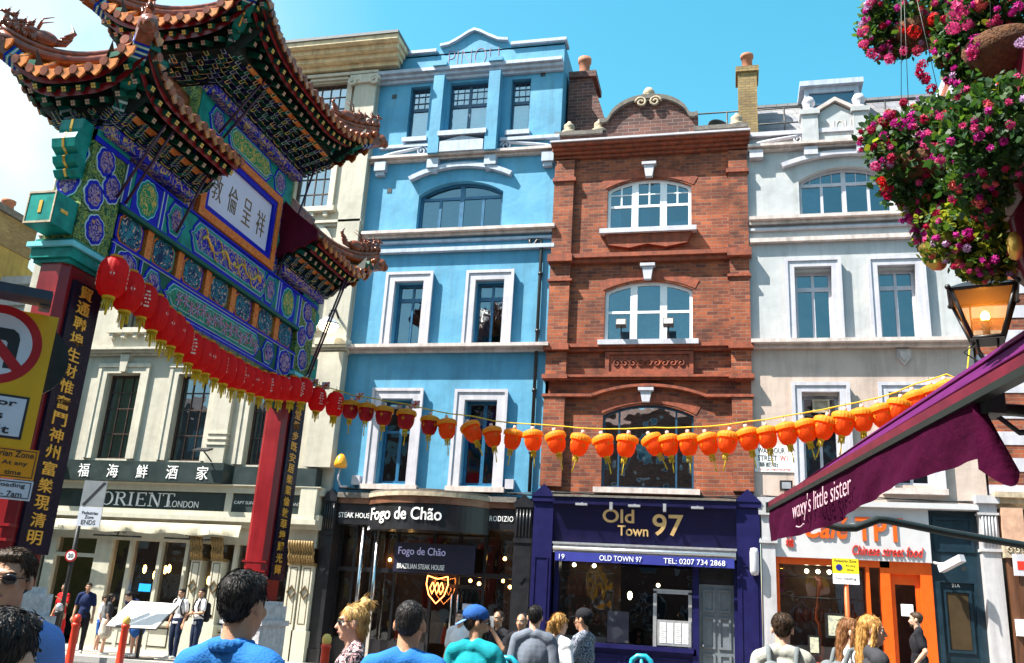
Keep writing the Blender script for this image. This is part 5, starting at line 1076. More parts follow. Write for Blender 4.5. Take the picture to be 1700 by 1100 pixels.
# ---- pillars
near_s = '貿通聯埠生財惟奮鬥神州富樂現清明'; far_s = '華堂肇步既安居樂業倫敦華埠耀光輝'
for (y0, y1, chars) in ((9.70, 10.45, near_s), (16.38, 17.12, far_s)):
    mb = MB(); c = 0.09; x0, x1 = GX-GD, GX
    mb.prism([(x0+c, y0), (x1-c, y0), (x1, y0+c), (x1, y1-c), (x1-c, y1), (x0+c, y1), (x0, y1-c), (x0, y0+c)], 1.45, 5.74, 0, 'Z')
    for z in (2.02, 2.2): mb.box(x0-0.01, x1+0.01, y0-0.01, y1+0.01, z, z+0.035)
    pil = mb.build('pillar', M_gred, gate)
    bd = MB().box(GX-0.02, GX+0.05, y0+0.16, y1-0.02, 1.9, 5.55).build('inscription_board', M_ins, pil)
    n = len(chars); h = 3.55/n
    for i, ch in enumerate(chars):
        t = text('gilt_character', ch, 0.26, h*0.82, (GX+0.05, y0+0.28, 5.46-h*(i+1)+0.1), (0, 1, 0), UP, M_goldc, pil, 0.012, bold=0.012)
    mb = MB()
    for k, (e, z0_, z1_) in enumerate(((0.03, 5.74, 5.80), (0.07, 5.80, 5.95), (0.12, 5.95, 6.02), (0.05, 6.02, 6.08))): mb.box(x0-e, x1+e, y0-e, y1+e, z0_, z1_, 0 if k != 2 else 1)
    mb.build('capital', [M_tur, M_cya], gate)
    mb = MB(); mb.box(x0, x1, y0, y1, 6.08, 7.8); up = mb.build('painted_post', M_gpt, gate)
    for cy, cz in ((y0+0.36, 6.38), (y0+0.2, 6.85), (y0+0.52, 7.1), (y0+0.3, 7.42)):
        nested('medallion', lobed(cy, cz, 0.20, 0.23), [M_pal, M_gbl, M_flo], [0, 0.02, 0.05], up)
    mb = MB()
    for cx, cz in ((GC-0.02, 6.95), (GC+0.02, 7.38)):
        if y0 < 12:
            mb.prism(lobed(cx, cz, 0.2, 0.22), y0-0.014, y0+0.01, 0); mb.prism(lobed(cx, cz, 0.18, 0.2), y0-0.02, y0+0.01, 1); mb.prism(lobed(cx, cz, 0.13, 0.15), y0-0.026, y0+0.01, 2)
    if len(mb.v): mb.build('medallion', [M_pal, M_gbl, M_flo], up)
    MB().box(GX-0.05, GX+0.02, y0, y1, 7.62, 7.8).build('blue_band', M_gbl, up); MB().box(GX-0.05, GX+0.025, y0, y1, 7.70, 7.8).build('green_band', M_tur, up)
    mb = MB()
    for e, z0_, z1_ in ((0.26, 0.0, 0.3), (0.2, 0.3, 0.42), (0.15, 0.42, 1.05), (0.19, 1.05, 1.15), (0.13, 1.15, 1.42), (0.07, 1.42, 1.5)): mb.box(x0-e, x1+e, y0-e, y1+e, z0_, z1_)
    mb.build('plinth', M_carv, gate)
# beam ends sticking out past the pillars
for s, ye in ((-1, 9.70), (1, 17.12)):
    Y = lambda d: ye+s*d
    mb = MB(); ya, yb = sorted((Y(0), Y(0.42))); mb.box(GC-0.22, GC+0.22, ya, yb, 6.15, 6.62)
    ring(mb, [(GC-0.22, 6.15), (GC-0.22, 6.62), (GC+0.22, 6.62), (GC+0.22, 6.15)], [(GC-0.20, 6.18), (GC-0.20, 6.59), (GC+0.20, 6.59), (GC+0.20, 6.18)], Y(0.43), Y(0.41), 1)
    mb.box(GC-0.02, GC+0.03, Y(0.43), Y(0.40), 6.3, 6.48, 2); mb.box(GC+0.21, GC+0.228, Y(0.16), Y(0.3), 6.36, 6.41, 2)
    mb.build('beam_end', [M_tur, M_stone, M_gold], gate)
    prof = [(0, 7.0), (0.12, 7.0), (0.2, 7.08), (0.14, 7.13), (0.24, 7.18), (0.28, 7.26), (0.22, 7.32), (0.34, 7.38), (0.38, 7.5), (0.34, 7.6), (0.24, 7.64), (0.26, 7.7), (0.26, 7.85), (0, 7.85)]
    mb = MB(); mb.prism([(Y(a*0.8), b) for a, b in prof], GC-0.19, GC+0.19, 0, 'X'); mb.prism([(Y(a*0.8+0.008), b) for a, b in prof], GC-0.02, GC+0.02, 1, 'X'); mb.build('carved_beam_head', [M_tur, M_gold], gate)
# ---- beams
YA, YB = 10.45, 16.38
def beam(name, z0, z1, d, m): return MB().box(GC-d, F, YA-0.02, YB+0.02, z0, z1).build(name, m, gate)
lb = beam('lower_beam', 5.80, 6.42, 0.33, M_dgr)
def strip(mb, y0, y1, z0, z1, mi=0, d=0.012): mb.box(F-0.01, F+d, y0, y1, z0, z1, mi)
mb = MB()
strip(mb, YA, YB, 5.80, 5.84, 0, 0.03); strip(mb, YA, YB, 6.38, 6.42, 0, 0.03); strip(mb, YA, YB, 5.84, 5.852, 1, 0.02); strip(mb, YA, YB, 6.368, 6.38, 1, 0.02)
for y in (YA+0.02, YA+0.68, YB-0.72, YB-0.08): strip(mb, y, y+0.06, 5.85, 6.37, 0, 0.02); strip(mb, y+0.06, y+0.075, 5.85, 6.37, 1, 0.018)
mb.build('beam_banding', [M_gbl, M_pal], lb)
for cy in (YA+0.40, YB-0.38): nested('medallion', lobed(cy, 6.11, 0.27, 0.26), [M_pal, M_gbl, M_flo], [0, 0.015, 0.05], lb)
for y0, y1 in ((YA+0.78, YA+1.32), (YB-1.36, YB-0.80)): nested('hexagon_panel', hexa(y0, y1, 5.85, 6.37, 0.16), [M_gbl, M_pal, M_tur, M_flo], [0, 0.05, 0.012, 0.035], lb)
nested('flower_panel', hexa(YA+1.34, YB-1.38, 5.855, 6.365, 0.2), [M_gbl, M_pal, M_tur, M_pal, M_gfl], [0, 0.045, 0.012, 0.05, 0.012], lb)
fl = MB(); rnd = random.Random(3)
for i in range(15):
    cy = YA+1.75+2.55*i/14; cz = 6.11+0.05*math.sin(i*2.1)
    for k in range(7):
        a = 2*math.pi*k/7+i; fl.obox((F+0.045, cy+0.06*math.cos(a), cz+0.075*math.sin(a)), (0.006, 0, 0), (0, 0.045*math.cos(a), 0.055*math.sin(a)), (0, -0.010*math.sin(a), 0.010*math.cos(a)), k % 2)
fl.build('painted_flower', [mat('flower_pink', (0.45, 0.14, 0.22), 0.5, 0.1), mat('flower_lilac', (0.38, 0.28, 0.50), 0.5, 0.1)], lb)
# row of little panels between the beams
pr = MB().box(GC-0.2, F-0.10, YA, YB, 6.42, 6.96).build('panel_row', M_dgr, gate)
NP = 7; pitch = (YB-YA)/NP
for i in range(NP):
    y0 = YA+pitch*i; cy = y0+pitch/2; c = 0.09
    def oct(w, h): return [(cy-w+c, 6.69-h), (cy+w-c, 6.69-h), (cy+w, 6.69-h+c), (cy+w, 6.69+h-c), (cy+w-c, 6.69+h), (cy-w+c, 6.69+h), (cy-w, 6.69+h-c), (cy-w, 6.69-h+c)]
    mb = MB(); mb.prism(oct(0.315, 0.245), F-0.12, F-0.06, 0, 'X'); mb.prism(oct(0.275, 0.235), F-0.12, F-0.052, 1, 'X'); mb.prism(oct(0.25, 0.21), F-0.12, F-0.04, 2, 'X'); mb.build('flower_window', [M_tur if i % 2 else M_gbl, M_org, M_mix], pr)
    if i: MB().box(F-0.12, F-0.01, y0-0.075, y0+0.075, 6.42, 6.96).build('gilt_post', M_org, pr)
ub = beam('upper_beam', 6.96, 7.68, 0.36, M_tur)
MB().box(GC-0.3, F+0.05, YA, YB, 6.90, 6.965).build('beam_soffit_strip', M_dgr, ub)
mb = MB()
strip(mb, YA, YB, 6.97, 7.0, 0, 0.03); strip(mb, YA, YB, 7.64, 7.68, 0, 0.03)
for y, w in ((YA+0.02, 0.10), (YA+0.95, 0.07), (YB-0.12, 0.10), (YB-1.02, 0.07)): strip(mb, y, y+w, 7.0, 7.64, 0, 0.02); strip(mb, y+w, y+w+0.02, 7.0, 7.64, 1, 0.018); strip(mb, y-0.02, y, 7.0, 7.64, 1, 0.018)
strip(mb, YA+0.24, YA+0.92, 7.0, 7.64, 0, 0.01); strip(mb, YB-0.92, YB-0.24, 7.0, 7.64, 0, 0.01)
mb.build('beam_banding', [M_gbl, M_pal], ub)
for cy in (YA+0.58, YB-0.58): nested('dragon_medallion', lobed(cy, 7.32, 0.26, 0.31, 10, 0.08), [M_cya, M_tur, M_ggb], [0, 0.02, 0.04], ub)
for y0, y1 in ((YA+1.06, YA+1.62), (YB-1.64, YB-1.08)): nested('hexagon_panel', hexa(y0, y1, 7.01, 7.63, 0.16), [M_gbl, M_pal, M_tur, M_flo], [0, 0.05, 0.012, 0.06], ub)
nested('dragon_panel', hexa(12.2, 14.95, 7.01, 7.63, 0.2), [M_gbl, M_pal, M_tur, M_cya, M_bgb], [0, 0.04, 0.012, 0.05, 0.012], ub)
dr = MB()
for s0, fl_ in ((12.55, 1), (14.6, -1)):
    pts = [(F+0.045, s0+fl_*(0.95*t), 7.32+0.09*math.sin(11*t+0.5*math.sin(7*t))*(1-0.3*t)) for t in np.linspace(0, 1, 40)]; dr.tube(pts, [0.020+0.010*math.sin(9*t) for t in np.linspace(0, 1, 40)], 6)
    for t in (0.15, 0.4, 0.65, 0.9):
        y = s0+fl_*0.95*t; z = 7.32+0.11*math.sin(11*t)*(1-0.3*t); dr.tube([(F+0.045, y, z), (F+0.045, y+0.06, z-0.1), (F+0.045, y+0.14, z-0.12)], 0.014, 5); dr.tube([(F+0.045, y, z), (F+0.045, y-0.05, z+0.1), (F+0.045, y-0.12, z+0.11)], 0.012, 5)
dr.build('gilt_dragon', M_gold, ub)
# ---- central panel with four characters
P0, P1, PZ0, PZ1 = 12.28, 14.95, 7.70, 9.24
MB().box(GC-0.15, F-0.06, P0, P1, PZ0, PZ1).build('central_wall', M_mar, gate)
def frame(name, o, i, m, x0, x1):
    mb = MB(); a = [(o, PZ0+o-0)] 
    A = [(P0+o, PZ0+o), (P0+o, PZ1-o), (P1-o, PZ1-o), (P1-o, PZ0+o)]; B = [(P0+i, PZ0+i), (P0+i, PZ1-i), (P1-i, PZ1-i), (P1-i, PZ0+i)]
    for k in range(4):
        l = (k+1) % 4; p, q, r, s = A[k], A[l], B[l], B[k]
        mb.add([(x1, *p), (x1, *q), (x1, *r), (x1, *s)], [(0, 1, 2, 3)]); mb.add([(x1, *s), (x1, *r), (x0, *r), (x0, *s)], [(0, 1, 2, 3)]); mb.add([(x1, *p), (x1, *q), (x0, *q), (x0, *p)], [(0, 1, 2, 3)])
    return mb.build(name, m, pq)
pq = MB().box(F-0.08, F-0.02, P0+0.24, P1-0.24, PZ0+0.24, PZ1-0.24).build('plaque', M_lil, gate)
frame('plaque_frame', 0.0, 0.15, M_org, F-0.06, F+0.06); frame('plaque_border', 0.15, 0.26, M_gbl, F-0.06, F+0.03)
M_brz = mat('bronze_character', (0.16, 0.085, 0.02), 0.4, 0.2)
for i, ch in enumerate('敦倫呈祥'): text('character', ch, 0.30, 0.50, (F-0.02, 12.66+0.52*i, 8.18), (0, 1, 0), UP, M_brz, pq, 0.012, bold=-0.012)
for y0 in (P0-0.30, P1+0.04):
    MB().box(GC-0.2, F-0.03, y0, y0+0.26, 7.68, 9.3).build('carved_post', M_bgb, gate)
    mb = MB(); mb.box(GC-0.22, F-0.015, y0-0.01, y0+0.27, 8.28, 8.55); mb.box(GC-0.24, F, y0-0.02, y0+0.28, 8.36, 8.46); mb.build('post_collar', M_tur, gate)
cb_ = MB().box(GC-0.3, F+0.0, 11.9, 15.35, 9.24, 9.85).build('top_beam', M_tur, gate)
nested('dragon_panel', hexa(12.75, 14.5, 9.28, 9.80, 0.2), [M_gbl, M_pal, M_tur, M_pal, M_ggb], [0, 0.045, 0.012, 0.035, 0.012], cb_)
for y0, y1 in ((12.15, 12.72), (14.53, 15.1)): nested('hexagon_panel', hexa(y0, y1, 9.28, 9.80, 0.15), [M_gbl, M_pal, M_tur, M_flo], [0, 0.045, 0.012, 0.04], cb_)
for ya_ in (11.80, 15.30): MB().prism([(GC-0.3, 9.86), (GC-0.3, 7.7), (F-0.02, 7.7), (F-0.02, 9.86)], ya_, ya_+0.15).build('inner_post', M_gpt, gate)
# ---- hanging scroll brackets under the lower beam
for y0, s in ((10.45, 1), (16.38, -1)):
    mb = MB(); Y = lambda d: y0+s*d
    prof = [(0, 5.80), (1.0, 5.80), (0.9, 5.70), (0.7, 5.68), (0.62, 5.58), (0.42, 5.56), (0.34, 5.42), (0.16, 5.40), (0.1, 5.25), (0, 5.22)]
    mb.prism([(Y(a), b) for a, b in prof], F-0.30, F-0.14, 0, 'X')
    for cy, cz, r in ((0.22, 5.56, 0.12), (0.52, 5.68, 0.09)):
        pts = [(F-0.13, Y(cy+r*(1-t*0.8)*math.cos(t*9)), cz+r*(1-t*0.8)*math.sin(t*9)) for t in np.linspace(0, 1, 20)]; mb.tube(pts, 0.014, 5, 1)
    mb.tube([(F-0.13, Y(a), b) for a, b in prof[1:]], 0.014, 5, 1); mb.build('scroll_bracket', [M_dgr, M_pal], gate)

# ---- roofs
def gate_roof(name, hw, y0, y1, ze, H, lift, hipn, hipf, zb, by0, by1, bhw, ntier, label=None):
    """hipped roof on its brackets: hw half width, y0..y1 eaves, ze eave height, zb bracket foot"""
    L = y1-y0; hip = hw*0.95
    def corner(y):
        c = 0
        if hipn: c = max(c, max(0, 1-(y-y0)/(L*0.42))**2.6)
        if hipf: c = max(c, max(0, 1-(y1-y)/(L*0.42))**2.6)
        return c
    def cx(u): return abs(u)**3.2                       # along the short end, u = -1..1
    prof = lambda t: H*(0.50*t+0.50*t*t)
    def side(sx, y, t):
        ya = y; return Vector((GC+sx*(hw*(1-t)+0.10*corner(y)*(1-t)), ya, ze+prof(t)+lift*corner(y)*(1-t)**2))
    def end(se, u, t):
        yy = (y0+t*hip-0.10*cx(u)*(1-t)) if se < 0 else (y1-t*hip+0.10*cx(u)*(1-t)); return Vector((GC+u*hw*(1-t)+0.10*u*cx(u)*(1-t), yy, ze+prof(t)+lift*cx(u)*(1-t)**2))
    def tmax(y):
        t = 1.0
        if hipn: t = min(t, (y-y0)/hip)
        if hipf: t = min(t, (y1-y)/hip)
        return max(0.0, t)
    sheet, ribs, caps, raf, rend, sof, dec = MB(), MB(), MB(), MB(), MB(), MB(), MB()
    ny, nt = 40, 6
    for sx in (-1, 1):
        v = []
        for i in range(ny+1):
            y = y0+L*i/ny; tm = tmax(y)
            for j in range(nt+1): v.append(side(sx, y, tm*j/nt))
        fs = [(i*(nt+1)+j, (i+1)*(nt+1)+j, (i+1)*(nt+1)+j+1, i*(nt+1)+j+1) for i in range(ny) for j in range(nt)]
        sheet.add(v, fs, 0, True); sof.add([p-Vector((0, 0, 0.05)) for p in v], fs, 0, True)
    for se, hp in ((-1, hipn), (1, hipf)):
        if not hp: continue
        v = []
        for i in range(25):
            u = -1+2*i/24; tm = 1-abs(u)*0.999
            for j in range(nt+1): 
                t = tm*j/nt; v.append(end(se, max(-1, min(1, u/max(1e-3, 1-t))), t))
        fs = [(i*(nt+1)+j, (i+1)*(nt+1)+j, (i+1)*(nt+1)+j+1, i*(nt+1)+j+1) for i in range(24) for j in range(nt)]
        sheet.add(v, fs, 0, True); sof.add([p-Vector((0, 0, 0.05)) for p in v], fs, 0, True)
    def eave_items(P, nrm, n, k, inner):
        """one tile rib with its round end, the drip tile next to it and two rafters"""
        pass
    sp = 0.235
    # eave samples: (position function along inset distance, outward normal, tangent)
    items = []
    for sx in (-1, 1):
        m = int(L/sp)
        for i in range(m+1):
            y = y0+0.06+(L-0.12)*i/m; items.append(('s', sx, y))
    for se, hp in ((-1, hipn), (1, hipf)):
        if hp:
            m = int(2*hw/sp)
            for i in range(m+1): items.append(('e', se, -0.96+1.92*i/m))
    for kind, a, b in items:
        if kind == 's': pf = lambda t, a=a, b=b: side(a, b, t); tm = tmax(b); nr = Vector((a, 0, 0)); tg = Vector((0, 1, 0))
        else: pf = lambda t, a=a, b=b: end(a, max(-1, min(1, b/max(1e-3, 1-t))), t); tm = 1-abs(b); nr = Vector((0, a, 0)); tg = Vector((1, 0, 0))
        if tm > 0.05: ribs.tube([pf(tm*q/5)+Vector((0, 0, 0.035)) for q in range(6)], 0.058, 6)
        e = pf(0); up_ = Vector((0, 0, 1))
        caps.cone(e+nr*-0.02+up_*0.03, e+nr*0.05+up_*0.02, 0.068, 0.068, 10)
        c = e+nr*0.03+tg*sp/2 - up_*0.0
        if kind == 's' and b+sp/2 > y1: c = None
        if c is not None:
            w = sp*0.42; pts = [c+tg*(-w)+up_*0.05, c+tg*w+up_*0.05, c+tg*w*0.75-up_*0.05, c-up_*0.12, c-tg*w*0.75-up_*0.05]; n0 = len(dec.v)
            dec.add(pts+[p-nr*0.03 for p in pts], [(0, 1, 2, 3, 4), (9, 8, 7, 6, 5), (0, 5, 6, 1), (1, 6, 7, 2), (2, 7, 8, 3), (3, 8, 9, 4), (4, 9, 5, 0)])
        # rafters
        for ins, dz, ln, mi in ((0.13, -0.17, 0.26, 0), (0.35, -0.26, 0.26, 1)):
            q = e-nr*ins+up_*dz; s_ = 0.042; dd = pf(0)-pf(min(0.22, max(tm, 0.02))); dn = (nr*max(0.2, abs(dd.dot(nr)))+up_*max(-0.3, min(0.5, dd.z))).normalized(); bn = tg.cross(dn)
            raf.obox(q-dn*ln/2, dn*ln/2, tg*s_, bn*s_)
            for p_, r_ in (((-1, -1)), ((1, -1)), ((-1, 1)), ((1, 1))): rend.obox(q+dn*0.006+tg*(0.019*p_)+bn*(0.019*r_), dn*0.004, tg*0.0145, bn*0.0145, mi)
    # boards behind the rafter rows (eave board, red)
    brd = MB()
    def eave_line(ins, dz):
        out = []
        for sx in (-1, 1):
            out.append([side(sx, y0+L*i/30, 0)-Vector((sx*ins, 0, -dz)) for i in range(31)])
        for se, hp in ((-1, hipn), (1, hipf)):
            if hp: out.append([end(se, -1+2*i/24, 0)-Vector((0, se*ins, -dz)) for i in range(25)])
        return out
    for ins, d0, d1 in ((0.06, -0.03, -0.11), (0.20, -0.12, -0.23), (0.60, -0.14, -0.42)):
        for la, lb_ in zip(eave_line(ins, d0), eave_line(ins+(0.02 if ins < 0.5 else 0.05), d1)):
            n = len(la); brd.add(la+lb_, [(i, i+1, n+i+1, n+i) for i in range(n-1)], 0 if ins < 0.5 else 1)
    for q_, k_ in ((ribs, 0), (caps, 1), (dec, 0)): n_ = len(sheet.v); sheet.v += q_.v; sheet.f += [tuple(i+n_ for i in f) for f in q_.f]; sheet.m += [k_]*len(q_.f); sheet.sm += q_.sm
    rf = sheet.build(name, [M_tile, M_tiled], gate)
    if label: rf['label'] = label
    eav = MB()
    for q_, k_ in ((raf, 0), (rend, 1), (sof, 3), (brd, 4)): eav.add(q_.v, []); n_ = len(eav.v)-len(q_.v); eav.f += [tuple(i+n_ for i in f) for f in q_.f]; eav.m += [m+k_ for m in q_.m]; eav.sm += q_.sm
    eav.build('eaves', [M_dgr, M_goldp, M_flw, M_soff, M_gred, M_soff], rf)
    # ridges
    rid = MB(); ra, rb = (y0+hip if hipn else y0), (y1-hip if hipf else y1)
    rid.box(GC-0.10, GC+0.10, ra-0.1, rb+0.1, ze+H-0.02, ze+H+0.22); rid.tube([(GC, ra-0.15, ze+H+0.26), (GC, rb+0.15, ze+H+0.26)], 0.085, 8)
    hips = []
    for hp, se in ((hipn, -1), (hipf, 1)):
        if hp:
            for u in (-1, 1):
                pts = [end(se, u, t)+Vector((0, 0, 0.10)) for t in np.linspace(0.0, 0.97, 14)]; rid.tube([p-Vector((0, 0, 0.03)) for p in pts], 0.10, 8); rid.tube([p+Vector((0, 0, 0.09)) for p in pts], 0.065, 8)
                hips.append((pts, se, u))
    rid.build('ridge', M_tiled, rf)
    for pts, se, u in hips:
        d = (pts[0]-pts[5]); d.z = 0; d.normalize(); az = math.atan2(d.y, d.x)
        for k, t in enumerate((0.4, 1.3, 2.2, 3.1)):
            i = int(t); p = pts[i].lerp(pts[i+1], t-i); b = beast.copy(); COL.objects.link(b); b.parent = rf; b.location = p+Vector((0, 0, 0.14))-gate.location; b.rotation_euler = (0, 0, az); b.scale = (0.9+0.1*(k % 2),)*3
        p = pts[4].lerp(pts[5], 0.4); b = dragonhead.copy(); COL.objects.link(b); b.parent = rf; b.location = p+Vector((0, 0, 0.12))-gate.location; b.rotation_euler = (0, 0, az)
        # corner beam under the hip, with its striped tip
        tip = end(se, u, 0)-Vector((0, 0, 0.13)); dv = (end(se, u, 0.5)-end(se, u, 0)); dv.z = 0; dv.normalize(); cbm = MB()
        hd = tip-dv*0.02; sd = Vector((-dv.y, dv.x, 0))
        path = [(-0.04, 0.03), (0.16, -0.05), (0.46, -0.22), (0.86, -0.44)]
        for k in range(3):
            a_ = tip+dv*path[k][0]+Vector((0, 0, path[k][1])); b_ = tip+dv*path[k+1][0]+Vector((0, 0, path[k+1][1])); m_ = (a_+b_)/2; ax = (b_-a_); ln = ax.length; ax.normalize(); nn = sd.cross(ax)
            cbm.obox(m_, ax*ln/2, sd*0.105, nn*0.105, (6, 0, 0)[k])
            if k == 1:
                for q in range(6): cbm.obox(a_+ax*(0.02+0.045*q)+nn*0.0, ax*0.014, sd*0.109, nn*0.109, 3 if q % 2 else 4)
            if k == 2: cbm.obox(m_, ax*ln*0.3, sd*0.014, nn*0.11, 5)
        e_ = tip+dv*0.86+Vector((0, 0, -0.44)); cbm.ball(e_, 0.105, 10, 8, 5)
        low = Vector((GC+u*bhw, (by0 if se < 0 else by1), zb+0.1)); prev = e_
        for k in range(4):
            nx = e_.lerp(low, (k+1)/4.5); m_ = (prev+nx)/2; ax = nx-prev; ln = ax.length; ax.normalize(); nn = sd.cross(ax); cbm.obox(m_, ax*ln*0.47, sd*0.075, nn*0.075, 0 if k % 2 == 0 else 1); cbm.obox(nx, ax*0.018, sd*0.08, nn*0.08, 3); prev = nx
        cbm.ball(tip-dv*0.08+Vector((0, 0, 0.06)), (0.14, 0.14, 0.15), 10, 8, 6); cbm.ball(tip-dv*0.18+Vector((0, 0, 0.02)), (0.09, 0.09, 0.10), 10, 8, 6); cbm.build('corner_beam', [M_tur, M_dgr, M_dgr, M_pal, M_gbl, M_gold, M_tiled], rf)
    # brackets
    bk = MB(); O = hw-0.64-bhw; dz = (ze-0.34-zb)/ntier; bkr = random.Random(5)
    runs = []
    for sx in (-1, 1): runs.append(('s', sx, by0, by1))
    if hipn: runs.append(('e', -1, -bhw, bhw))
    if hipf: runs.append(('e', 1, -bhw, bhw))
    Oy = {-1: (by0-y0-0.64) if hipn else 0, 1: (y1-0.64-by1) if hipf else 0}
    for k in range(ntier):
        f = (k+0.35)/ntier; f0 = k/ntier
        for kind, s, a, b in runs:
            off = (O if kind == 's' else Oy[s])*f
            if kind == 's': a2, b2 = a-Oy[-1]*f, b+Oy[1]*f
            else: a2, b2 = a-O*f, b+O*f
            m = max(2, int((b2-a2)/0.29)); z = zb+dz*(k+0.5)
            for i in range(m+1):
                q = a2+(b2-a2)*i/m
                if kind == 's': p = Vector((GC+s*(bhw+off), q, z)); nr, tg = Vector((s, 0, 0)), Vector((0, 1, 0))
                else: p = Vector((GC+q, (by0 if s < 0 else by1)+s*off, z)); nr, tg = Vector((0, s, 0)), Vector((1, 0, 0))
                mi = 0 if (i+k) % 2 else 1; upv = Vector((0, 0, 1)); hh = dz*0.36
                # outward arm with beaked nose
                v = [p-nr*0.14-tg*0.032-upv*hh, p-nr*0.14+tg*0.032-upv*hh, p+nr*0.17+tg*0.036-upv*hh*0.7, p+nr*0.17-tg*0.036-upv*hh*0.7, p-nr*0.14-tg*0.032+upv*hh, p-nr*0.14+tg*0.032+upv*hh, p+nr*0.24+tg*0.036+upv*hh, p+nr*0.24-tg*0.036+upv*hh]
                bk.add(v, [(0, 3, 2, 1), (4, 5, 6, 7), (0, 1, 5, 4), (1, 2, 6, 5), (2, 3, 7, 6), (3, 0, 4, 7)], mi)
                for e1, e2 in ((v[3], v[7]), (v[2], v[6]), (v[3], v[2])): ctr = (e1+e2)/2+nr*0.004; ax = (e2-e1); bk.obox(ctr, ax/2, nr*0.004, (ax.cross(nr)).normalized()*0.005, 2 if (i+k) % 3 else 4)
                # cross arm, boat shaped
                w = 0.125; c0 = p+nr*0.045
                v = [c0-tg*w*0.55-upv*hh*0.9, c0+tg*w*0.55-upv*hh*0.9, c0+tg*w+upv*hh*0.2, c0+tg*w+upv*hh, c0-tg*w+upv*hh, c0-tg*w+upv*hh*0.2]
                bk.add(v+[x_-nr*0.07 for x_ in v], [(0, 1, 2, 3, 4, 5), (11, 10, 9, 8, 7, 6)]+[(j, j+6, (j+1) % 6+6, (j+1) % 6) for j in range(6)], 1-mi)
                for j in (5, 0, 1): e1, e2 = v[j], v[(j+1) % 6]; ctr = (e1+e2)/2+nr*0.005; ax = (e2-e1); bk.obox(ctr, ax/2, nr*0.004, ax.cross(nr).normalized()*0.0045, (2, 5, 4)[(i*2+k) % 3])
    # dark core that carries the tiers
    C0 = [(GC-bhw+0.04, by0+0.04), (GC+bhw-0.04, by0+0.04), (GC+bhw-0.04, by1-0.04), (GC-bhw+0.04, by1-0.04)]; C1 = [(GC-hw+0.62, y0+0.62 if hipn else by0), (GC+hw-0.55, y0+0.55 if hipn else by0), (GC+hw-0.55, y1-0.55 if hipf else by1), (GC-hw+0.55, y1-0.55 if hipf else by1)]
    bk.add([(x, y, zb) for x, y in C0]+[(x, y, ze-0.22) for x, y in C1], [(0, 3, 2, 1), (4, 5, 6, 7)]+[(i, (i+1) % 4, (i+1) % 4+4, i+4) for i in range(4)], 3)
    fz = MB(); fz.box(GC-bhw-0.03, GC+bhw+0.03, by0-0.03, by1+0.03, zb-0.16, zb-0.002); fz.build('bracket_base', M_bgb, rf)
    bk.build('bracket_set', [M_dgr, M_nvy, M_lin, M_soff, M_goldp, M_lin2], rf)
    ob = MB()
    for sx in (-1, 1): ob.box(GC+sx*(hw-0.52), GC+sx*(hw-0.55), by0, by1, ze-0.36, ze-0.26)
    ob.build('gilt_board', M_org, rf)
    return rf, side, end
# ridge figures
mb = MB(); mb.ball((0, 0, 0.10), (0.075, 0.05, 0.09), 8, 6); mb.ball((0.03, 0, 0.20), (0.04, 0.04, 0.07), 8, 6); mb.ball((0.06, 0, 0.28), (0.06, 0.04, 0.042), 8, 6); mb.cone((0.1, 0, 0.28), (0.15, 0, 0.265), 0.026, 0.015, 6)
for s in (-1, 1): mb.cone((0.06, s*0.03, 0.14), (0.085, s*0.035, 0.0), 0.024, 0.02, 6); mb.cone((0.03, s*0.025, 0.30), (0.0, s*0.045, 0.37), 0.018, 0.004, 5); mb.ball((-0.03, s*0.04, 0.05), (0.05, 0.025, 0.05), 6, 5)
mb.tube([(-0.07, 0, 0.05), (-0.12, 0, 0.1), (-0.10, 0, 0.2)], [0.022, 0.02, 0.008], 5); beast = mb.build('ridge_beast', M_tiled)
mb = MB(); mb.ball((0, 0, 0.14), (0.2, 0.08, 0.13), 10, 8); mb.ball((0.2, 0, 0.20), (0.13, 0.07, 0.08), 10, 8); mb.cone((0.28, 0, 0.22), (0.40, 0, 0.26), 0.05, 0.02, 6); mb.cone((0.24, 0, 0.12), (0.36, 0, 0.09), 0.04, 0.02, 6)
for s in (-1, 1): mb.tube([(0.12, s*0.04, 0.26), (0.08, s*0.06, 0.42), (-0.06, s*0.07, 0.50)], [0.02, 0.014, 0.005], 5); mb.ball((0.25, s*0.06, 0.25), 0.025, 6, 5)
for k in range(4): mb.tube([(-0.12-0.05*k, 0, 0.10+0.05*k), (-0.28-0.03*k, 0, 0.14+0.08*k), (-0.36+0.02*k, 0, 0.26+0.08*k)], [0.05, 0.035, 0.008], 5)
dragonhead = mb.build('ridge_dragon', M_tiled)
gate_roof('side_roof', 1.13, 9.20, 12.05, 8.42, 0.95, 0.62, True, False, 7.92, 9.85, 12.0, 0.36, 5)
gate_roof('side_roof', 1.13, 15.22, 17.75, 8.42, 0.95, 0.62, False, True, 7.92, 15.25, 17.1, 0.36, 5)
gate_roof('main_roof', 1.50, 11.0, 16.15, 10.62, 1.25, 0.68, True, True, 9.98, 12.0, 15.3, 0.40, 6)
for o in (beast, dragonhead): bpy.data.objects.remove(o)
# maroon scalloped boards closing the inner ends of the side roofs
for y in (12.06, 15.13):
    mb = MB(); pts = [(GC-1.0, 8.62), (GC-0.5, 9.05), (GC, 9.55), (GC+0.5, 9.05), (GC+1.06, 8.62)]
    low = []
    for i in range(33):
        t = i/32; x = GC+1.06-2.06*t; low.append((x, 7.98+0.42*abs(2*t-1)**1.2+0.05*abs(math.sin(t*8*math.pi))))
    mb.prism(pts+low, y, y+0.08); mb.build('gable_board', M_mar, gate)
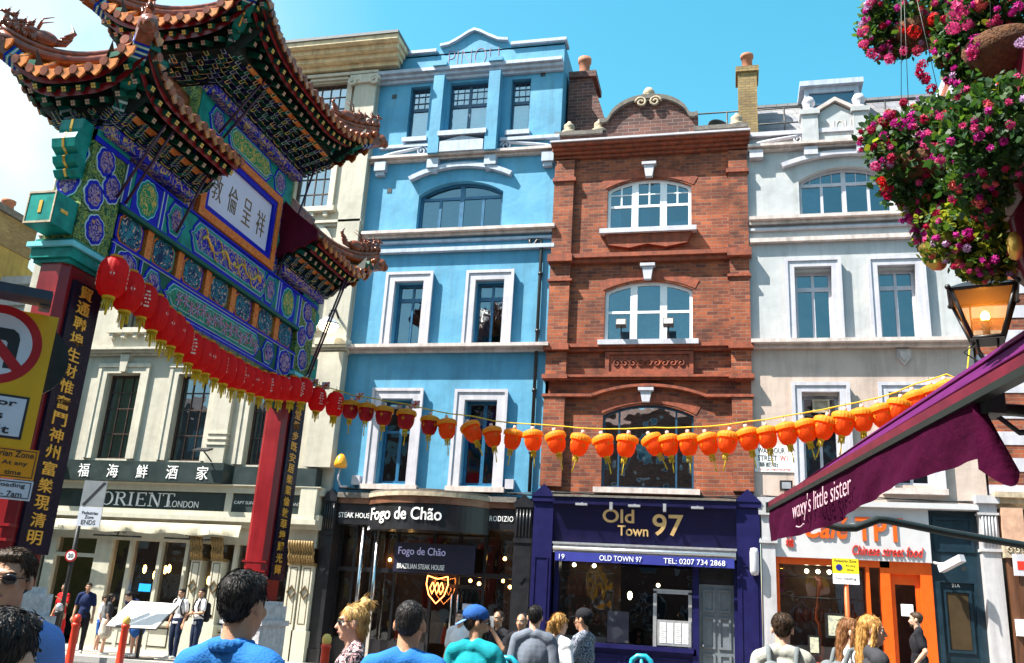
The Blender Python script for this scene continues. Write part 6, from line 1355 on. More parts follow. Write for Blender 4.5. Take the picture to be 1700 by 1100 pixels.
# slender stay rods
for y, zt, zl, xo in ((10.35, 8.5, 7.0, 0.75), (10.55, 8.5, 7.0, 0.75), (12.5, 10.4, 9.3, 0.8), (12.66, 10.4, 9.3, 0.8), (16.9, 8.5, 5.9, 0.75), (17.0, 8.5, 5.9, 0.75), (11.85, 8.4, 7.1, 0.5), (15.2, 10.4, 7.7, 0.6)):
    MB().tube([(F+xo, y, zt), (F+0.06, y-0.05, zl)], 0.022, 6).build('stay_rod', mat('purple_iron', (0.05, 0.008, 0.03), 0.4, 0.2), gate)
# ================================================================== pub on the right: awning, jetty, lamp, baskets
M_purp = paper('purple_canvas', (0.105, 0.010, 0.10), 0.25, (0.16, 0.012, 0.15), spec=0.15, rough=0.8, bump=0.5)
M_maro = paper('maroon_canvas', (0.042, 0.0018, 0.019), 0.12, (0.06, 0.003, 0.026), spec=0.06, rough=0.9, bump=0.6)
M_pubr = mat('maroon_pub_paint', (0.11, 0.008, 0.02), 0.35, 0.35, 5)
M_frame = mat('awning_frame_paint', (0.012, 0.016, 0.014), 0.4, 0.2, 8)
A0 = onZ(1283, 842, 2.9); B0 = onZ(1602, 669, 2.9); U = (B0-A0).normalized(); RT = Vector((-U.y, U.x, 0)); RT = RT if RT.x > 0 else -RT
awn = thing('pub_awning', 'purple and maroon canvas awning with a lettered valance above the pub terrace', 'awning', A0)
SL = RT*math.cos(R(45))+Vector((0, 0, math.sin(R(45))))
def awp(a, w): return A0+U*a+SL*w
mb = MB(); prof = [(-0.02, 0.0), (0.35, 0.22), (0.9, 0.42), (1.55, 0.55), (2.2, 0.655), (2.94, 0.74), (4.01, 0.86), (4.87, 0.94), (5.6, 1.0), (7.0, 1.06)]
v = []
for a, w in prof:
    for k in range(5): v.append(awp(a+0.0, w*k/4)+Vector((0, 0, 0.02*math.sin(k*math.pi/4))))
mb.add(v, [(i*5+k, (i+1)*5+k, (i+1)*5+k+1, i*5+k+1) for i in range(len(prof)-1) for k in range(4)], 0, True)
mb.build('canopy', M_purp, awn)
mb = MB()
for k in (1.2, 2.6): mb.tube([awp(a, w*k/4)+Vector((0, 0, 0.025)) for a, w in prof], 0.012, 5)
mb.build('canopy_seam', M_maro, awn)
mb = MB(); ln = 7.0; c = A0+U*ln/2
mb.obox(c+Vector((0, 0, 0.03)), U*ln/2, RT*0.05, Vector((0, 0, 0.035)), 0); mb.obox(c-RT*0.03-Vector((0, 0, 0.03)), U*ln/2, RT*0.04, Vector((0, 0, 0.022)), 1); mb.obox(A0-U*0.03, U*0.03, RT*0.07, Vector((0, 0, 0.06)), 1)
mb.build('front_bar', [M_pubr, M_frame], awn)
mb = MB(); n = 70; v = []; VL = 5.55
for i in range(n+1):
    t = i/n; a = 0.05+VL*t; drop = 0.36+0.05*math.sin(t*5)+0.12*max(0, t-0.8)
    for k in range(7):
        f = k/6; wv = 0.020*f*math.sin(a*5.2+0.6*k)+0.035*f*math.sin(a*1.9)+0.010*f*math.sin(a*13+k)
        v.append(A0+U*a-RT*(0.05+wv)-Vector((0, 0, 0.04+drop*f)))
mb.add(v, [(i*7+k, i*7+k+1, (i+1)*7+k+1, (i+1)*7+k) for i in range(n) for k in range(6)], 0, True)
mb.build('valance', M_maro, awn)
# the valance's returned end, blown inwards
mb = MB(); e = A0+U*(0.05+VL); v = []
for i in range(9):
    t = i/8
    for k in range(6):
        f = k/5; v.append(e+RT*(0.0+0.17*t*f)+U*(0.13*math.sin(t*3)*f)-RT*0.05*(1-t)-Vector((0, 0, 0.04+0.40*f*(1+0.28*math.sin(t*3.1)))))
mb.add(v, [(i*6+k, i*6+k+1, (i+1)*6+k+1, (i+1)*6+k) for i in range(8) for k in range(5)], 0, True); mb.build('valance_return', M_maro, awn)
vt = A0+U*1.35-RT*0.092-Vector((0, 0, 0.34))
tx = text('lettering', "waxy's little sister", 2.0, 0.24, vt, U, UP, mat('faded_pink_lettering', (0.55, 0.36, 0.42), 0.6, 0.1), awn, 0.003, shear=0.1, bold=-0.012)
sw = MB(); sw.tube([A0+U*(1.5+0.3*t)-RT*0.098-Vector((0, 0, 0.37+0.02*math.sin(t*3))) for t in np.linspace(0, 1, 8)], 0.007, 5); sw.build('flourish', tx.data.materials[0], awn)
arm = MB(); arm.tube([at(1345, 862, 11.0), at(1395, 876, 11.0), at(1420, 876, 11.05), at(1458, 862, 11.1), at(1470, 863, 11.15), at(1575, 884, 11.6), at(1700, 905, 12.2), at(1800, 922, 12.7)], 0.045, 8); arm.build('folding_arm', M_frame, awn)
arm = MB(); q = A0+U*5.62; arm.tube([q+RT*0.02-Vector((0, 0, 0.05)), q+RT*0.1-U*0.1-Vector((0, 0, 0.06)), q+RT*0.35-U*0.35+Vector((0, 0, 0.0)), q+RT*1.2-U*0.6+Vector((0, 0, 0.02)), q+RT*2.6-U*0.6+Vector((0, 0, 0.1))], 0.04, 8); arm.obox(q+RT*0.05-U*0.05-Vector((0, 0, 0.05)), U*0.1, RT*0.06, Vector((0, 0, 0.07))); arm.build('folding_arm', M_frame, awn)

pub = thing('public_house', 'maroon painted pub with a boarded overhanging floor above the purple awning', 'building', (4.5, 5, 0))
JZ = 4.17; C0 = onZ(1607, 378, JZ); Q1 = onZ(1668, 425, JZ); FD = (Q1-C0).normalized()
mb = MB(); W = 0.135
for i in range(26):
    # boards run along U from the far edge towards the camera side
    s0, s1 = i*W/ (FD.dot(RT)), (i+1)*W/(FD.dot(RT)); a, b = C0+FD*s0, C0+FD*(s1-0.012); L_ = 4.5
    z0 = JZ+(0.006 if i % 2 else 0.0); pts = [(a.x, a.y), (b.x, b.y), (b.x+U.x*L_, b.y+U.y*L_), (a.x+U.x*L_, a.y+U.y*L_)]; mb.prism(pts, z0, JZ+0.03, 0, 'Z')
mb.build('jetty_boards', M_pubr, pub)
mb = MB(); far = C0+FD*4.2; nr = C0+U*4.5; fr = far+U*4.5
mb.prism([(C0.x, C0.y), (far.x, far.y), (fr.x, fr.y), (nr.x, nr.y)], JZ+0.032, 4.95, 0, 'Z')
for z0, z1, e in ((JZ-0.02, JZ+0.12, 0.05), (JZ+0.3, JZ+0.42, 0.06)):
    a, b = C0-RT*e-FD*0.02, nr-RT*e; mb.obox((a+b)/2+Vector((0, 0, (z0+z1)/2-JZ)), (b-a)/2, RT*e, Vector((0, 0, (z1-z0)/2)))
    a, b = C0, far; fn = Vector((-FD.y, FD.x, 0)); mb.obox((a+b)/2+fn*e+Vector((0, 0, (z0+z1)/2-JZ)), (b-a)/2, fn*e, Vector((0, 0, (z1-z0)/2)))
mb.build('overhang', M_pubr, pub)
w0 = C0+RT*3.0; mb = MB(); w1 = w0+U*4.5; w0 = w0-U*2.0; mb.prism([(w0.x, w0.y), (w0.x+3, w0.y+0.5), (w1.x+3, w1.y), (w1.x, w1.y)], 0, JZ, 0, 'Z'); mb.build('wall', M_pubr, pub)
# carved bracket with gilded drops under the overhang
br = at(1702, 430, 5.9); mb = MB()
pts = [br+RT*0.5+Vector((0, 0, 0.45)), br+RT*0.1+Vector((0, 0, 0.42)), br-RT*0.02+Vector((0, 0, 0.25)), br+Vector((0, 0, 0.0)), br+RT*0.06-Vector((0, 0, 0.25)), br+RT*0.04-Vector((0, 0, 0.5)), br+RT*0.3-Vector((0, 0, 0.75))]
mb.tube(pts, [0.08, 0.07, 0.05, 0.045, 0.05, 0.05, 0.06], 10); mb.ball(br-Vector((-0.04, 0, 0.42)), (0.06, 0.06, 0.075), 10, 8); mb.build('scroll_bracket', M_pubr, pub)
g = at(1685, 408, 5.55); MB().lathe([(0.0, -0.09), (0.03, -0.075), (0.042, -0.02), (0.04, 0.04), (0.02, 0.08), (0.0, 0.09)], g, 12).build('gilt_drop', M_gold, pub)
# lamp
lp = at(1643, 597, 7.5); lan = thing('street_lantern', 'lit black lantern with tapering glass sides above the purple awning', 'lantern', lp, R(-14))
S4 = [(-1, -1), (1, -1), (1, 1), (-1, 1)]; zb_, zt_, wb_, wt_ = 0.11, 0.37, 0.072, 0.155
mb = MB(); P4 = lambda w, z: [(a*w, b*w, z) for a, b in S4]
for a, b in zip(P4(wb_, zb_), P4(wt_, zt_)): mb.cone(a, b, 0.011, 0.011, 6)
for w, z, r in ((wb_, zb_, 0.012), (wt_, zt_, 0.012)):
    q = P4(w, z)
    for i in range(4): mb.cone(q[i], q[(i+1) % 4], r, r, 6)
mb.add(P4(wb_+0.01, zb_-0.012)+P4(wb_-0.01, zb_+0.012), [(0, 3, 2, 1), (4, 5, 6, 7), (0, 1, 5, 4), (1, 2, 6, 5), (2, 3, 7, 6), (3, 0, 4, 7)])
mb.add(P4(wt_+0.02, zt_)+P4(wt_*0.55, zt_+0.055), [(0, 3, 2, 1), (4, 5, 6, 7), (0, 1, 5, 4), (1, 2, 6, 5), (2, 3, 7, 6), (3, 0, 4, 7)])
mb.lathe([(0.085, zt_+0.05), (0.062, zt_+0.065), (0.058, zt_+0.10), (0.075, zt_+0.105), (0.072, zt_+0.13), (0.045, zt_+0.155), (0.018, zt_+0.165), (0.016, zt_+0.185), (0, zt_+0.19)], n=16)
for a, b in P4(wt_, 0)[0:4] and [(p[0], p[1]) for p in P4(wt_, 0)]: mb.ball((a*1.08, b*1.08, zt_+0.008), 0.016, 6, 5)
mb.build('lantern_frame', M_iron, lan, local=True); lan.scale = (1.42,)*3
glow_glass = paper('glow_tinted_glass', (0.8, 0.45, 0.2), 1.0, (1.0, 0.62, 0.3)); _nt = glow_glass.node_tree; _o = _nt.nodes['Material Output']; _m = _nt.nodes.new('ShaderNodeMixShader'); _m.inputs[0].default_value = 0.26  # bulb's glow is put into the glass as an orange tint
_t = _nt.nodes.new('ShaderNodeBsdfTransparent'); _t.inputs[0].default_value = (1, 0.86, 0.66, 1); _s = _o.inputs[0].links[0].from_socket; _nt.links.new(_t.outputs[0], _m.inputs[1]); _nt.links.new(_s, _m.inputs[2]); _nt.links.new(_m.outputs[0], _o.inputs[0])
mb = MB(); lo, hi = P4(wb_-0.004, zb_), P4(wt_-0.006, zt_)
for i in range(4): j = (i+1) % 4; mb.add([lo[i], lo[j], hi[j], hi[i]], [(0, 1, 2, 3)])
mb.build('lantern_glass', glow_glass, lan, local=True)
MB().ball((0, 0, zb_+0.135), (0.022, 0.022, 0.032), 10, 8).build('bulb', mat('bulb_glow', (1, 0.5, 0.1), 0.5, 0, emit=(1.0, 0.42, 0.06), es=30), lan, local=True)
MB().lathe([(0.018, zb_), (0.018, zb_+0.07), (0.026, zb_+0.08), (0.024, zb_+0.11)], n=10).build('lamp_holder', M_trimw, lan, local=True)
mb = MB()
for a, b in S4: mb.tube([(a*0.05, b*0.05, zb_-0.01), (a*0.045, b*0.045, 0.04), (a*0.012, b*0.012, -0.02), (0, 0, -0.1)], 0.006, 5)
mb.tube([(-0.06, 0, zb_-0.01), (-0.12, 0, 0.05), (-0.06, 0, -0.0), (0, 0, -0.06)], 0.005, 5); mb.tube([(0, 0, -0.05), (0, 0, -0.3), (0.1, 0.0, -0.4), (1.6, 0.3, -0.35)], 0.016, 8); mb.build('lamp_bracket', M_iron, lan, local=True)

# hanging baskets
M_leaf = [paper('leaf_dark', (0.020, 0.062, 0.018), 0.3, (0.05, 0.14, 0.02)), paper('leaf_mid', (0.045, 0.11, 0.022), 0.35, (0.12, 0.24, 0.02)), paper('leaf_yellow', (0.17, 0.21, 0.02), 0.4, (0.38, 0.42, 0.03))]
FC = {'pink': (0.66, 0.06, 0.24), 'mag': (0.55, 0.02, 0.30), 'crim': (0.42, 0.006, 0.06), 'red': (0.62, 0.015, 0.012), 'coral': (0.75, 0.15, 0.14), 'lil': (0.62, 0.42, 0.66), 'yel': (0.75, 0.42, 0.03)}
M_fl = {k: paper('petal_'+n, FC[k], 0.3) for k, n in zip(FC, ('pink', 'magenta', 'crimson', 'red', 'coral', 'lilac', 'yellow'))}
M_coir = mat('coir_liner', (0.10, 0.04, 0.014), 0.9, 0.5, 30, 0.8, 60)
fr_ = np.random.default_rng(11)
def leaf_cloud(name, pts, size, mats, par, weights):
    n = len(pts); a = fr_.normal(size=(n, 3)); a /= np.linalg.norm(a, axis=1)[:, None]; b = np.cross(a, fr_.normal(size=(n, 3))); b /= np.linalg.norm(b, axis=1)[:, None]
    s = size*(0.6+0.9*fr_.random(n))[:, None]; c = np.cross(a, b)*0.25
    V_ = np.empty((n, 6, 3)); V_[:, 0] = pts; V_[:, 1] = pts+(a*0.35+b*0.38)*s; V_[:, 2] = pts+(a*0.75+b*0.30)*s+c*s*0.3; V_[:, 3] = pts+a*s*1.1+c*s*0.5; V_[:, 4] = pts+(a*0.75-b*0.30)*s+c*s*0.3; V_[:, 5] = pts+(a*0.35-b*0.38)*s
    f = [(6*i, 6*i+1, 6*i+2, 6*i+3, 6*i+4, 6*i+5) for i in range(n)]
    me = bpy.data.meshes.new(name); l = np.array(par.location); me.from_pydata((V_.reshape(-1, 3)-l).tolist(), [], f)
    for m in mats: me.materials.append(m)
    me.polygons.foreach_set('material_index', fr_.choice(len(mats), n, p=weights).astype(np.int32)); me.update()
    o = bpy.data.objects.new(name, me); COL.objects.link(o); o.parent = par; return o
def petals(name, centres, rad, m, par, per=42):
    mb = MB()
    for c, r in zip(centres, rad):
        for _ in range(int(per*max(0.22, r/0.05))):
            d = Vector(fr_.normal(size=3)).normalized(); p = Vector(c)+d*r*(0.55+0.5*fr_.random()); a = d.orthogonal().normalized(); b = d.cross(a); s = 0.008+0.011*fr_.random(); t0 = fr_.random()*6
            vs = [p]
            for k in range(10):
                t = t0+2*math.pi*k/10; rr = s*(1.25 if k % 2 == 0 else 0.6); vs.append(p+(a*math.cos(t)+b*math.sin(t))*rr+d*(0.006 if k % 2 == 0 else 0))
            mb.add(vs, [(0, 1+k, 1+(k+1) % 10) for k in range(10)])
    return mb.build(name, m, par)
def basket(label, px, py, d, bowl_r, blobs, clusters, nl, wts, bowl=(0, 0), hang=0.9):
    c = at(px, py, d); t = thing('hanging_basket', label, 'hanging basket', c, 0, 'flower baskets hanging from the pub')
    bc = at(px+bowl[0], py+bowl[1], d); MB().lathe([(0, -bowl_r*0.75), (bowl_r*0.5, -bowl_r*0.66), (bowl_r*0.85, -bowl_r*0.35), (bowl_r, 0), (bowl_r*0.9, 0.02), (0, 0.03)], bc, 22).build('bowl', M_coir, t)
    mb = MB()
    for k in range(3): a = 2*math.pi*k/3; mb.tube([(bc.x+bowl_r*math.cos(a), bc.y+bowl_r*math.sin(a), bc.z), (bc.x, bc.y, bc.z+hang)], 0.0028, 4)
    mb.tube([(bc.x, bc.y, bc.z+hang), (bc.x, bc.y, bc.z+hang+0.15), (bc.x+1.3, bc.y+0.1, bc.z+hang+0.15)], 0.018, 6); mb.build('chains', M_iron, t)
    P = []; extra = []; fcs = ['pink', 'mag', 'pink', 'crim', 'mag', 'pink', 'crim', 'mag', 'coral', 'lil']
    for bx, by, rx, ry, k, dd in blobs:
        cc = np.array(at(bx, by, d+dd)); rxm, rzm = rx*d/1495*1.02, ry*d/1495*1.02; m = int(nl*k*0.62); q = fr_.normal(size=(m, 3)); q /= np.linalg.norm(q, axis=1)[:, None]; q *= (0.35+0.68*fr_.random(m)**0.6)[:, None]
        lump = 1+0.28*np.sin(q[:, 0]*7+bx)*np.sin(q[:, 2]*6+by); P.append(cc+q*np.array([rxm, (rxm+rzm)*0.4, rzm])*lump[:, None])
        vd = np.array((EYE-Vector(cc)).normalized()); nf = int(20*k+5)
        for _ in range(nf):
            e_ = fr_.normal(size=3); e_ /= np.linalg.norm(e_); e_ = e_+vd*0.75+np.array([-0.35, 0, -0.05]); e_ /= np.linalg.norm(e_)
            extra.append((Vector(cc+e_*np.array([rxm, (rxm+rzm)*0.4, rzm])*(0.95+0.2*fr_.random())), (3+7*fr_.random()**1.5)*d/1495, fcs[fr_.integers(len(fcs))]))
    leaf_cloud('foliage', np.concatenate(P), 0.042, M_leaf, t, wts)
    by_c = {}
    for (fx, fy, r, col) in clusters: by_c.setdefault(col, []).append((at(fx, fy, d-0.10-0.12*fr_.random()), r*d/1495))
    for p_, r_, col in extra: by_c.setdefault(col, []).append((p_, r_))
    for col, L_ in by_c.items(): petals('blossoms', [a for a, _ in L_], [max(0.012, b*0.68) for _, b in L_], M_fl[col], t)
    return t
basket('topmost left hanging basket with red blooms and a pink left edge', 1525, 25, 6.6, 0.20,
       [(1530, 5, 90, 62, 1, 0), (1460, 45, 34, 55, 0.5, 0), (1575, 45, 60, 45, 0.5, 0), (1485, 85, 28, 14, 0.15, 0)],
       [(1432, 52, 13, 'pink'), (1438, 32, 9, 'mag'), (1447, 88, 13, 'pink'), (1475, 98, 13, 'pink'), (1435, 72, 9, 'pink'), (1500, 84, 10, 'pink'), (1541, 42, 24, 'red'), (1517, 52, 17, 'red'), (1500, 48, 12, 'red'), (1522, 84, 12, 'crim'), (1440, 8, 10, 'lil'), (1550, 30, 16, 'red'), (1455, 95, 9, 'pink')], 2600, [0.62, 0.33, 0.05], (-5, 28))
basket('hanging basket in a wide coir bowl at the picture\'s upper right corner', 1660, 40, 5.6, 0.235,
       [(1660, 10, 75, 50, 0.9, 0), (1612, 105, 42, 60, 0.7, 0.15), (1580, 70, 28, 40, 0.3, 0.1), (1690, 140, 40, 40, 0.4, 0.2)],
       [(1590, 18, 24, 'pink'), (1582, 48, 18, 'pink'), (1605, 40, 14, 'pink'), (1622, 72, 22, 'mag'), (1614, 88, 14, 'pink'), (1645, 38, 10, 'pink'), (1628, 8, 16, 'coral'), (1690, 10, 12, 'mag'), (1695, 70, 12, 'lil'), (1650, 150, 14, 'lil'), (1665, 165, 14, 'lil'), (1660, 140, 8, 'red'), (1530, 108, 14, 'crim'), (1536, 130, 15, 'crim'), (1546, 148, 12, 'crim'), (1526, 122, 10, 'crim'), (1640, 175, 12, 'lil')], 2600, [0.68, 0.28, 0.04], (5, 38))
basket('broad hanging basket trailing crimson and magenta flowers to the left, in the middle', 1570, 240, 6.0, 0.20,
       [(1540, 235, 90, 62, 1.0, 0), (1650, 215, 80, 75, 1.3, -0.75), (1625, 300, 45, 50, 0.6, -0.45), (1470, 225, 40, 38, 0.35, 0), (1600, 190, 60, 30, 0.35, 0), (1520, 300, 60, 40, 0.5, 0.05)],
       [(1466, 203, 16, 'crim'), (1480, 190, 12, 'crim'), (1447, 216, 9, 'crim'), (1495, 205, 14, 'mag'), (1515, 195, 16, 'mag'), (1548, 190, 17, 'pink'), (1578, 182, 18, 'coral'), (1592, 168, 12, 'coral'), (1600, 196, 7, 'yel'), (1616, 190, 10, 'mag'), (1625, 193, 9, 'lil'), (1530, 226, 15, 'mag'), (1544, 222, 11, 'pink'), (1556, 258, 13, 'mag'), (1540, 264, 13, 'mag'), (1592, 266, 13, 'mag'), (1606, 264, 11, 'mag'), (1661, 272, 9, 'mag'), (1592, 303, 9, 'mag'), (1602, 311, 9, 'pink'), (1450, 243, 9, 'crim'), (1453, 275, 11, 'pink'), (1462, 300, 9, 'red'), (1468, 312, 8, 'red'), (1480, 262, 9, 'crim'), (1650, 230, 8, 'mag'), (1655, 225, 8, 'mag'), (1570, 205, 14, 'crim'), (1500, 170, 9, 'crim'), (1620, 165, 14, 'pink')], 2900, [0.66, 0.30, 0.04], (-40, 30), 1.9)
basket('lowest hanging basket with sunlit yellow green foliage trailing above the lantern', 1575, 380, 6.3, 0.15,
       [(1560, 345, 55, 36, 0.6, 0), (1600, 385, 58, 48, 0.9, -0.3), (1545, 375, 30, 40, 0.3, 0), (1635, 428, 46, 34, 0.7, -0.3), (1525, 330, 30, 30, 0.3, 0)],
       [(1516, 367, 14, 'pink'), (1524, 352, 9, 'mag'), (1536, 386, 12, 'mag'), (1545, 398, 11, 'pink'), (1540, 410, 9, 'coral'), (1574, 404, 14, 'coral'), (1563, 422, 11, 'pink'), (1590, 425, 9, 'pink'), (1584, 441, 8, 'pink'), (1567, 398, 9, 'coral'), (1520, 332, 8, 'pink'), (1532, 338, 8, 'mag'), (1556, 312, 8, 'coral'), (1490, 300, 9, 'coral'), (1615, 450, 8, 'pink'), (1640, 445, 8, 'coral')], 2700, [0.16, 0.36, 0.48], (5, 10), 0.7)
ac = at(1548, 422, 6.2); ga = thing('gilded_acorn', 'gilded acorn shaped ornament hanging tilted left of the lowest basket', 'ornament', ac)
rot = Vector((0.55, 0, -1)).normalized().to_track_quat('Z', 'Y').to_matrix()
def tl(prof, m, nm):
    mb = MB(); mb.lathe(prof, n=18); mb.v = [tuple(rot @ Vector(q)) for q in mb.v]; mb.build(nm, m, ga, local=True)
tl([(0.0, -0.10), (0.05, -0.09), (0.065, -0.04), (0.06, -0.01)], M_gold, 'cup'); tl([(0.06, -0.01), (0.078, 0.0), (0.076, 0.03), (0.06, 0.09), (0.02, 0.12), (0, 0.125)], M_gold, 'nut')
MB().tube([(-0.05, 0, 0.08), (-0.06, 0, 0.2), (-0.04, 0, 0.6), (1.2, 0, 0.65)], 0.01, 6).build('hanger', M_iron, ga, local=True)

# ================================================================== traffic signs on the left
sd0 = ray(40, 650); SRX = Vector((sd0.y, -sd0.x, 0)).normalized(); SN = SRX.cross(Vector((0, 0, 1)))   # sign right axis and outward normal
sp0 = at(20, 650, 7.6)
def on_sign(px, py): d = ray(px, py); t = SN.dot(sp0-EYE)/SN.dot(d); q = EYE+d*t-sp0; return q.dot(SRX), q.z
def SP(a, z, o=0): return sp0+SRX*a+Vector((0, 0, z))+SN*o
M_syel = mat('sign_yellow', (0.62, 0.33, 0.006), 0.4, 0.06, 5); M_swht = mat('sign_white', (0.55, 0.58, 0.66), 0.35, 0.05, 5); M_sred = mat('sign_red', (0.38, 0.008, 0.012), 0.35, 0.06, 5); M_sora = mat('sign_orange', (0.68, 0.26, 0.004), 0.4, 0.06, 5); M_sblu = mat('sign_blue', (0.01, 0.02, 0.22), 0.4, 0.06, 5)
def sprism(mb, poly, o0, o1, mi=0):
    n = len(poly); v = [SP(a, z, o0) for a, z in poly]+[SP(a, z, o1) for a, z in poly]
    mb.add(v, [tuple(range(n))[::-1], tuple(range(n, 2*n))]+[(i, (i+1) % n, (i+1) % n+n, i+n) for i in range(n)], mi)
def rect(a0, a1, z0, z1): return [(a0, z0), (a1, z0), (a1, z1), (a0, z1)]
def circ(ca, cz, r, n=40): return [(ca+r*math.cos(t), cz+r*math.sin(t)) for t in np.linspace(0, 2*math.pi, n+1)[:-1]]
ra, rt_ = on_sign(96, 527)[0]*0.5+on_sign(52, 745)[0]*0.5, on_sign(60, 520)[1]; rb_ = on_sign(40, 745)[1]
ts = thing('traffic_sign', 'yellow traffic sign with a banned left turn roundel beside the near red pillar', 'traffic sign', (sp0.x, sp0.y, 0))
MB().cone(SP(ra-0.9, -sp0.z+0.0, -0.08), SP(ra-0.9, 0.75, -0.08), 0.045, 0.045, 12).build('post', M_iron, ts)
mb = MB(); sprism(mb, rect(ra-1.0, ra, rb_, rt_), -0.02, 0); mb.build('backboard', M_syel, ts)
(c1, z1), (c2, z2) = on_sign(66, 582), on_sign(20, 525); rr = 0.305; cc = on_sign(69, 582)[0]-rr; cz = z1
mb = MB(); sprism(mb, circ(cc, cz, rr), 0, 0.004, 0); sprism(mb, circ(cc, cz, rr*0.78), 0.0, 0.007, 1); rn = mb.build('roundel', [M_sred, M_swht], ts)
mb = MB(); arrow = [(0.135, -0.16), (0.135, 0.05), (0.12, 0.09), (0.085, 0.115), (-0.04, 0.115), (-0.04, 0.16), (-0.16, 0.07), (-0.04, -0.02), (-0.04, 0.03), (0.05, 0.03), (0.065, 0.015), (0.065, -0.16)]
sprism(mb, [(cc+a*1.1, cz+b*1.1) for a, b in arrow], 0.006, 0.010, 0); mb.build('turn_arrow', M_letb, rn)
mb = MB(); s_ = rr*0.78*0.72; w_ = 0.026; sprism(mb, [(cc-s_-w_, cz+s_-w_), (cc-s_+w_, cz+s_+w_), (cc+s_+w_, cz-s_+w_), (cc+s_-w_, cz-s_-w_)], 0.006, 0.013, 0); mb.build('slash', M_sred, rn)
pa, pz1 = on_sign(50, 660); pz0 = on_sign(42, 731)[1]
mb = MB(); sprism(mb, rect(pa-0.78, pa, pz0, pz1), 0, 0.004, 1); sprism(mb, rect(pa-0.765, pa-0.018, pz0+0.018, pz1-0.018), 0, 0.007, 0); pl = mb.build('plate', [M_swht, M_letb], ts)
ph = pz1-pz0
for s, k, w, dx in (('Except for', 0.70, 0.58, 0.075), ('vehicles', 0.42, 0.42, 0.15), ('under 7.5t', 0.10, 0.62, 0.09)): text('lettering', s, w, ph*0.19, SP(pa-dx-w, pz0+ph*k, 0.007), SRX, UP, M_letb, pl, 0.004, bold=0.02)
lmp = MB(); q0 = on_sign(10, 505); lmp.obox(SP(on_sign(30, 500)[0]-0.2, on_sign(30, 498)[1], 0.18), SRX*0.42, SN*0.12, Vector((0, 0, 0.035))); lmp.obox(SP(on_sign(75, 505)[0], on_sign(75, 505)[1], 0.05), SRX*0.04, SN*0.10, Vector((0, 0, 0.05))); lmp.build('sign_lamp', mat('grey_blue_casing', (0.03, 0.035, 0.055), 0.4, 0.2), ts)
ca, czz = on_sign(115, 602); mb = MB(); sprism(mb, circ(ca-0.30, czz, 0.30), -0.12, -0.10); bsg = thing('traffic_sign', 'black back of a round sign behind the yellow one', 'traffic sign', (sp0.x, sp0.y, 0)); mb.build('disc', M_black, bsg)
MB().cone(SP(ca-0.5, -sp0.z, -0.16), SP(ca-0.5, czz, -0.16), 0.038, 0.038, 10).build('post', M_iron, bsg)
def small(label, nm, col, x_r, yt, yb, w, rows):
    a = on_sign(x_r, (yt+yb)/2)[0]; za, zb2 = on_sign(x_r-20, yt)[1], on_sign(x_r-20, yb)[1]; t = thing(nm, label, 'sign', (sp0.x, sp0.y, 0)); mb = MB(); sprism(mb, rect(a-w, a, zb2, za), -0.02, 0.0); p = mb.build('plate', col, t); h = za-zb2
    mb = MB(); o = 0.012
    for r_ in (rect(a-w+o, a-o, zb2+o, zb2+o+0.006), rect(a-w+o, a-o, za-o-0.006, za-o), rect(a-w+o, a-w+o+0.006, zb2+o, za-o), rect(a-o-0.006, a-o, zb2+o, za-o)): sprism(mb, r_, 0, 0.002)
    mb.build('border', M_letb, t)
    for s, x0, k, w2, hh in rows: text('lettering', s, w2, h*hh, SP(a-w+x0, zb2+h*k, 0), SRX, UP, M_letb, t, 0.003, bold=0.012)
    return t, a, za, zb2
t, a, za, zb2 = small('orange pedestrian zone plate below the yellow traffic sign', 'parking_plate', M_sora, 61, 745, 796, 0.44, [('Pedestrian Zone', 0.03, 0.70, 0.38, 0.2), ('At any', 0.21, 0.40, 0.17, 0.18), ('time', 0.24, 0.12, 0.11, 0.15)])
mb = MB(); sprism(mb, circ(a-0.33, (za+zb2)/2-0.03, 0.07), 0, 0.004, 1); sprism(mb, circ(a-0.33, (za+zb2)/2-0.03, 0.055), 0, 0.006, 0); mb.build('no_waiting_symbol', [M_sblu, M_sred], t)
small('white no loading plate directly below the orange pedestrian zone plate', 'parking_plate', M_swht, 53, 797, 830, 0.42, [('No loading', 0.10, 0.56, 0.27, 0.28), ('Noon - 7am', 0.06, 0.14, 0.30, 0.28)])

# zone-ends sign on its own post by the cream building
zp = onY(103, 1000, 17.6); ze = thing('zone_sign', 'grey zone ends sign with a diagonal stripe on a dark post outside the cream restaurant', 'traffic sign', (zp.x, 17.6, 0), R(12))
MB().cone((0, 0.06, 0.0), (0, 0.06, 3.55), 0.055, 0.045, 10).build('post', M_iron, ze, local=True)
def zz(py, px=135): return onY(px, py, 17.6).z
M_sgre = mat('sign_grey', (0.22, 0.24, 0.26), 0.4, 0.1, 4)
za_, zb_2, zc_ = zz(797), zz(840), zz(873); mb = MB(); mb.box(-0.02, 0.50, -0.03, 0.0, zb_2, za_); mb.build('upper_plate', M_sgre, ze, local=True)
mb = MB(); v = [(0.02, -0.034, zb_2+0.04), (0.08, -0.034, zb_2+0.02), (0.48, -0.034, za_-0.04), (0.42, -0.034, za_-0.02)]; mb.add(v+[(a, -0.03, c) for a, _, c in v], [(0, 1, 2, 3), (0, 4, 5, 1), (1, 5, 6, 2), (2, 6, 7, 3), (3, 7, 4, 0)]); mb.build('stripe', M_letb, ze, local=True)
lpz = MB().box(-0.02, 0.50, -0.03, 0.0, zc_, zb_2-0.01).build('lower_plate', M_swht, ze, local=True)
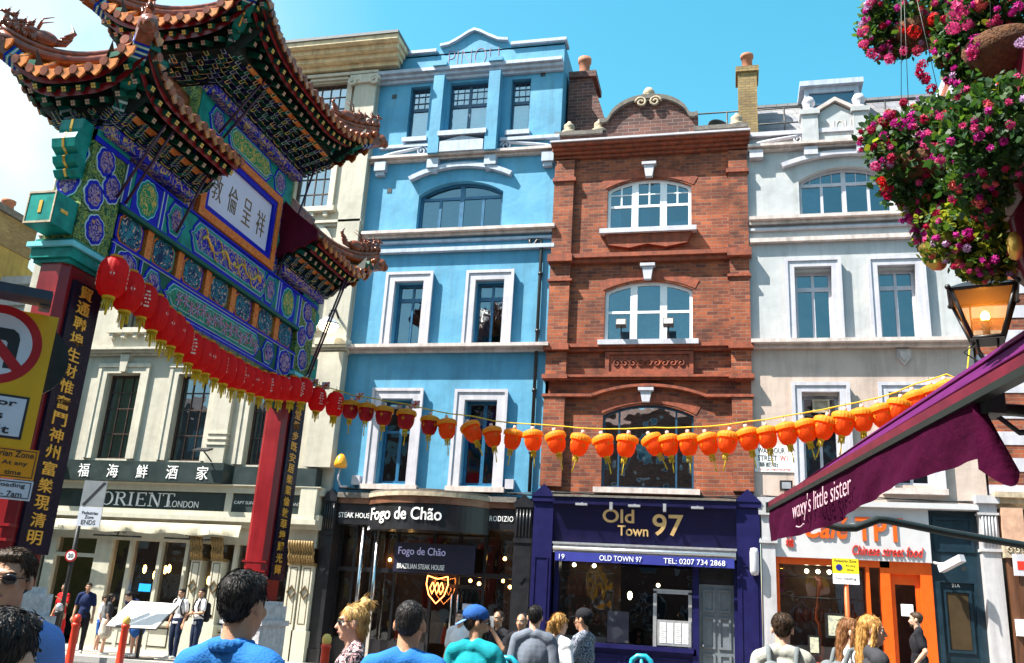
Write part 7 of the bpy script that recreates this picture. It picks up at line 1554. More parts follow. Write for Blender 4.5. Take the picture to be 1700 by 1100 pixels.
for s, x, z, w, h in (('Pedestrian', 0.06, 0.26, 0.36, 0.07), ('Zone', 0.14, 0.17, 0.2, 0.07), ('ENDS', 0.08, 0.04, 0.32, 0.10)): text('lettering', s, w, h, (x, -0.03, zc_+z), (1, 0, 0), UP, M_letb, ze, 0.003, bold=0.01, local=True)
z20 = zz(922, 115); mb = MB(); mb.prism([(0.13*math.cos(t), z20+0.13*math.sin(t)) for t in np.linspace(0, 6.283, 25)[:-1]], -0.03, 0.0, 0); mb.prism([(0.095*math.cos(t), z20+0.095*math.sin(t)) for t in np.linspace(0, 6.283, 25)[:-1]], -0.034, 0.0, 1); r20 = mb.build('speed_roundel', [M_sred, M_letw], ze, local=True)
text('lettering', '20', 0.12, 0.09, (-0.06, -0.034, z20-0.045), (1, 0, 0), UP, M_letb, ze, 0.003, bold=0.02, local=True)
# yellow loading plate on an orange post in front of the café
yp = onY(1404, 950, 19.0); yl = thing('parking_plate', 'yellow and white parking plate on an orange post in front of the orange cafe', 'sign', (yp.x, 19.0, 0))
MB().cone((0, 0.04, 0.0), (0.0, 0.04, yp.z+0.2), 0.05, 0.045, 10).build('post', mat('orange_post', (0.6, 0.10, 0.015), 0.5, 0.15), yl, local=True)
MB().box(-0.24, 0.24, -0.02, 0, yp.z-0.02, yp.z+0.26).build('upper_plate', mat('lemon_plate', (0.75, 0.60, 0.02), 0.4, 0.04), yl, local=True); MB().box(-0.24, 0.24, -0.02, 0, yp.z-0.22, yp.z-0.025).build('lower_plate', M_letw, yl, local=True)
mb = MB(); mb.prism([(-0.12+0.06*math.cos(t), yp.z+0.09+0.06*math.sin(t)) for t in np.linspace(0, 6.283, 21)[:-1]], -0.025, 0, 0); mb.build('no_waiting_symbol', M_sblu, yl, local=True)
for s, x, z, w, h in (('Pedestrian Zone', -0.2, 0.19, 0.4, 0.05), ('At any', 0.0, 0.10, 0.18, 0.05), ('time', 0.02, 0.03, 0.12, 0.04), ('No loading', -0.18, -0.15, 0.36, 0.06)): text('lettering', s, w, h, (x, -0.021, yp.z+z), (1, 0, 0), UP, M_letb, yl, 0.002, local=True)

# ================================================================== lanterns on their cable
M_lred = paper('red_lantern_silk', (0.75, 0.010, 0.012), 0.55, (1.0, 0.03, 0.015)); M_lora = paper('orange_lantern_silk', (0.85, 0.115, 0.010), 0.62, (1.0, 0.22, 0.012)); M_ldkr = paper('deep_red_lantern_silk', (0.42, 0.005, 0.012), 0.3, (0.55, 0.01, 0.01))
M_lgold = paper('yellow_fringe', (0.80, 0.30, 0.018), 0.4, (0.95, 0.4, 0.02)); M_lyel = paper('yellow_tassel', (0.75, 0.55, 0.03), 0.3)
M_lpat = mat('lantern_print', (0.72, 0.42, 0.34), 0.5, 0.2)
def ribbed(mb, prof, nr=16, amp=0.03, mi=0):
    n = nr*3; v = []
    for r, z in prof:
        for i in range(n): t = 2*math.pi*i/n; k = 1+amp*math.cos(nr*t); v.append((r*k*math.cos(t), r*k*math.sin(t), z))
    mb.add(v, [(j*n+i, j*n+(i+1) % n, (j+1)*n+(i+1) % n, (j+1)*n+i) for j in range(len(prof)-1) for i in range(n)], mi, True)
def lantern_proto(kind):
    t = thing('paper_lantern', 'x', 'lantern', (0, 0, 0))
    if kind == 'round':       # tall oval red lantern, origin at its middle
        mb = MB(); ribbed(mb, [(0.08, 0.27), (0.13, 0.25), (0.175, 0.18), (0.198, 0.08), (0.20, 0.0), (0.198, -0.08), (0.175, -0.18), (0.13, -0.25), (0.08, -0.27)]); mb.build('body', M_lred, t, local=True)
        MB().lathe([(0.085, 0.26), (0.085, 0.30), (0.05, 0.30)], n=16).build('cap', M_lgold, t, local=True)
        mb = MB(); mb.lathe([(0.085, -0.26), (0.085, -0.30), (0.03, -0.30)], n=16)
        for i in range(12): a = 2*math.pi*i/12; mb.cone((0.06*math.cos(a), 0.06*math.sin(a), -0.30), (0.07*math.cos(a+0.1), 0.07*math.sin(a+0.1), -0.44), 0.010, 0.006, 4)
        mb.cone((0, 0, -0.30), (0.0, 0, -0.52), 0.03, 0.015, 6); mb.build('tassel', M_lyel, t, local=True)
        mb = MB()
        for s in (-1, 1):
            for k in range(5): z = 0.12-0.06*k; mb.obox((0.199*s*0.98, 0, z), (0.006, 0, 0), (0, 0.03+0.012*((k*7) % 3), 0), (0, 0, 0.014)); 
            mb.obox((0, 0.199*s*0.98, 0.0), (0.03, 0, 0), (0, 0.006, 0), (0, 0, 0.012)); mb.obox((0, 0.199*s*0.98, 0.0), (0.012, 0, 0), (0, 0.006, 0), (0, 0, 0.04))
        mb.build('print', M_lpat, t, local=True); MB().tube([(0, 0, 0.30), (0, 0, 0.42)], 0.006, 5).build('hanger', M_iron, t, local=True)
    else:
        m = M_lora if kind == 'orange' else M_ldkr
        mb = MB(); ribbed(mb, [(0.13, 0.15), (0.165, 0.10), (0.172, 0.0), (0.155, -0.10), (0.115, -0.18), (0.06, -0.21)], 14, 0.035); mb.build('body', m, t, local=True)
        mb = MB(); ribbed(mb, [(0.03, 0.215), (0.12, 0.205), (0.19, 0.17), (0.205, 0.13), (0.20, 0.075)], 22, 0.035); mb.build('cap', M_lgold, t, local=True)
        MB().lathe([(0.0, 0.29), (0.035, 0.285), (0.04, 0.215), (0.03, 0.21)], n=10).build('finial', M_lpat, t, local=True)
        mb = MB(); mb.lathe([(0.06, -0.20), (0.058, -0.24), (0.03, -0.25)], n=12)
        for i in range(10): a = 2*math.pi*i/10; mb.cone((0.045*math.cos(a), 0.045*math.sin(a), -0.24), (0.05*math.cos(a+0.15), 0.05*math.sin(a+0.15), -0.34), 0.010, 0.006, 4)
        mb.tube([(0, 0, -0.24), (0.01, 0.0, -0.40), (0.005, 0.01, -0.54)], [0.012, 0.010, 0.014], 5); mb.build('tassel', M_lyel, t, local=True)
        mb = MB()
        for k in range(4):
            a = math.pi/2*k+0.4; c = Vector((0.172*math.cos(a), 0.172*math.sin(a), 0.0)); tg = Vector((-math.sin(a), math.cos(a), 0)); nr = Vector((math.cos(a), math.sin(a), -0.08)).normalized(); mb.obox(c, tg*0.035, nr*0.004, Vector((0, 0, 0.012))); mb.obox(c, tg*0.010, nr*0.004, Vector((0, 0, 0.045)))
        mb.build('print', M_lgold, t, local=True); MB().tube([(0, 0, 0.28), (0, 0, 0.36)], 0.006, 5).build('hanger', M_iron, t, local=True)
    return t
pro = {k: lantern_proto(k) for k in ('round', 'orange', 'red')}
LX = GX+0.42; rl = random.Random(4)
rpx = [(187, 460), (213, 484), (240, 500), (258, 520), (273, 538), (288, 548), (302, 562), (317, 578), (331, 588), (345, 594), (360, 604), (374, 612), (389, 620), (404, 626), (419, 632), (434, 638), (450, 642), (466, 645), (485, 646), (503, 648)]
lred = 'round red lantern in the row of like ones along the gate\'s lower beam'
for i, (x, y) in enumerate(rpx):
    p = onX(x, y, LX); sc = (0.93+0.1*rl.random()) * (1.06 if i < 2 else 0.93)
    lab = {0: 'largest red lantern, hanging at the near pillar at the row\'s left end', len(rpx)-1: 'last red lantern of the gate row, hanging at the far pillar'}.get(i)
    d = dup(pro['round'], p, rl.random()*6, lab or lred, None if lab else 'red lanterns hanging along the gate beam', (sc, sc, sc*(1.05-0.1*(i > 12))))
opx = [(527, 663, 't'), (556, 671, 't'), (582, 680, 'r'), (608, 684, 'r'), (637, 690, 'r'), (674, 696, 'r'), (713, 706, 'r'), (742, 712, 'o'), (784, 717, 'o'), (818, 725, 'o'), (851, 729, 'o'), (885, 731, 'o'), (924, 734, 'o'), (962, 738, 'o'), (1003, 740, 'o'), (1040, 740, 'o'), (1086, 738, 'o'), (1111, 739, 'o'), (1143, 738, 'o'), (1176, 737, 'o'), (1208, 734, 'o'), (1243, 729, 'o'), (1274, 726, 'o'), (1307, 720, 'o'), (1338, 715, 'o'), (1368, 710, 'o'), (1400, 703, 'o'), (1432, 697, 'o'), (1463, 690, 'o'), (1491, 681, 'o'), (1522, 668, 'o'), (1550, 660, 'o'), (1574, 652, 'o')]
SA = Vector((GX+0.42, 16.9, 0)); SB = at(1605, 590, 15.6); SB.z = 0
SNn = Vector((-(SB-SA).y, (SB-SA).x, 0)).normalized()
def on_string(px, py): d = ray(px, py); t = SNn.dot(SA-EYE)/SNn.dot(d); return EYE+d*t
hang = []
for i, (x, y, k) in enumerate(opx):
    p = on_string(x, y); src = {'t': 'round', 'r': 'red', 'o': 'orange'}[k]
    lab, grp = {'t': ('tall red lantern on the cable just beyond the far red pillar', 'two tall red lanterns beyond the far pillar'), 'r': ('deep red lantern with a yellow fringed cap over the blue building\'s left windows', 'red lanterns with yellow caps'), 'o': ('orange lantern with a yellow fringed cap on the cable across the facades', 'orange lanterns on the cable across the street')}[k]
    tilt = (rl.random()-0.5)*0.5 if k == 'o' else 0
    if i in (8, 16): tilt = -0.45
    d = dup(pro[src], p, rl.random()*6, lab, grp, 0.92 if k == 't' else (0.9+0.07*rl.random())); d.rotation_euler = (tilt*0.5, tilt, rl.random()*6 if not tilt else 0.3)
    hang.append(p+Vector((0, 0, 0.31)))
def kill(o):
    for c in list(o.children): kill(c)
    bpy.data.objects.remove(o)
for t in pro.values(): kill(t)
e0 = on_string(505, 622); e1 = on_string(1604, 634); e2 = on_string(1610, 575)
tag(MB().tube([e0]+hang+[e1, e2], 0.012, 5).build('lantern_cable', M_lyel), 'thin yellow cable carrying the orange lanterns across the street', 'cable')
gl_ = [onX(185, 430, LX)]+[onX(x, y-34+0.9*i, LX) for i, (x, y) in enumerate(rpx)]+[onX(512, 622, LX)]
tag(MB().tube(gl_, 0.012, 5).build('lantern_cable', M_pal), 'pale cord carrying the red lanterns along the gate beam', 'cable')
# small paper flags at the far pillar
for i, (x, y) in enumerate(((522, 632), (541, 637), (597, 655), (690, 668))):
    p = on_string(x, y); t = thing('paper_flag', ('small red and white paper flag on the cable left of the first tall lantern', 'small red and white paper flag on the cable between the two tall lanterns', 'small red and white paper flag above the second red capped lantern', 'small red and white paper flag above the fourth red capped lantern')[i], 'flag', p)
    MB().box(-0.09, 0.09, -0.004, 0.004, -0.12, 0.04).build('sheet', M_trimw, t, local=True); mb = MB(); mb.box(-0.09, 0.09, -0.007, 0.007, -0.05, -0.03); mb.box(-0.012, 0.012, -0.007, 0.007, -0.12, 0.04); mb.obox((0, 0, -0.04), (0.085, 0, 0.075), (0, 0.006, 0), (-0.008, 0, 0.009)); mb.build('cross', M_letr, t, local=True)

# ================================================================== street furniture
M_bred = mat('bollard_red', (0.66, 0.04, 0.012), 0.4, 0.2, 6)
def bollard(loc, lab, m=M_bred, cap=M_goldp, h=1.0):
    t = thing('bollard', lab, 'bollard', loc)
    MB().lathe([(0.09, 0), (0.09, 0.12), (0.07, 0.15), (0.062, h-0.12), (0.075, h-0.1), (0.075, h-0.06), (0.055, h-0.05)], n=14).build('shaft', m, t, local=True)
    MB().lathe([(0.055, h-0.05), (0.07, h-0.02), (0.068, h+0.04), (0.04, h+0.085), (0, h+0.095)], n=14).build('cap', cap, t, local=True); return t
def grd(px, py, Y): q = onY(px, py, Y); return (q.x, Y, 0.12 if Y > 18.3 else 0)
for px, py, Y, lab in ((205, 1060, 15.2, 'red bollard with a gold cap in front of the white menu stand'), (118, 1080, 14.2, 'red bollard with a red cap nearest the traffic sign post'), (540, 1085, 13.0, 'red bollard with a gold cap left of the blonde woman'), (594, 1085, 19.2, 'far red bollard behind the blonde woman')): bollard(grd(px, py, Y), lab, cap=M_bred if px == 118 else M_goldp)
bl = bollard(grd(92, 1040, 15.0), 'black bollard with pale rings beside the tall sign post', M_iron, M_silver, 1.15)
M_rack = mat('turquoise_rack_paint', (0.01, 0.30, 0.42), 0.35, 0.1)
def rack(px, py, Y, lab):
    q = onY(px, py, Y); t = thing('bike_rack', lab, 'bike rack', (q.x, Y, 0.0), R(0)); h = q.z
    MB().tube([(-0.11, 0, 0), (-0.11, 0, h-0.14), (-0.09, 0, h-0.04), (-0.04, 0, h), (0.04, 0, h), (0.09, 0, h-0.04), (0.11, 0, h-0.14), (0.11, 0, 0)], 0.026, 10).build('hoop', M_rack, t, local=True); MB().tube([(0, 0, 0), (0, 0, h)], 0.018, 8).build('middle_bar', M_rack, t, local=True)
rack(1065, 1089, 9.5, 'turquoise metal hoop rack in front of the navy restaurant'); rack(842, 1092, 8.5, 'turquoise metal hoop rack beside the man in the blue cap')
# lectern with a big white menu
q = onY(238, 1020, 18.6); mn = thing('menu_stand', 'tilted white menu stand outside the cream restaurant', 'menu stand', (q.x, 18.6, 0.12), R(8))
MB().obox((0, 0, q.z-0.12), (0.56, 0, 0), (0.12, 0.22, 0.26), (0, -0.012, 0.012)).build('menu_board', mat('white_menu_sheet', (0.8, 0.8, 0.78), 0.5, 0.03), mn, local=True)
mb = MB(); mb.box(-0.03, 0.03, 0.02, 0.08, 0, q.z-0.2); mb.box(-0.3, 0.3, -0.15, 0.25, 0, 0.03); mb.obox((0, 0, q.z-0.15), (0.57, 0, 0), (0.12, 0.22, 0.26), (0, -0.02, 0.015)); mb.build('stand', M_black, mn, local=True)
t = thing('cafe_table', 'small round table in front of the orange cafe window', 'table', (onY(1345, 1080, 20.8).x, 20.8, 0.12)); MB().lathe([(0, 0.72), (0.32, 0.72), (0.32, 0.75), (0, 0.75)], n=20).build('table_top', M_iron, t, local=True); mb = MB(); mb.cone((0, 0, 0), (0, 0, 0.72), 0.03, 0.03, 8); mb.lathe([(0, 0), (0.22, 0.0), (0.2, 0.03), (0, 0.05)], n=16); mb.build('pedestal', M_iron, t, local=True)
# ================================================================== people
def skinmat(n, c):
    m = mat(n, c, 0.5, 0.12, 14, 0.12, 80); b = m.node_tree.nodes['Principled BSDF']; b.inputs['Subsurface Weight'].default_value = 0.12; b.inputs['Subsurface Radius'].default_value = (0.02, 0.008, 0.004); return m
SKIN = {'fair': skinmat('skin_fair', (0.58, 0.33, 0.23)), 'tan': skinmat('skin_tan', (0.42, 0.22, 0.13)), 'brown': skinmat('skin_brown', (0.28, 0.13, 0.075))}
def cloth(n, c, var=0.14): return mat('cloth_'+n, c, 0.85, var, 7, 0.3, 120, spec=0.2)
def hairm(n, c): return mat('hair_'+n, c, 0.5, 0.5, 26, 0.9, 60, stretch=(1, 1, 0.12), spec=0.35)
HAIR = {'black': hairm('black', (0.012, 0.010, 0.010)), 'brown': hairm('brown', (0.045, 0.024, 0.012)), 'blond': hairm('blond', (0.52, 0.33, 0.12)), 'gold': hairm('golden', (0.42, 0.22, 0.06)), 'auburn': hairm('auburn', (0.20, 0.085, 0.03))}
CL = {'polo': cloth('bright_blue', (0.02, 0.14, 0.42)), 'ltblue': cloth('light_blue', (0.12, 0.24, 0.56)), 'teal': cloth('teal', (0.006, 0.24, 0.29)), 'grey': cloth('slate_grey', (0.13, 0.15, 0.19)), 'white': cloth('white', (0.72, 0.72, 0.74), 0.06), 'black': cloth('black', (0.012, 0.012, 0.016)), 'navy': cloth('navy', (0.012, 0.022, 0.075)), 'red': cloth('red', (0.50, 0.012, 0.015)), 'denim': cloth('denim', (0.025, 0.065, 0.15)), 'jeans': cloth('dark_denim', (0.015, 0.025, 0.06)), 'blue': cloth('mid_blue', (0.02, 0.09, 0.32)), 'khaki': cloth('pale_grey_green', (0.36, 0.36, 0.32)), 'char': cloth('charcoal', (0.04, 0.042, 0.05)), 'flor': brocade('floral_blouse', (0.02, 0.018, 0.025), (0.55, 0.35, 0.36), (0.62, 0.60, 0.60), 20, 0.06, 0.85), 'patt': brocade('patterned_jacket', (0.06, 0.075, 0.10), (0.28, 0.30, 0.36), (0.03, 0.03, 0.05), 24, 0.09, 0.85), 'strp': cloth('cream_stripe', (0.5, 0.45, 0.38), 0.4)}
M_eyew = mat('eye_white', (0.75, 0.73, 0.70), 0.2, 0); M_iris = mat('iris', (0.03, 0.018, 0.01), 0.1, 0); M_lip = mat('lip', (0.36, 0.11, 0.09), 0.45, 0.1, 9); M_shoe = mat('trainer_white', (0.6, 0.6, 0.58), 0.6, 0.1, 9); M_lens = mat('sunglass_lens', (0.008, 0.008, 0.010), 0.08, 0)
def cap(mb, p, q, r0, r1, n=12):
    mb.cone(p, q, r0, r1, n, 0, True); mb.ball(p, r0, n, 8); mb.ball(q, r1, n, 8)
def chain(mb, pts, rs, n=12):
    for i in range(len(pts)-1): cap(mb, pts[i], pts[i+1], rs[i], rs[i+1], n)
def fuse(mb, name, m, par, vox, smooth=4, disp=0.0, dscale=6.0, keepf=None):
    """overlapping volumes fused into one continuous skin"""
    me = bpy.data.meshes.new('x'); me.from_pydata([tuple(v) for v in mb.v], [], mb.f); me.update(); ob = bpy.data.objects.new('x', me); COL.objects.link(ob)
    r = ob.modifiers.new('r', 'REMESH'); r.mode = 'VOXEL'; r.voxel_size = vox; r.use_smooth_shade = True
    s = ob.modifiers.new('s', 'SMOOTH'); s.factor = 0.5; s.iterations = smooth
    dg = bpy.context.evaluated_depsgraph_get(); out = bpy.data.meshes.new_from_object(ob.evaluated_get(dg)); bpy.data.objects.remove(ob); bpy.data.meshes.remove(me)
    n = len(out.vertices); co = np.empty(n*3); out.vertices.foreach_get('co', co); co = co.reshape(-1, 3)
    if disp:
        no = np.empty(n*3); out.vertices.foreach_get('normal', no); no = no.reshape(-1, 3)
        d = np.array([mnoise.noise((c[0]*dscale, c[1]*dscale, c[2]*dscale*0.7))+0.5*mnoise.noise((c[0]*dscale*2.3+9, c[1]*dscale*2.3, c[2]*dscale*1.4)) for c in co]); co = co+no*(d*disp)[:, None]; out.vertices.foreach_set('co', co.ravel())
    out.name = name; out.materials.clear(); out.materials.append(m); out.polygons.foreach_set('use_smooth', [True]*len(out.polygons)); out.update()
    o = bpy.data.objects.new(name, out); COL.objects.link(o); o.parent = par; return o
def person(label, px, py, dist=None, Y=None, face=0, skin='fair', hair='brown', style='short', shirt='white', sleeve='short', pants='jeans', legs='long', arms=None, near=False, female=False, bend=0, headturn=0, shoes=None, dress=False, stance=0.09, glasses=None, collar=False, group=None, ground=None, h=None, hscale=0.94, beard=False, tilt=0):
    top = onY(px, py, Y) if Y else at(px, py, dist); g = (0.12 if top.y > 18.4 else 0.0) if ground is None else ground
    h = h or (top.z-g); k = h/1.75
    t = thing('person', label, 'person', (top.x, top.y, g), R(face), group); vx = (0.006 if near else 0.0095)
    S = lambda *p: Vector(p)*k
    B = R(bend); piv = S(0, 0, 0.95)
    def T(p):            # lean the upper body forward from the hips
        d = p-piv; return piv+Vector((d.x, d.y*math.cos(B)+d.z*math.sin(B), -d.y*math.sin(B)+d.z*math.cos(B))) if bend else p
    sw = 0.155 if female else 0.18
    HT = R(headturn); hc = T(S(0, 0.015, 1.635)); rotH = Matrix.Rotation(HT, 3, 'Z') @ Matrix.Rotation(R(-tilt)-B*0.6, 3, 'X')
    def Hd(x, y, z): return hc+rotH @ (Vector((x, y, z))*k*hscale)
    arms = arms or {}
    J = {}
    for s, nm in ((-1, 'L'), (1, 'R')):
        e, w = arms.get(nm, ((0.225, -0.03, 1.12), (0.235, 0.06, 0.88)))
        J[nm] = (T(S(s*sw, -0.005, 1.415)), T(S(s*e[0], e[1], e[2])), T(S(s*w[0], w[1], w[2])))
    F = {-1: S(-stance, 0.03, 0.08), 1: S(stance, -0.03, 0.08)}; KN = {s: S(s*(stance*0.5+0.05), 0.03, 0.50) for s in (-1, 1)}
    # --- body
    mb = MB(); K = k
    mb.ball(T(S(0, 0, 1.27)), (sw*0.84*K, 0.105*K, 0.17*K), 16, 12); mb.ball(T(S(0, 0, 1.08)), (0.122*K, 0.092*K, 0.17*K), 14, 10); mb.ball(S(0, 0, 0.95), (0.15*K, 0.105*K, 0.11*K), 14, 10)
    for s in (-1, 1): chain(mb, [T(S(s*0.02, -0.022, 1.485)), T(S(s*sw*0.9, -0.01, 1.425))], [0.045*K, 0.048*K])
    chain(mb, [T(S(0, -0.015, 1.40)), T(S(0, -0.005, 1.50)), hc+Vector((0, 0, -0.03*K))], [0.062*K, 0.053*K, 0.055*K])
    Hs = K*hscale
    mb.ball(Hd(0, -0.012, 0.03), (0.076*Hs, 0.094*Hs, 0.092*Hs), 18, 14, rot=rotH); mb.ball(Hd(0, 0.025, -0.035), (0.060*Hs, 0.064*Hs, 0.082*Hs), 16, 12, rot=rotH); mb.ball(Hd(0, 0.050, -0.092), (0.033*Hs, 0.030*Hs, 0.024*Hs), 12, 8, rot=rotH)
    cap(mb, Hd(0, 0.080, 0.01), Hd(0, 0.103, -0.032), 0.010*Hs, 0.0145*Hs, 8); mb.ball(Hd(0, 0.076, 0.026), (0.052*Hs, 0.016*Hs, 0.012*Hs), 12, 8, rot=rotH)
    for s in (-1, 1): mb.ball(Hd(s*0.040, 0.060, -0.022), (0.024*Hs, 0.020*Hs, 0.022*Hs), 10, 8, rot=rotH); mb.ball(Hd(s*0.079, -0.008, -0.008), (0.011*Hs, 0.021*Hs, 0.032*Hs), 10, 8, rot=rotH)
    cap(mb, Hd(-0.016, 0.083, -0.062), Hd(0.016, 0.083, -0.062), 0.008*Hs, 0.008*Hs, 8)
    for s, nm in ((-1, 'L'), (1, 'R')):
        sh, el, wr = J[nm]; f_ = 0.85 if female else 1.0
        chain(mb, [sh, sh.lerp(el, 0.45), el, el.lerp(wr, 0.4), wr], [0.050*K*f_, 0.046*K*f_, 0.036*K*f_, 0.038*K*f_, 0.025*K*f_])
        d = (wr-el).normalized(); sd = Vector((s, 0, 0)); fn = d.cross(Vector((0, 0, 1)) if abs(d.z) < 0.8 else Vector((0, 1, 0))).normalized(); pn = d.cross(fn)
        pl = wr+d*0.05*K; mb.obox(wr+d*0.045*K, d*0.05*K, fn*0.036*K, pn*0.013*K); mb.ball(pl, 0.022*K, 8, 6)
        for q, L_ in enumerate((0.062, 0.074, 0.070, 0.055)):
            b0 = wr+d*0.088*K+fn*(0.030-0.020*q)*K; m1 = b0+d*L_*0.5*K+pn*0.008*K; m2 = b0+d*L_*0.85*K+pn*0.026*K; chain(mb, [b0, m1, m2], [0.0092*K, 0.0088*K, 0.0075*K], 8)
        b0 = wr+d*0.03*K+fn*0.032*K; chain(mb, [b0, b0+d*0.03*K+fn*0.022*K+pn*0.01*K, b0+d*0.062*K+fn*0.024*K+pn*0.022*K], [0.012*K, 0.0105*K, 0.0085*K], 8)
    for s in (-1, 1):
        chain(mb, [S(s*0.085, 0, 0.92), S(s*0.09, 0.01, 0.72).lerp(KN[s], 0.2), KN[s], KN[s].lerp(F[s], 0.35)+S(0, -0.015, 0), F[s]], [0.085*K, 0.072*K, 0.050*K, 0.050*K, 0.034*K])
        cap(mb, F[s]+S(0, -0.03, -0.04), F[s]+S(s*0.015, 0.15, -0.05), 0.034*K, 0.028*K)
    fuse(mb, 'body', SKIN[skin], t, vx, 3)
    # --- face details
    for s in (-1, 1):
        MB().ball(Hd(s*0.031, 0.072, 0.004), (0.0125*Hs,)*3, 10, 8).build('eye', M_eyew, t, local=True); MB().ball(Hd(s*0.031, 0.0815, 0.004), (0.0062*Hs, 0.004*Hs, 0.0062*Hs), 8, 6, rot=rotH).build('iris', M_iris, t, local=True)
    mb = MB()
    for s in (-1, 1): mb.tube([Hd(s*0.014, 0.088, 0.024), Hd(s*0.032, 0.088, 0.030), Hd(s*0.050, 0.076, 0.024)], 0.0042*Hs, 5)
    mb.build('eyebrows', HAIR[hair], t, local=True)
    MB().ball(Hd(0, 0.089, -0.062), (0.021*Hs, 0.006*Hs, 0.0075*Hs), 10, 6, rot=rotH).build('lips', M_lip, t, local=True)
    if glasses:
        mb = MB()
        for s in (-1, 1):
            mb.ball(Hd(s*0.034, 0.093, 0.004), (0.029*Hs, 0.006*Hs, 0.021*Hs), 12, 8, rot=rotH); mb.tube([Hd(s*0.062, 0.088, 0.010), Hd(s*0.078, 0.05, 0.010), Hd(s*0.080, -0.02, 0.008)], 0.003*Hs, 5)
        mb.tube([Hd(-0.01, 0.098, 0.008), Hd(0.01, 0.098, 0.008)], 0.003*Hs, 5)
        mb.build('sunglasses', M_lens if glasses == 'sun' else M_iron, t, local=True)
    # --- hair
    mb = MB(); hv = 0.005 if near else 0.008
    if style == 'cap' or style == 'short' or style == 'buzz':
        e = 0.0 if style == 'buzz' else 0.005
        mb.ball(Hd(0, -0.022, 0.045), ((0.0765+e)*Hs, (0.090+e)*Hs, (0.082+e)*Hs), 20, 16, rot=rotH); mb.ball(Hd(0, -0.050, -0.004), ((0.060+e*0.3)*Hs, (0.048+e*0.5)*Hs, 0.055*Hs), 14, 12, rot=rotH); mb.ball(Hd(0, -0.044, 0.012), (0.070*Hs, 0.066*Hs, 0.066*Hs), 14, 12, rot=rotH)
        if style == 'short': mb.ball(Hd(0, 0.032, 0.090), (0.060*Hs, 0.052*Hs, 0.032*Hs), 12, 8, rot=rotH)
        for s in (-1, 1): mb.ball(Hd(s*0.072, 0.008, 0.020), (0.008*Hs, 0.014*Hs, 0.028*Hs), 8, 6, rot=rotH)
    else:
        mb.ball(Hd(0, -0.02, 0.043), (0.084*Hs, 0.098*Hs, 0.088*Hs), 18, 14, rot=rotH); mb.ball(Hd(0, -0.055, -0.02), (0.068*Hs, 0.055*Hs, 0.085*Hs), 14, 12, rot=rotH)
        if style == 'long':
            chain(mb, [Hd(0, -0.065, 0.0), Hd(0, -0.085, -0.14), Hd(0, -0.095, -0.27), Hd(0, -0.085, -0.36)], [0.066*Hs, 0.060*Hs, 0.050*Hs, 0.02*Hs])
            for s in (-1, 1): chain(mb, [Hd(s*0.076, 0.012, 0.03), Hd(s*0.088, 0.0, -0.08), Hd(s*0.092, -0.02, -0.20), Hd(s*0.075, -0.03, -0.30)], [0.020*Hs, 0.022*Hs, 0.022*Hs, 0.010*Hs])
        if style == 'pony': chain(mb, [Hd(0, -0.11, 0.03), Hd(0, -0.16, 0.0), Hd(0, -0.175, -0.14), Hd(0, -0.16, -0.27)], [0.03*Hs, 0.036*Hs, 0.038*Hs, 0.012*Hs])
        if style == 'bun': mb.ball(Hd(0, -0.085, 0.125), (0.046*Hs, 0.046*Hs, 0.042*Hs), 12, 8); mb.ball(Hd(0.01, -0.07, 0.155), (0.03*Hs, 0.03*Hs, 0.022*Hs), 10, 8)
    if beard: mb.ball(Hd(0, 0.055, -0.085), (0.048*Hs, 0.038*Hs, 0.036*Hs), 12, 8, rot=rotH)
    ho = fuse(mb, 'hair', HAIR[hair], t, hv, 3, (0.0035 if female else 0.0018)*Hs if style != 'buzz' else 0.0008, 45)
    if near or style in ('long', 'pony', 'bun', 'short'):
        sm = MB(); me = ho.data; rr_ = random.Random(px); nv = len(me.vertices)
        for _ in range((1300 if style in ('short', 'buzz', 'cap') else 600) if near else 300):
            v = me.vertices[rr_.randrange(nv)]; n_ = v.normal; dn = (Vector((rr_.uniform(-.4, .4), -0.35, -1 if v.co.z < hc.z+0.09*K else -0.3))); dn = (dn-n_*dn.dot(n_)).normalized(); L_ = ({'buzz': 0.010, 'short': 0.020, 'cap': 0.02}.get(style, 0.055))*K*rr_.uniform(0.6, 1.3); w_ = dn.cross(n_)*0.0011*K
            a = v.co+n_*0.001; b = a+dn*L_*0.5+n_*min(L_*0.18, 0.004); c = a+dn*L_+n_*min(L_*0.12, 0.003); sm.add([a-w_, a+w_, b+w_*0.8, c, b-w_*0.8], [(0, 1, 2, 3, 4)])
        sm.build('hair_strands', HAIR[hair], ho, local=True)
    if style == 'cap':
        mb = MB(); mb.ball(Hd(0, -0.018, 0.058), (0.089*Hs, 0.106*Hs, 0.084*Hs), 18, 14, rot=rotH); fuse(mb, 'cap', CL['blue'] if shirt == 'teal' else CL['black'], t, 0.008, 2, 0.002, 20)
        mb = MB(); mb.ball(Hd(0, -0.125 if shirt == 'teal' else 0.11, 0.03 if shirt != 'teal' else 0.005), (0.07*Hs, 0.06*Hs, 0.010*Hs), 14, 6, rot=rotH @ Matrix.Rotation(0.5 if shirt == 'teal' else -0.15, 3, 'X')); mb.build('cap_peak', CL['ltblue'] if shirt == 'teal' else CL['black'], t, local=True)
    # --- clothes
    mb = MB(); o = 0.020*K
    hp = 0.155 if not female else 0.15
    mb.ball(T(S(0, -0.018, 1.465)), (0.076*K, 0.070*K, 0.05*K), 14, 8)
    mb.ball(T(S(0, 0.002, 1.275)), ((sw*0.90+0.012)*K, 0.125*K, 0.20*K), 18, 12); mb.ball(T(S(0, 0, 1.10)), ((0.140 if not female else 0.122)*K, 0.110*K, 0.19*K), 16, 12)
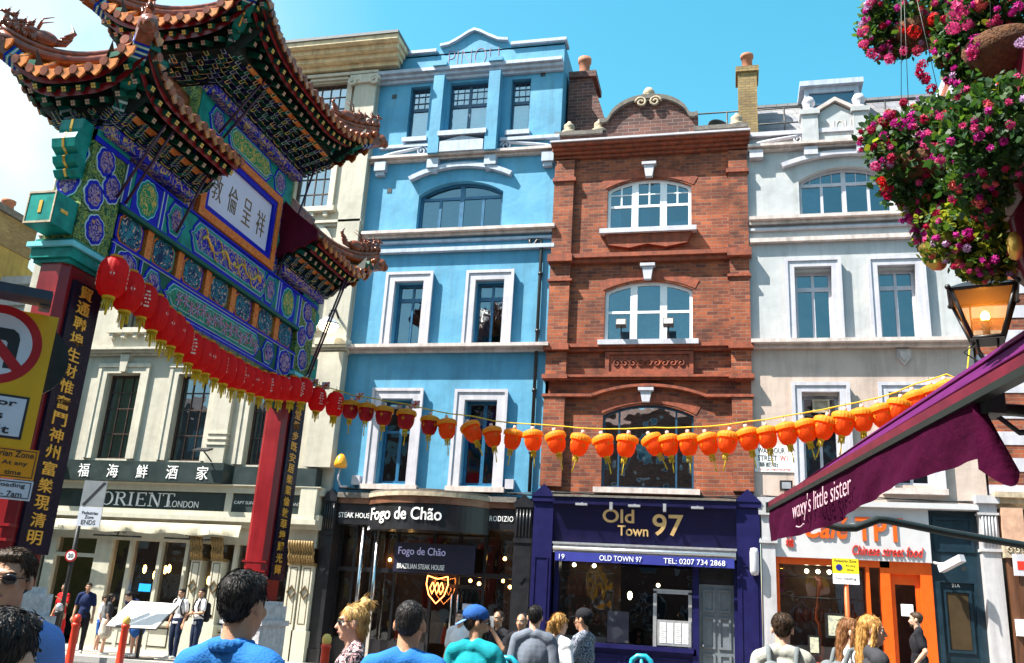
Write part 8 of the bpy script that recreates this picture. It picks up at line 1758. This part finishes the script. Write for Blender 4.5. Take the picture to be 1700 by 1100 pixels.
    mb.cone(S(0, 0, 0.86 if not dress else 0.35), T(S(0, 0, 1.10)), (hp+0.012 if not dress else 0.22)*K, 0.125*K, 18); mb.v = [(x, y*(0.74 if z < 1.1*K and not bend else 1), z) for x, y, z in mb.v]
    for s, nm in ((-1, 'L'), (1, 'R')):
        sh, el, wr = J[nm]; chain(mb, [T(S(s*0.035, -0.022, 1.475)), T(S(s*sw*0.9, -0.01, 1.425)), sh], [0.060*K, 0.067*K, 0.060*K])
        f_ = 0.85 if female else 1.0
        if sleeve == 'short': chain(mb, [sh, sh.lerp(el, 0.70)], [0.060*K*f_, 0.060*K*f_])
        elif sleeve == 'long': chain(mb, [sh, el, el.lerp(wr, 0.94)], [0.060*K*f_, 0.052*K*f_, 0.040*K*f_])
    fuse(mb, 'shirt' if not dress else 'dress', CL[shirt], t, vx*1.15, 9, 0.0105*K, 8.0)
    if collar:
        mb = MB()
        for i in range(15):
            a = -2.4+4.8*i/14+math.pi*1.5; mb.ball(T(S(0.066*math.cos(a), -0.02+0.066*math.sin(a), 1.505)), (0.016*K, 0.016*K, 0.024*K), 8, 6)
        fuse(mb, 'collar', CL[shirt], t, 0.006, 2)
    if not dress or legs != 'bare':
        mb = MB(); mb.ball(S(0, 0, 0.96), (0.165*K, 0.125*K, 0.10*K), 14, 10)
        if legs == 'skirt': chain(mb, [S(0, 0, 0.95), S(0, 0.0, 0.62)], [0.15*K, 0.19*K], 16)
        else:
            for s in (-1, 1):
                a, b, c = S(s*0.085, 0, 0.90), KN[s], F[s]+S(0, 0, 0.0)
                if legs == 'long': chain(mb, [a, a.lerp(b, 0.6), b, b.lerp(c, 0.4), c], [0.103*K, 0.088*K, 0.070*K, 0.064*K, 0.056*K])
                else: chain(mb, [a, a.lerp(b, 0.75)], [0.103*K, 0.092*K])
        fuse(mb, {'skirt': 'skirt', 'long': 'trousers'}.get(legs, 'shorts'), CL[pants], t, vx*1.2, 3, 0.006*K, 9)
    for s in (-1, 1):
        mb = MB(); cap(mb, F[s]+S(0, -0.035, -0.045), F[s]+S(s*0.012, 0.16, -0.05), 0.043*K, 0.036*K); mb.box(F[s].x-0.045*K, F[s].x+0.05*K, F[s].y-0.075*K, F[s].y+0.19*K, -0.0, 0.03*K); fuse(mb, 'shoe', shoes or M_shoe, t, 0.009, 2)
    t['h'] = h; del t['h']; J['k'] = k; J['loc'] = t.location.copy(); J['rz'] = R(face); J['T'] = T
    return t, J
def in_world(J, p): return J['loc']+Matrix.Rotation(J['rz'], 3, 'Z') @ Vector(p)
def backpack(label, J, m, size=1.0, strapm=None):
    k = J['k']*size; kk = J['k']; loc = J['loc']; t = thing('backpack', label, 'backpack', loc, J['rz'])
    mb = MB(); chain(mb, [Vector((x*k, -0.185*kk, z*kk)) for x, z in ((-0.08, 1.0), (-0.08, 1.34))], [0.085*k, 0.075*k]); chain(mb, [Vector((x*k, -0.185*kk, z*kk)) for x, z in ((0.08, 1.0), (0.08, 1.34))], [0.085*k, 0.075*k]); mb.ball((0, -0.21*kk, 1.17*kk), (0.14*k, 0.085*k, 0.24*k), 14, 10); fuse(mb, 'bag', m, t, 0.010, 4, 0.004, 8)
    mb = MB(); cap(mb, Vector((-0.06*k, -0.29*kk, 1.08*kk)), Vector((0.06*k, -0.29*kk, 1.08*kk)), 0.05*k, 0.05*k); fuse(mb, 'pocket', m, t, 0.010, 3, 0.003, 8)
    for s in (-1, 1):
        mb = MB(); P_ = [(s*0.09, -0.14, 1.36), (s*0.10, -0.09, 1.49), (s*0.105, 0.0, 1.505), (s*0.11, 0.085, 1.44), (s*0.12, 0.125, 1.28), (s*0.15, 0.09, 1.12), (s*0.155, -0.05, 1.05), (s*0.13, -0.15, 1.03)]
        P_ = [Vector(p)*kk for p in P_]; n0 = []
        for i in range(len(P_)-1):
            for q in range(4): n0.append(P_[i].lerp(P_[i+1], q/4))
        mb.tube(n0+[P_[-1]], 0.020*kk, 8); mb.build('strap', strapm or m, t, local=True)
    return t
MCAN = cloth('black_canvas', (0.014, 0.014, 0.018)); MGRY = cloth('grey_canvas', (0.13, 0.15, 0.16))
# foreground
t, J = person('man with sunglasses in a light blue shirt turned left at the picture\'s left edge', 30, 912, 3.75, face=200, skin='tan', hair='brown', style='short', shirt='ltblue', near=True, glasses='sun', collar=True)
backpack('black backpack worn by the man with sunglasses', J, MCAN)
person('dark haired person seen from behind at the bottom left corner', 14, 1013, 2.15, face=5, hair='black', style='short', shirt='black', near=True)
person('man in a bright blue polo shirt seen from behind left of centre', 408, 949, 3.1, face=-8, skin='tan', hair='black', style='short', shirt='polo', near=True, collar=True)
person('blonde woman with a top bun and floral blouse facing left', 592, 1003, 5.3, face=118, hair='blond', style='bun', shirt='flor', female=True, near=True, glasses='frame', legs='skirt', pants='black', arms={'L': ((0.25, 0.03, 1.17), (0.08, 0.24, 1.25)), 'R': ((0.26, 0.0, 1.16), (0.12, 0.25, 1.22))})
person('man with cropped dark hair and a blue shirt seen from behind at the centre', 683, 997, 4.15, face=4, skin='tan', hair='black', style='buzz', shirt='polo', near=True)
person('man in a teal shirt and blue cap worn backwards', 793, 1007, 6.2, face=-12, skin='tan', hair='brown', style='cap', shirt='teal', headturn=-55, near=True, glasses='frame', pants='red', beard=True, arms={'R': ((0.27, 0.05, 1.16), (0.30, 0.26, 1.05))})
t, J = person('man in a black shirt lifting a phone to his face by the steakhouse', 829, 1014, 12.5, face=150, skin='tan', hair='brown', style='buzz', shirt='black', arms={'L': ((0.26, 0.14, 1.22), (0.09, 0.22, 1.48))})
ph_ = in_world(J, J['L'][2]+Vector((0, 0.02, 0.10))); t = thing('phone', 'small pale phone held up by the man in black', 'phone', ph_, J['rz']); MB().box(-0.035, 0.035, -0.006, 0.006, -0.07, 0.07).build('case', M_silver, t, local=True); MB().box(-0.031, 0.031, -0.008, -0.0061, -0.064, 0.064).build('screen', M_lens, t, local=True)
person('man in a slate grey shirt seen from behind outside the navy restaurant', 889, 1005, 8.8, face=6, skin='fair', hair='black', style='short', shirt='grey', pants='char', near=True)
person('man in dark clothes half hidden behind the slate grey shirt', 868, 1018, 11.5, face=165, skin='tan', hair='black', style='buzz', shirt='black')
person('woman in a white shirt with a long blond ponytail and blue jeans', 929, 1018, 9.2, face=-35, hair='gold', style='pony', shirt='white', pants='blue', female=True, near=True, legs='skirt')
t, J = person('man in a patterned jacket and dark cap holding a tablet', 970, 1011, 9.6, face=75, skin='tan', hair='black', style='cap', shirt='patt', sleeve='long', pants='black', near=True, glasses='sun', arms={'L': ((0.25, 0.06, 1.14), (0.12, 0.32, 1.12)), 'R': ((0.25, 0.06, 1.14), (0.12, 0.32, 1.12))})
tb = in_world(J, Vector((0, 0.42, 1.13))*J['k']); t = thing('tablet', 'dark tablet held by the man in the patterned jacket', 'tablet', tb, J['rz']); MB().obox((0, 0, 0), (0.11, 0, 0), (0, 0.06, 0.05), (0, -0.004, 0.005)).build('case', M_black, t, local=True); MB().obox((0, -0.005, 0.006), (0.10, 0, 0), (0, 0.052, 0.043), (0, -0.001, 0.001)).build('screen', M_lens, t, local=True)
person('person in a pale top with a red strap by the steakhouse doors', 766, 1013, 13.5, face=170, hair='black', style='short', shirt='white', pants='red')
t, J = person('young man in a pale grey shirt seen from behind outside the orange cafe', 1298, 1018, 6.9, face=-4, hair='brown', style='short', shirt='khaki', near=True)
backpack('grey backpack worn by the young man outside the orange cafe', J, MGRY)
t, J = person('woman with light brown hair and a white top outside the orange cafe', 1410, 1026, 8.0, face=-60, hair='auburn', style='long', shirt='white', female=True, near=True, headturn=-35)
backpack('dark grey backpack worn by the woman with light brown hair', J, MGRY, 0.9)
person('woman with long golden hair and a charcoal shirt outside the orange cafe', 1444, 1021, 7.5, face=-70, hair='gold', style='long', shirt='char', female=True, near=True, headturn=-25)
person('bearded man in a black shirt standing sideways at the orange door', 1521, 1016, Y=17.6, face=78, skin='fair', hair='brown', style='short', shirt='black', pants='char', beard=True, arms={'L': ((0.26, -0.10, 1.18), (0.20, 0.05, 1.00))})
# in front of the cream restaurant
person('woman in a long red dress by the cream restaurant\'s left door', 110, 968, Y=19.4, face=175, skin='tan', hair='black', style='pony', shirt='red', female=True, dress=True, legs='skirt', pants='red', arms={'L': ((0.24, 0.08, 1.17), (0.08, 0.2, 1.32))})
person('man in a navy polo shirt and dark trousers leaning by the cream restaurant', 149, 967, Y=19.0, face=-150, skin='tan', hair='black', style='short', shirt='navy', pants='black', collar=True)
person('woman in a dark top and short striped skirt with bare legs', 186, 985, Y=18.9, face=-50, hair='black', style='long', shirt='char', female=True, legs='skirt', pants='strp')
person('person in a white top and blue shorts behind the woman in the dark top', 175, 988, Y=19.7, face=-60, hair='brown', style='short', shirt='white', pants='blue', legs='shorts', female=True)
person('woman in a blue skirt bending over the white menu stand', 236, 1000, Y=19.3, face=175, hair='black', style='pony', shirt='navy', pants='blue', legs='skirt', female=True, bend=48, h=1.62)
for px, py, f, nm, lab in ((304, 977, 172, 'A', 'left one of two men in white shirts with dark backpack straps'), (337, 977, 150, 'B', 'right one of two men in white shirts, his arms folded')):
    t, J = person(lab, px, py, Y=19.6, face=f, skin='tan', hair='black', style='short', shirt='white', pants='jeans', headturn=-12 if nm == 'A' else 35, arms=None if nm == 'A' else {'L': ((0.26, 0.04, 1.16), (0.02, 0.2, 1.12)), 'R': ((0.26, 0.04, 1.16), (0.0, 0.22, 1.15))})
    backpack('dark backpack worn by the left man in white' if nm == 'A' else 'dark backpack worn by the man with folded arms', J, MCAN, 0.95)
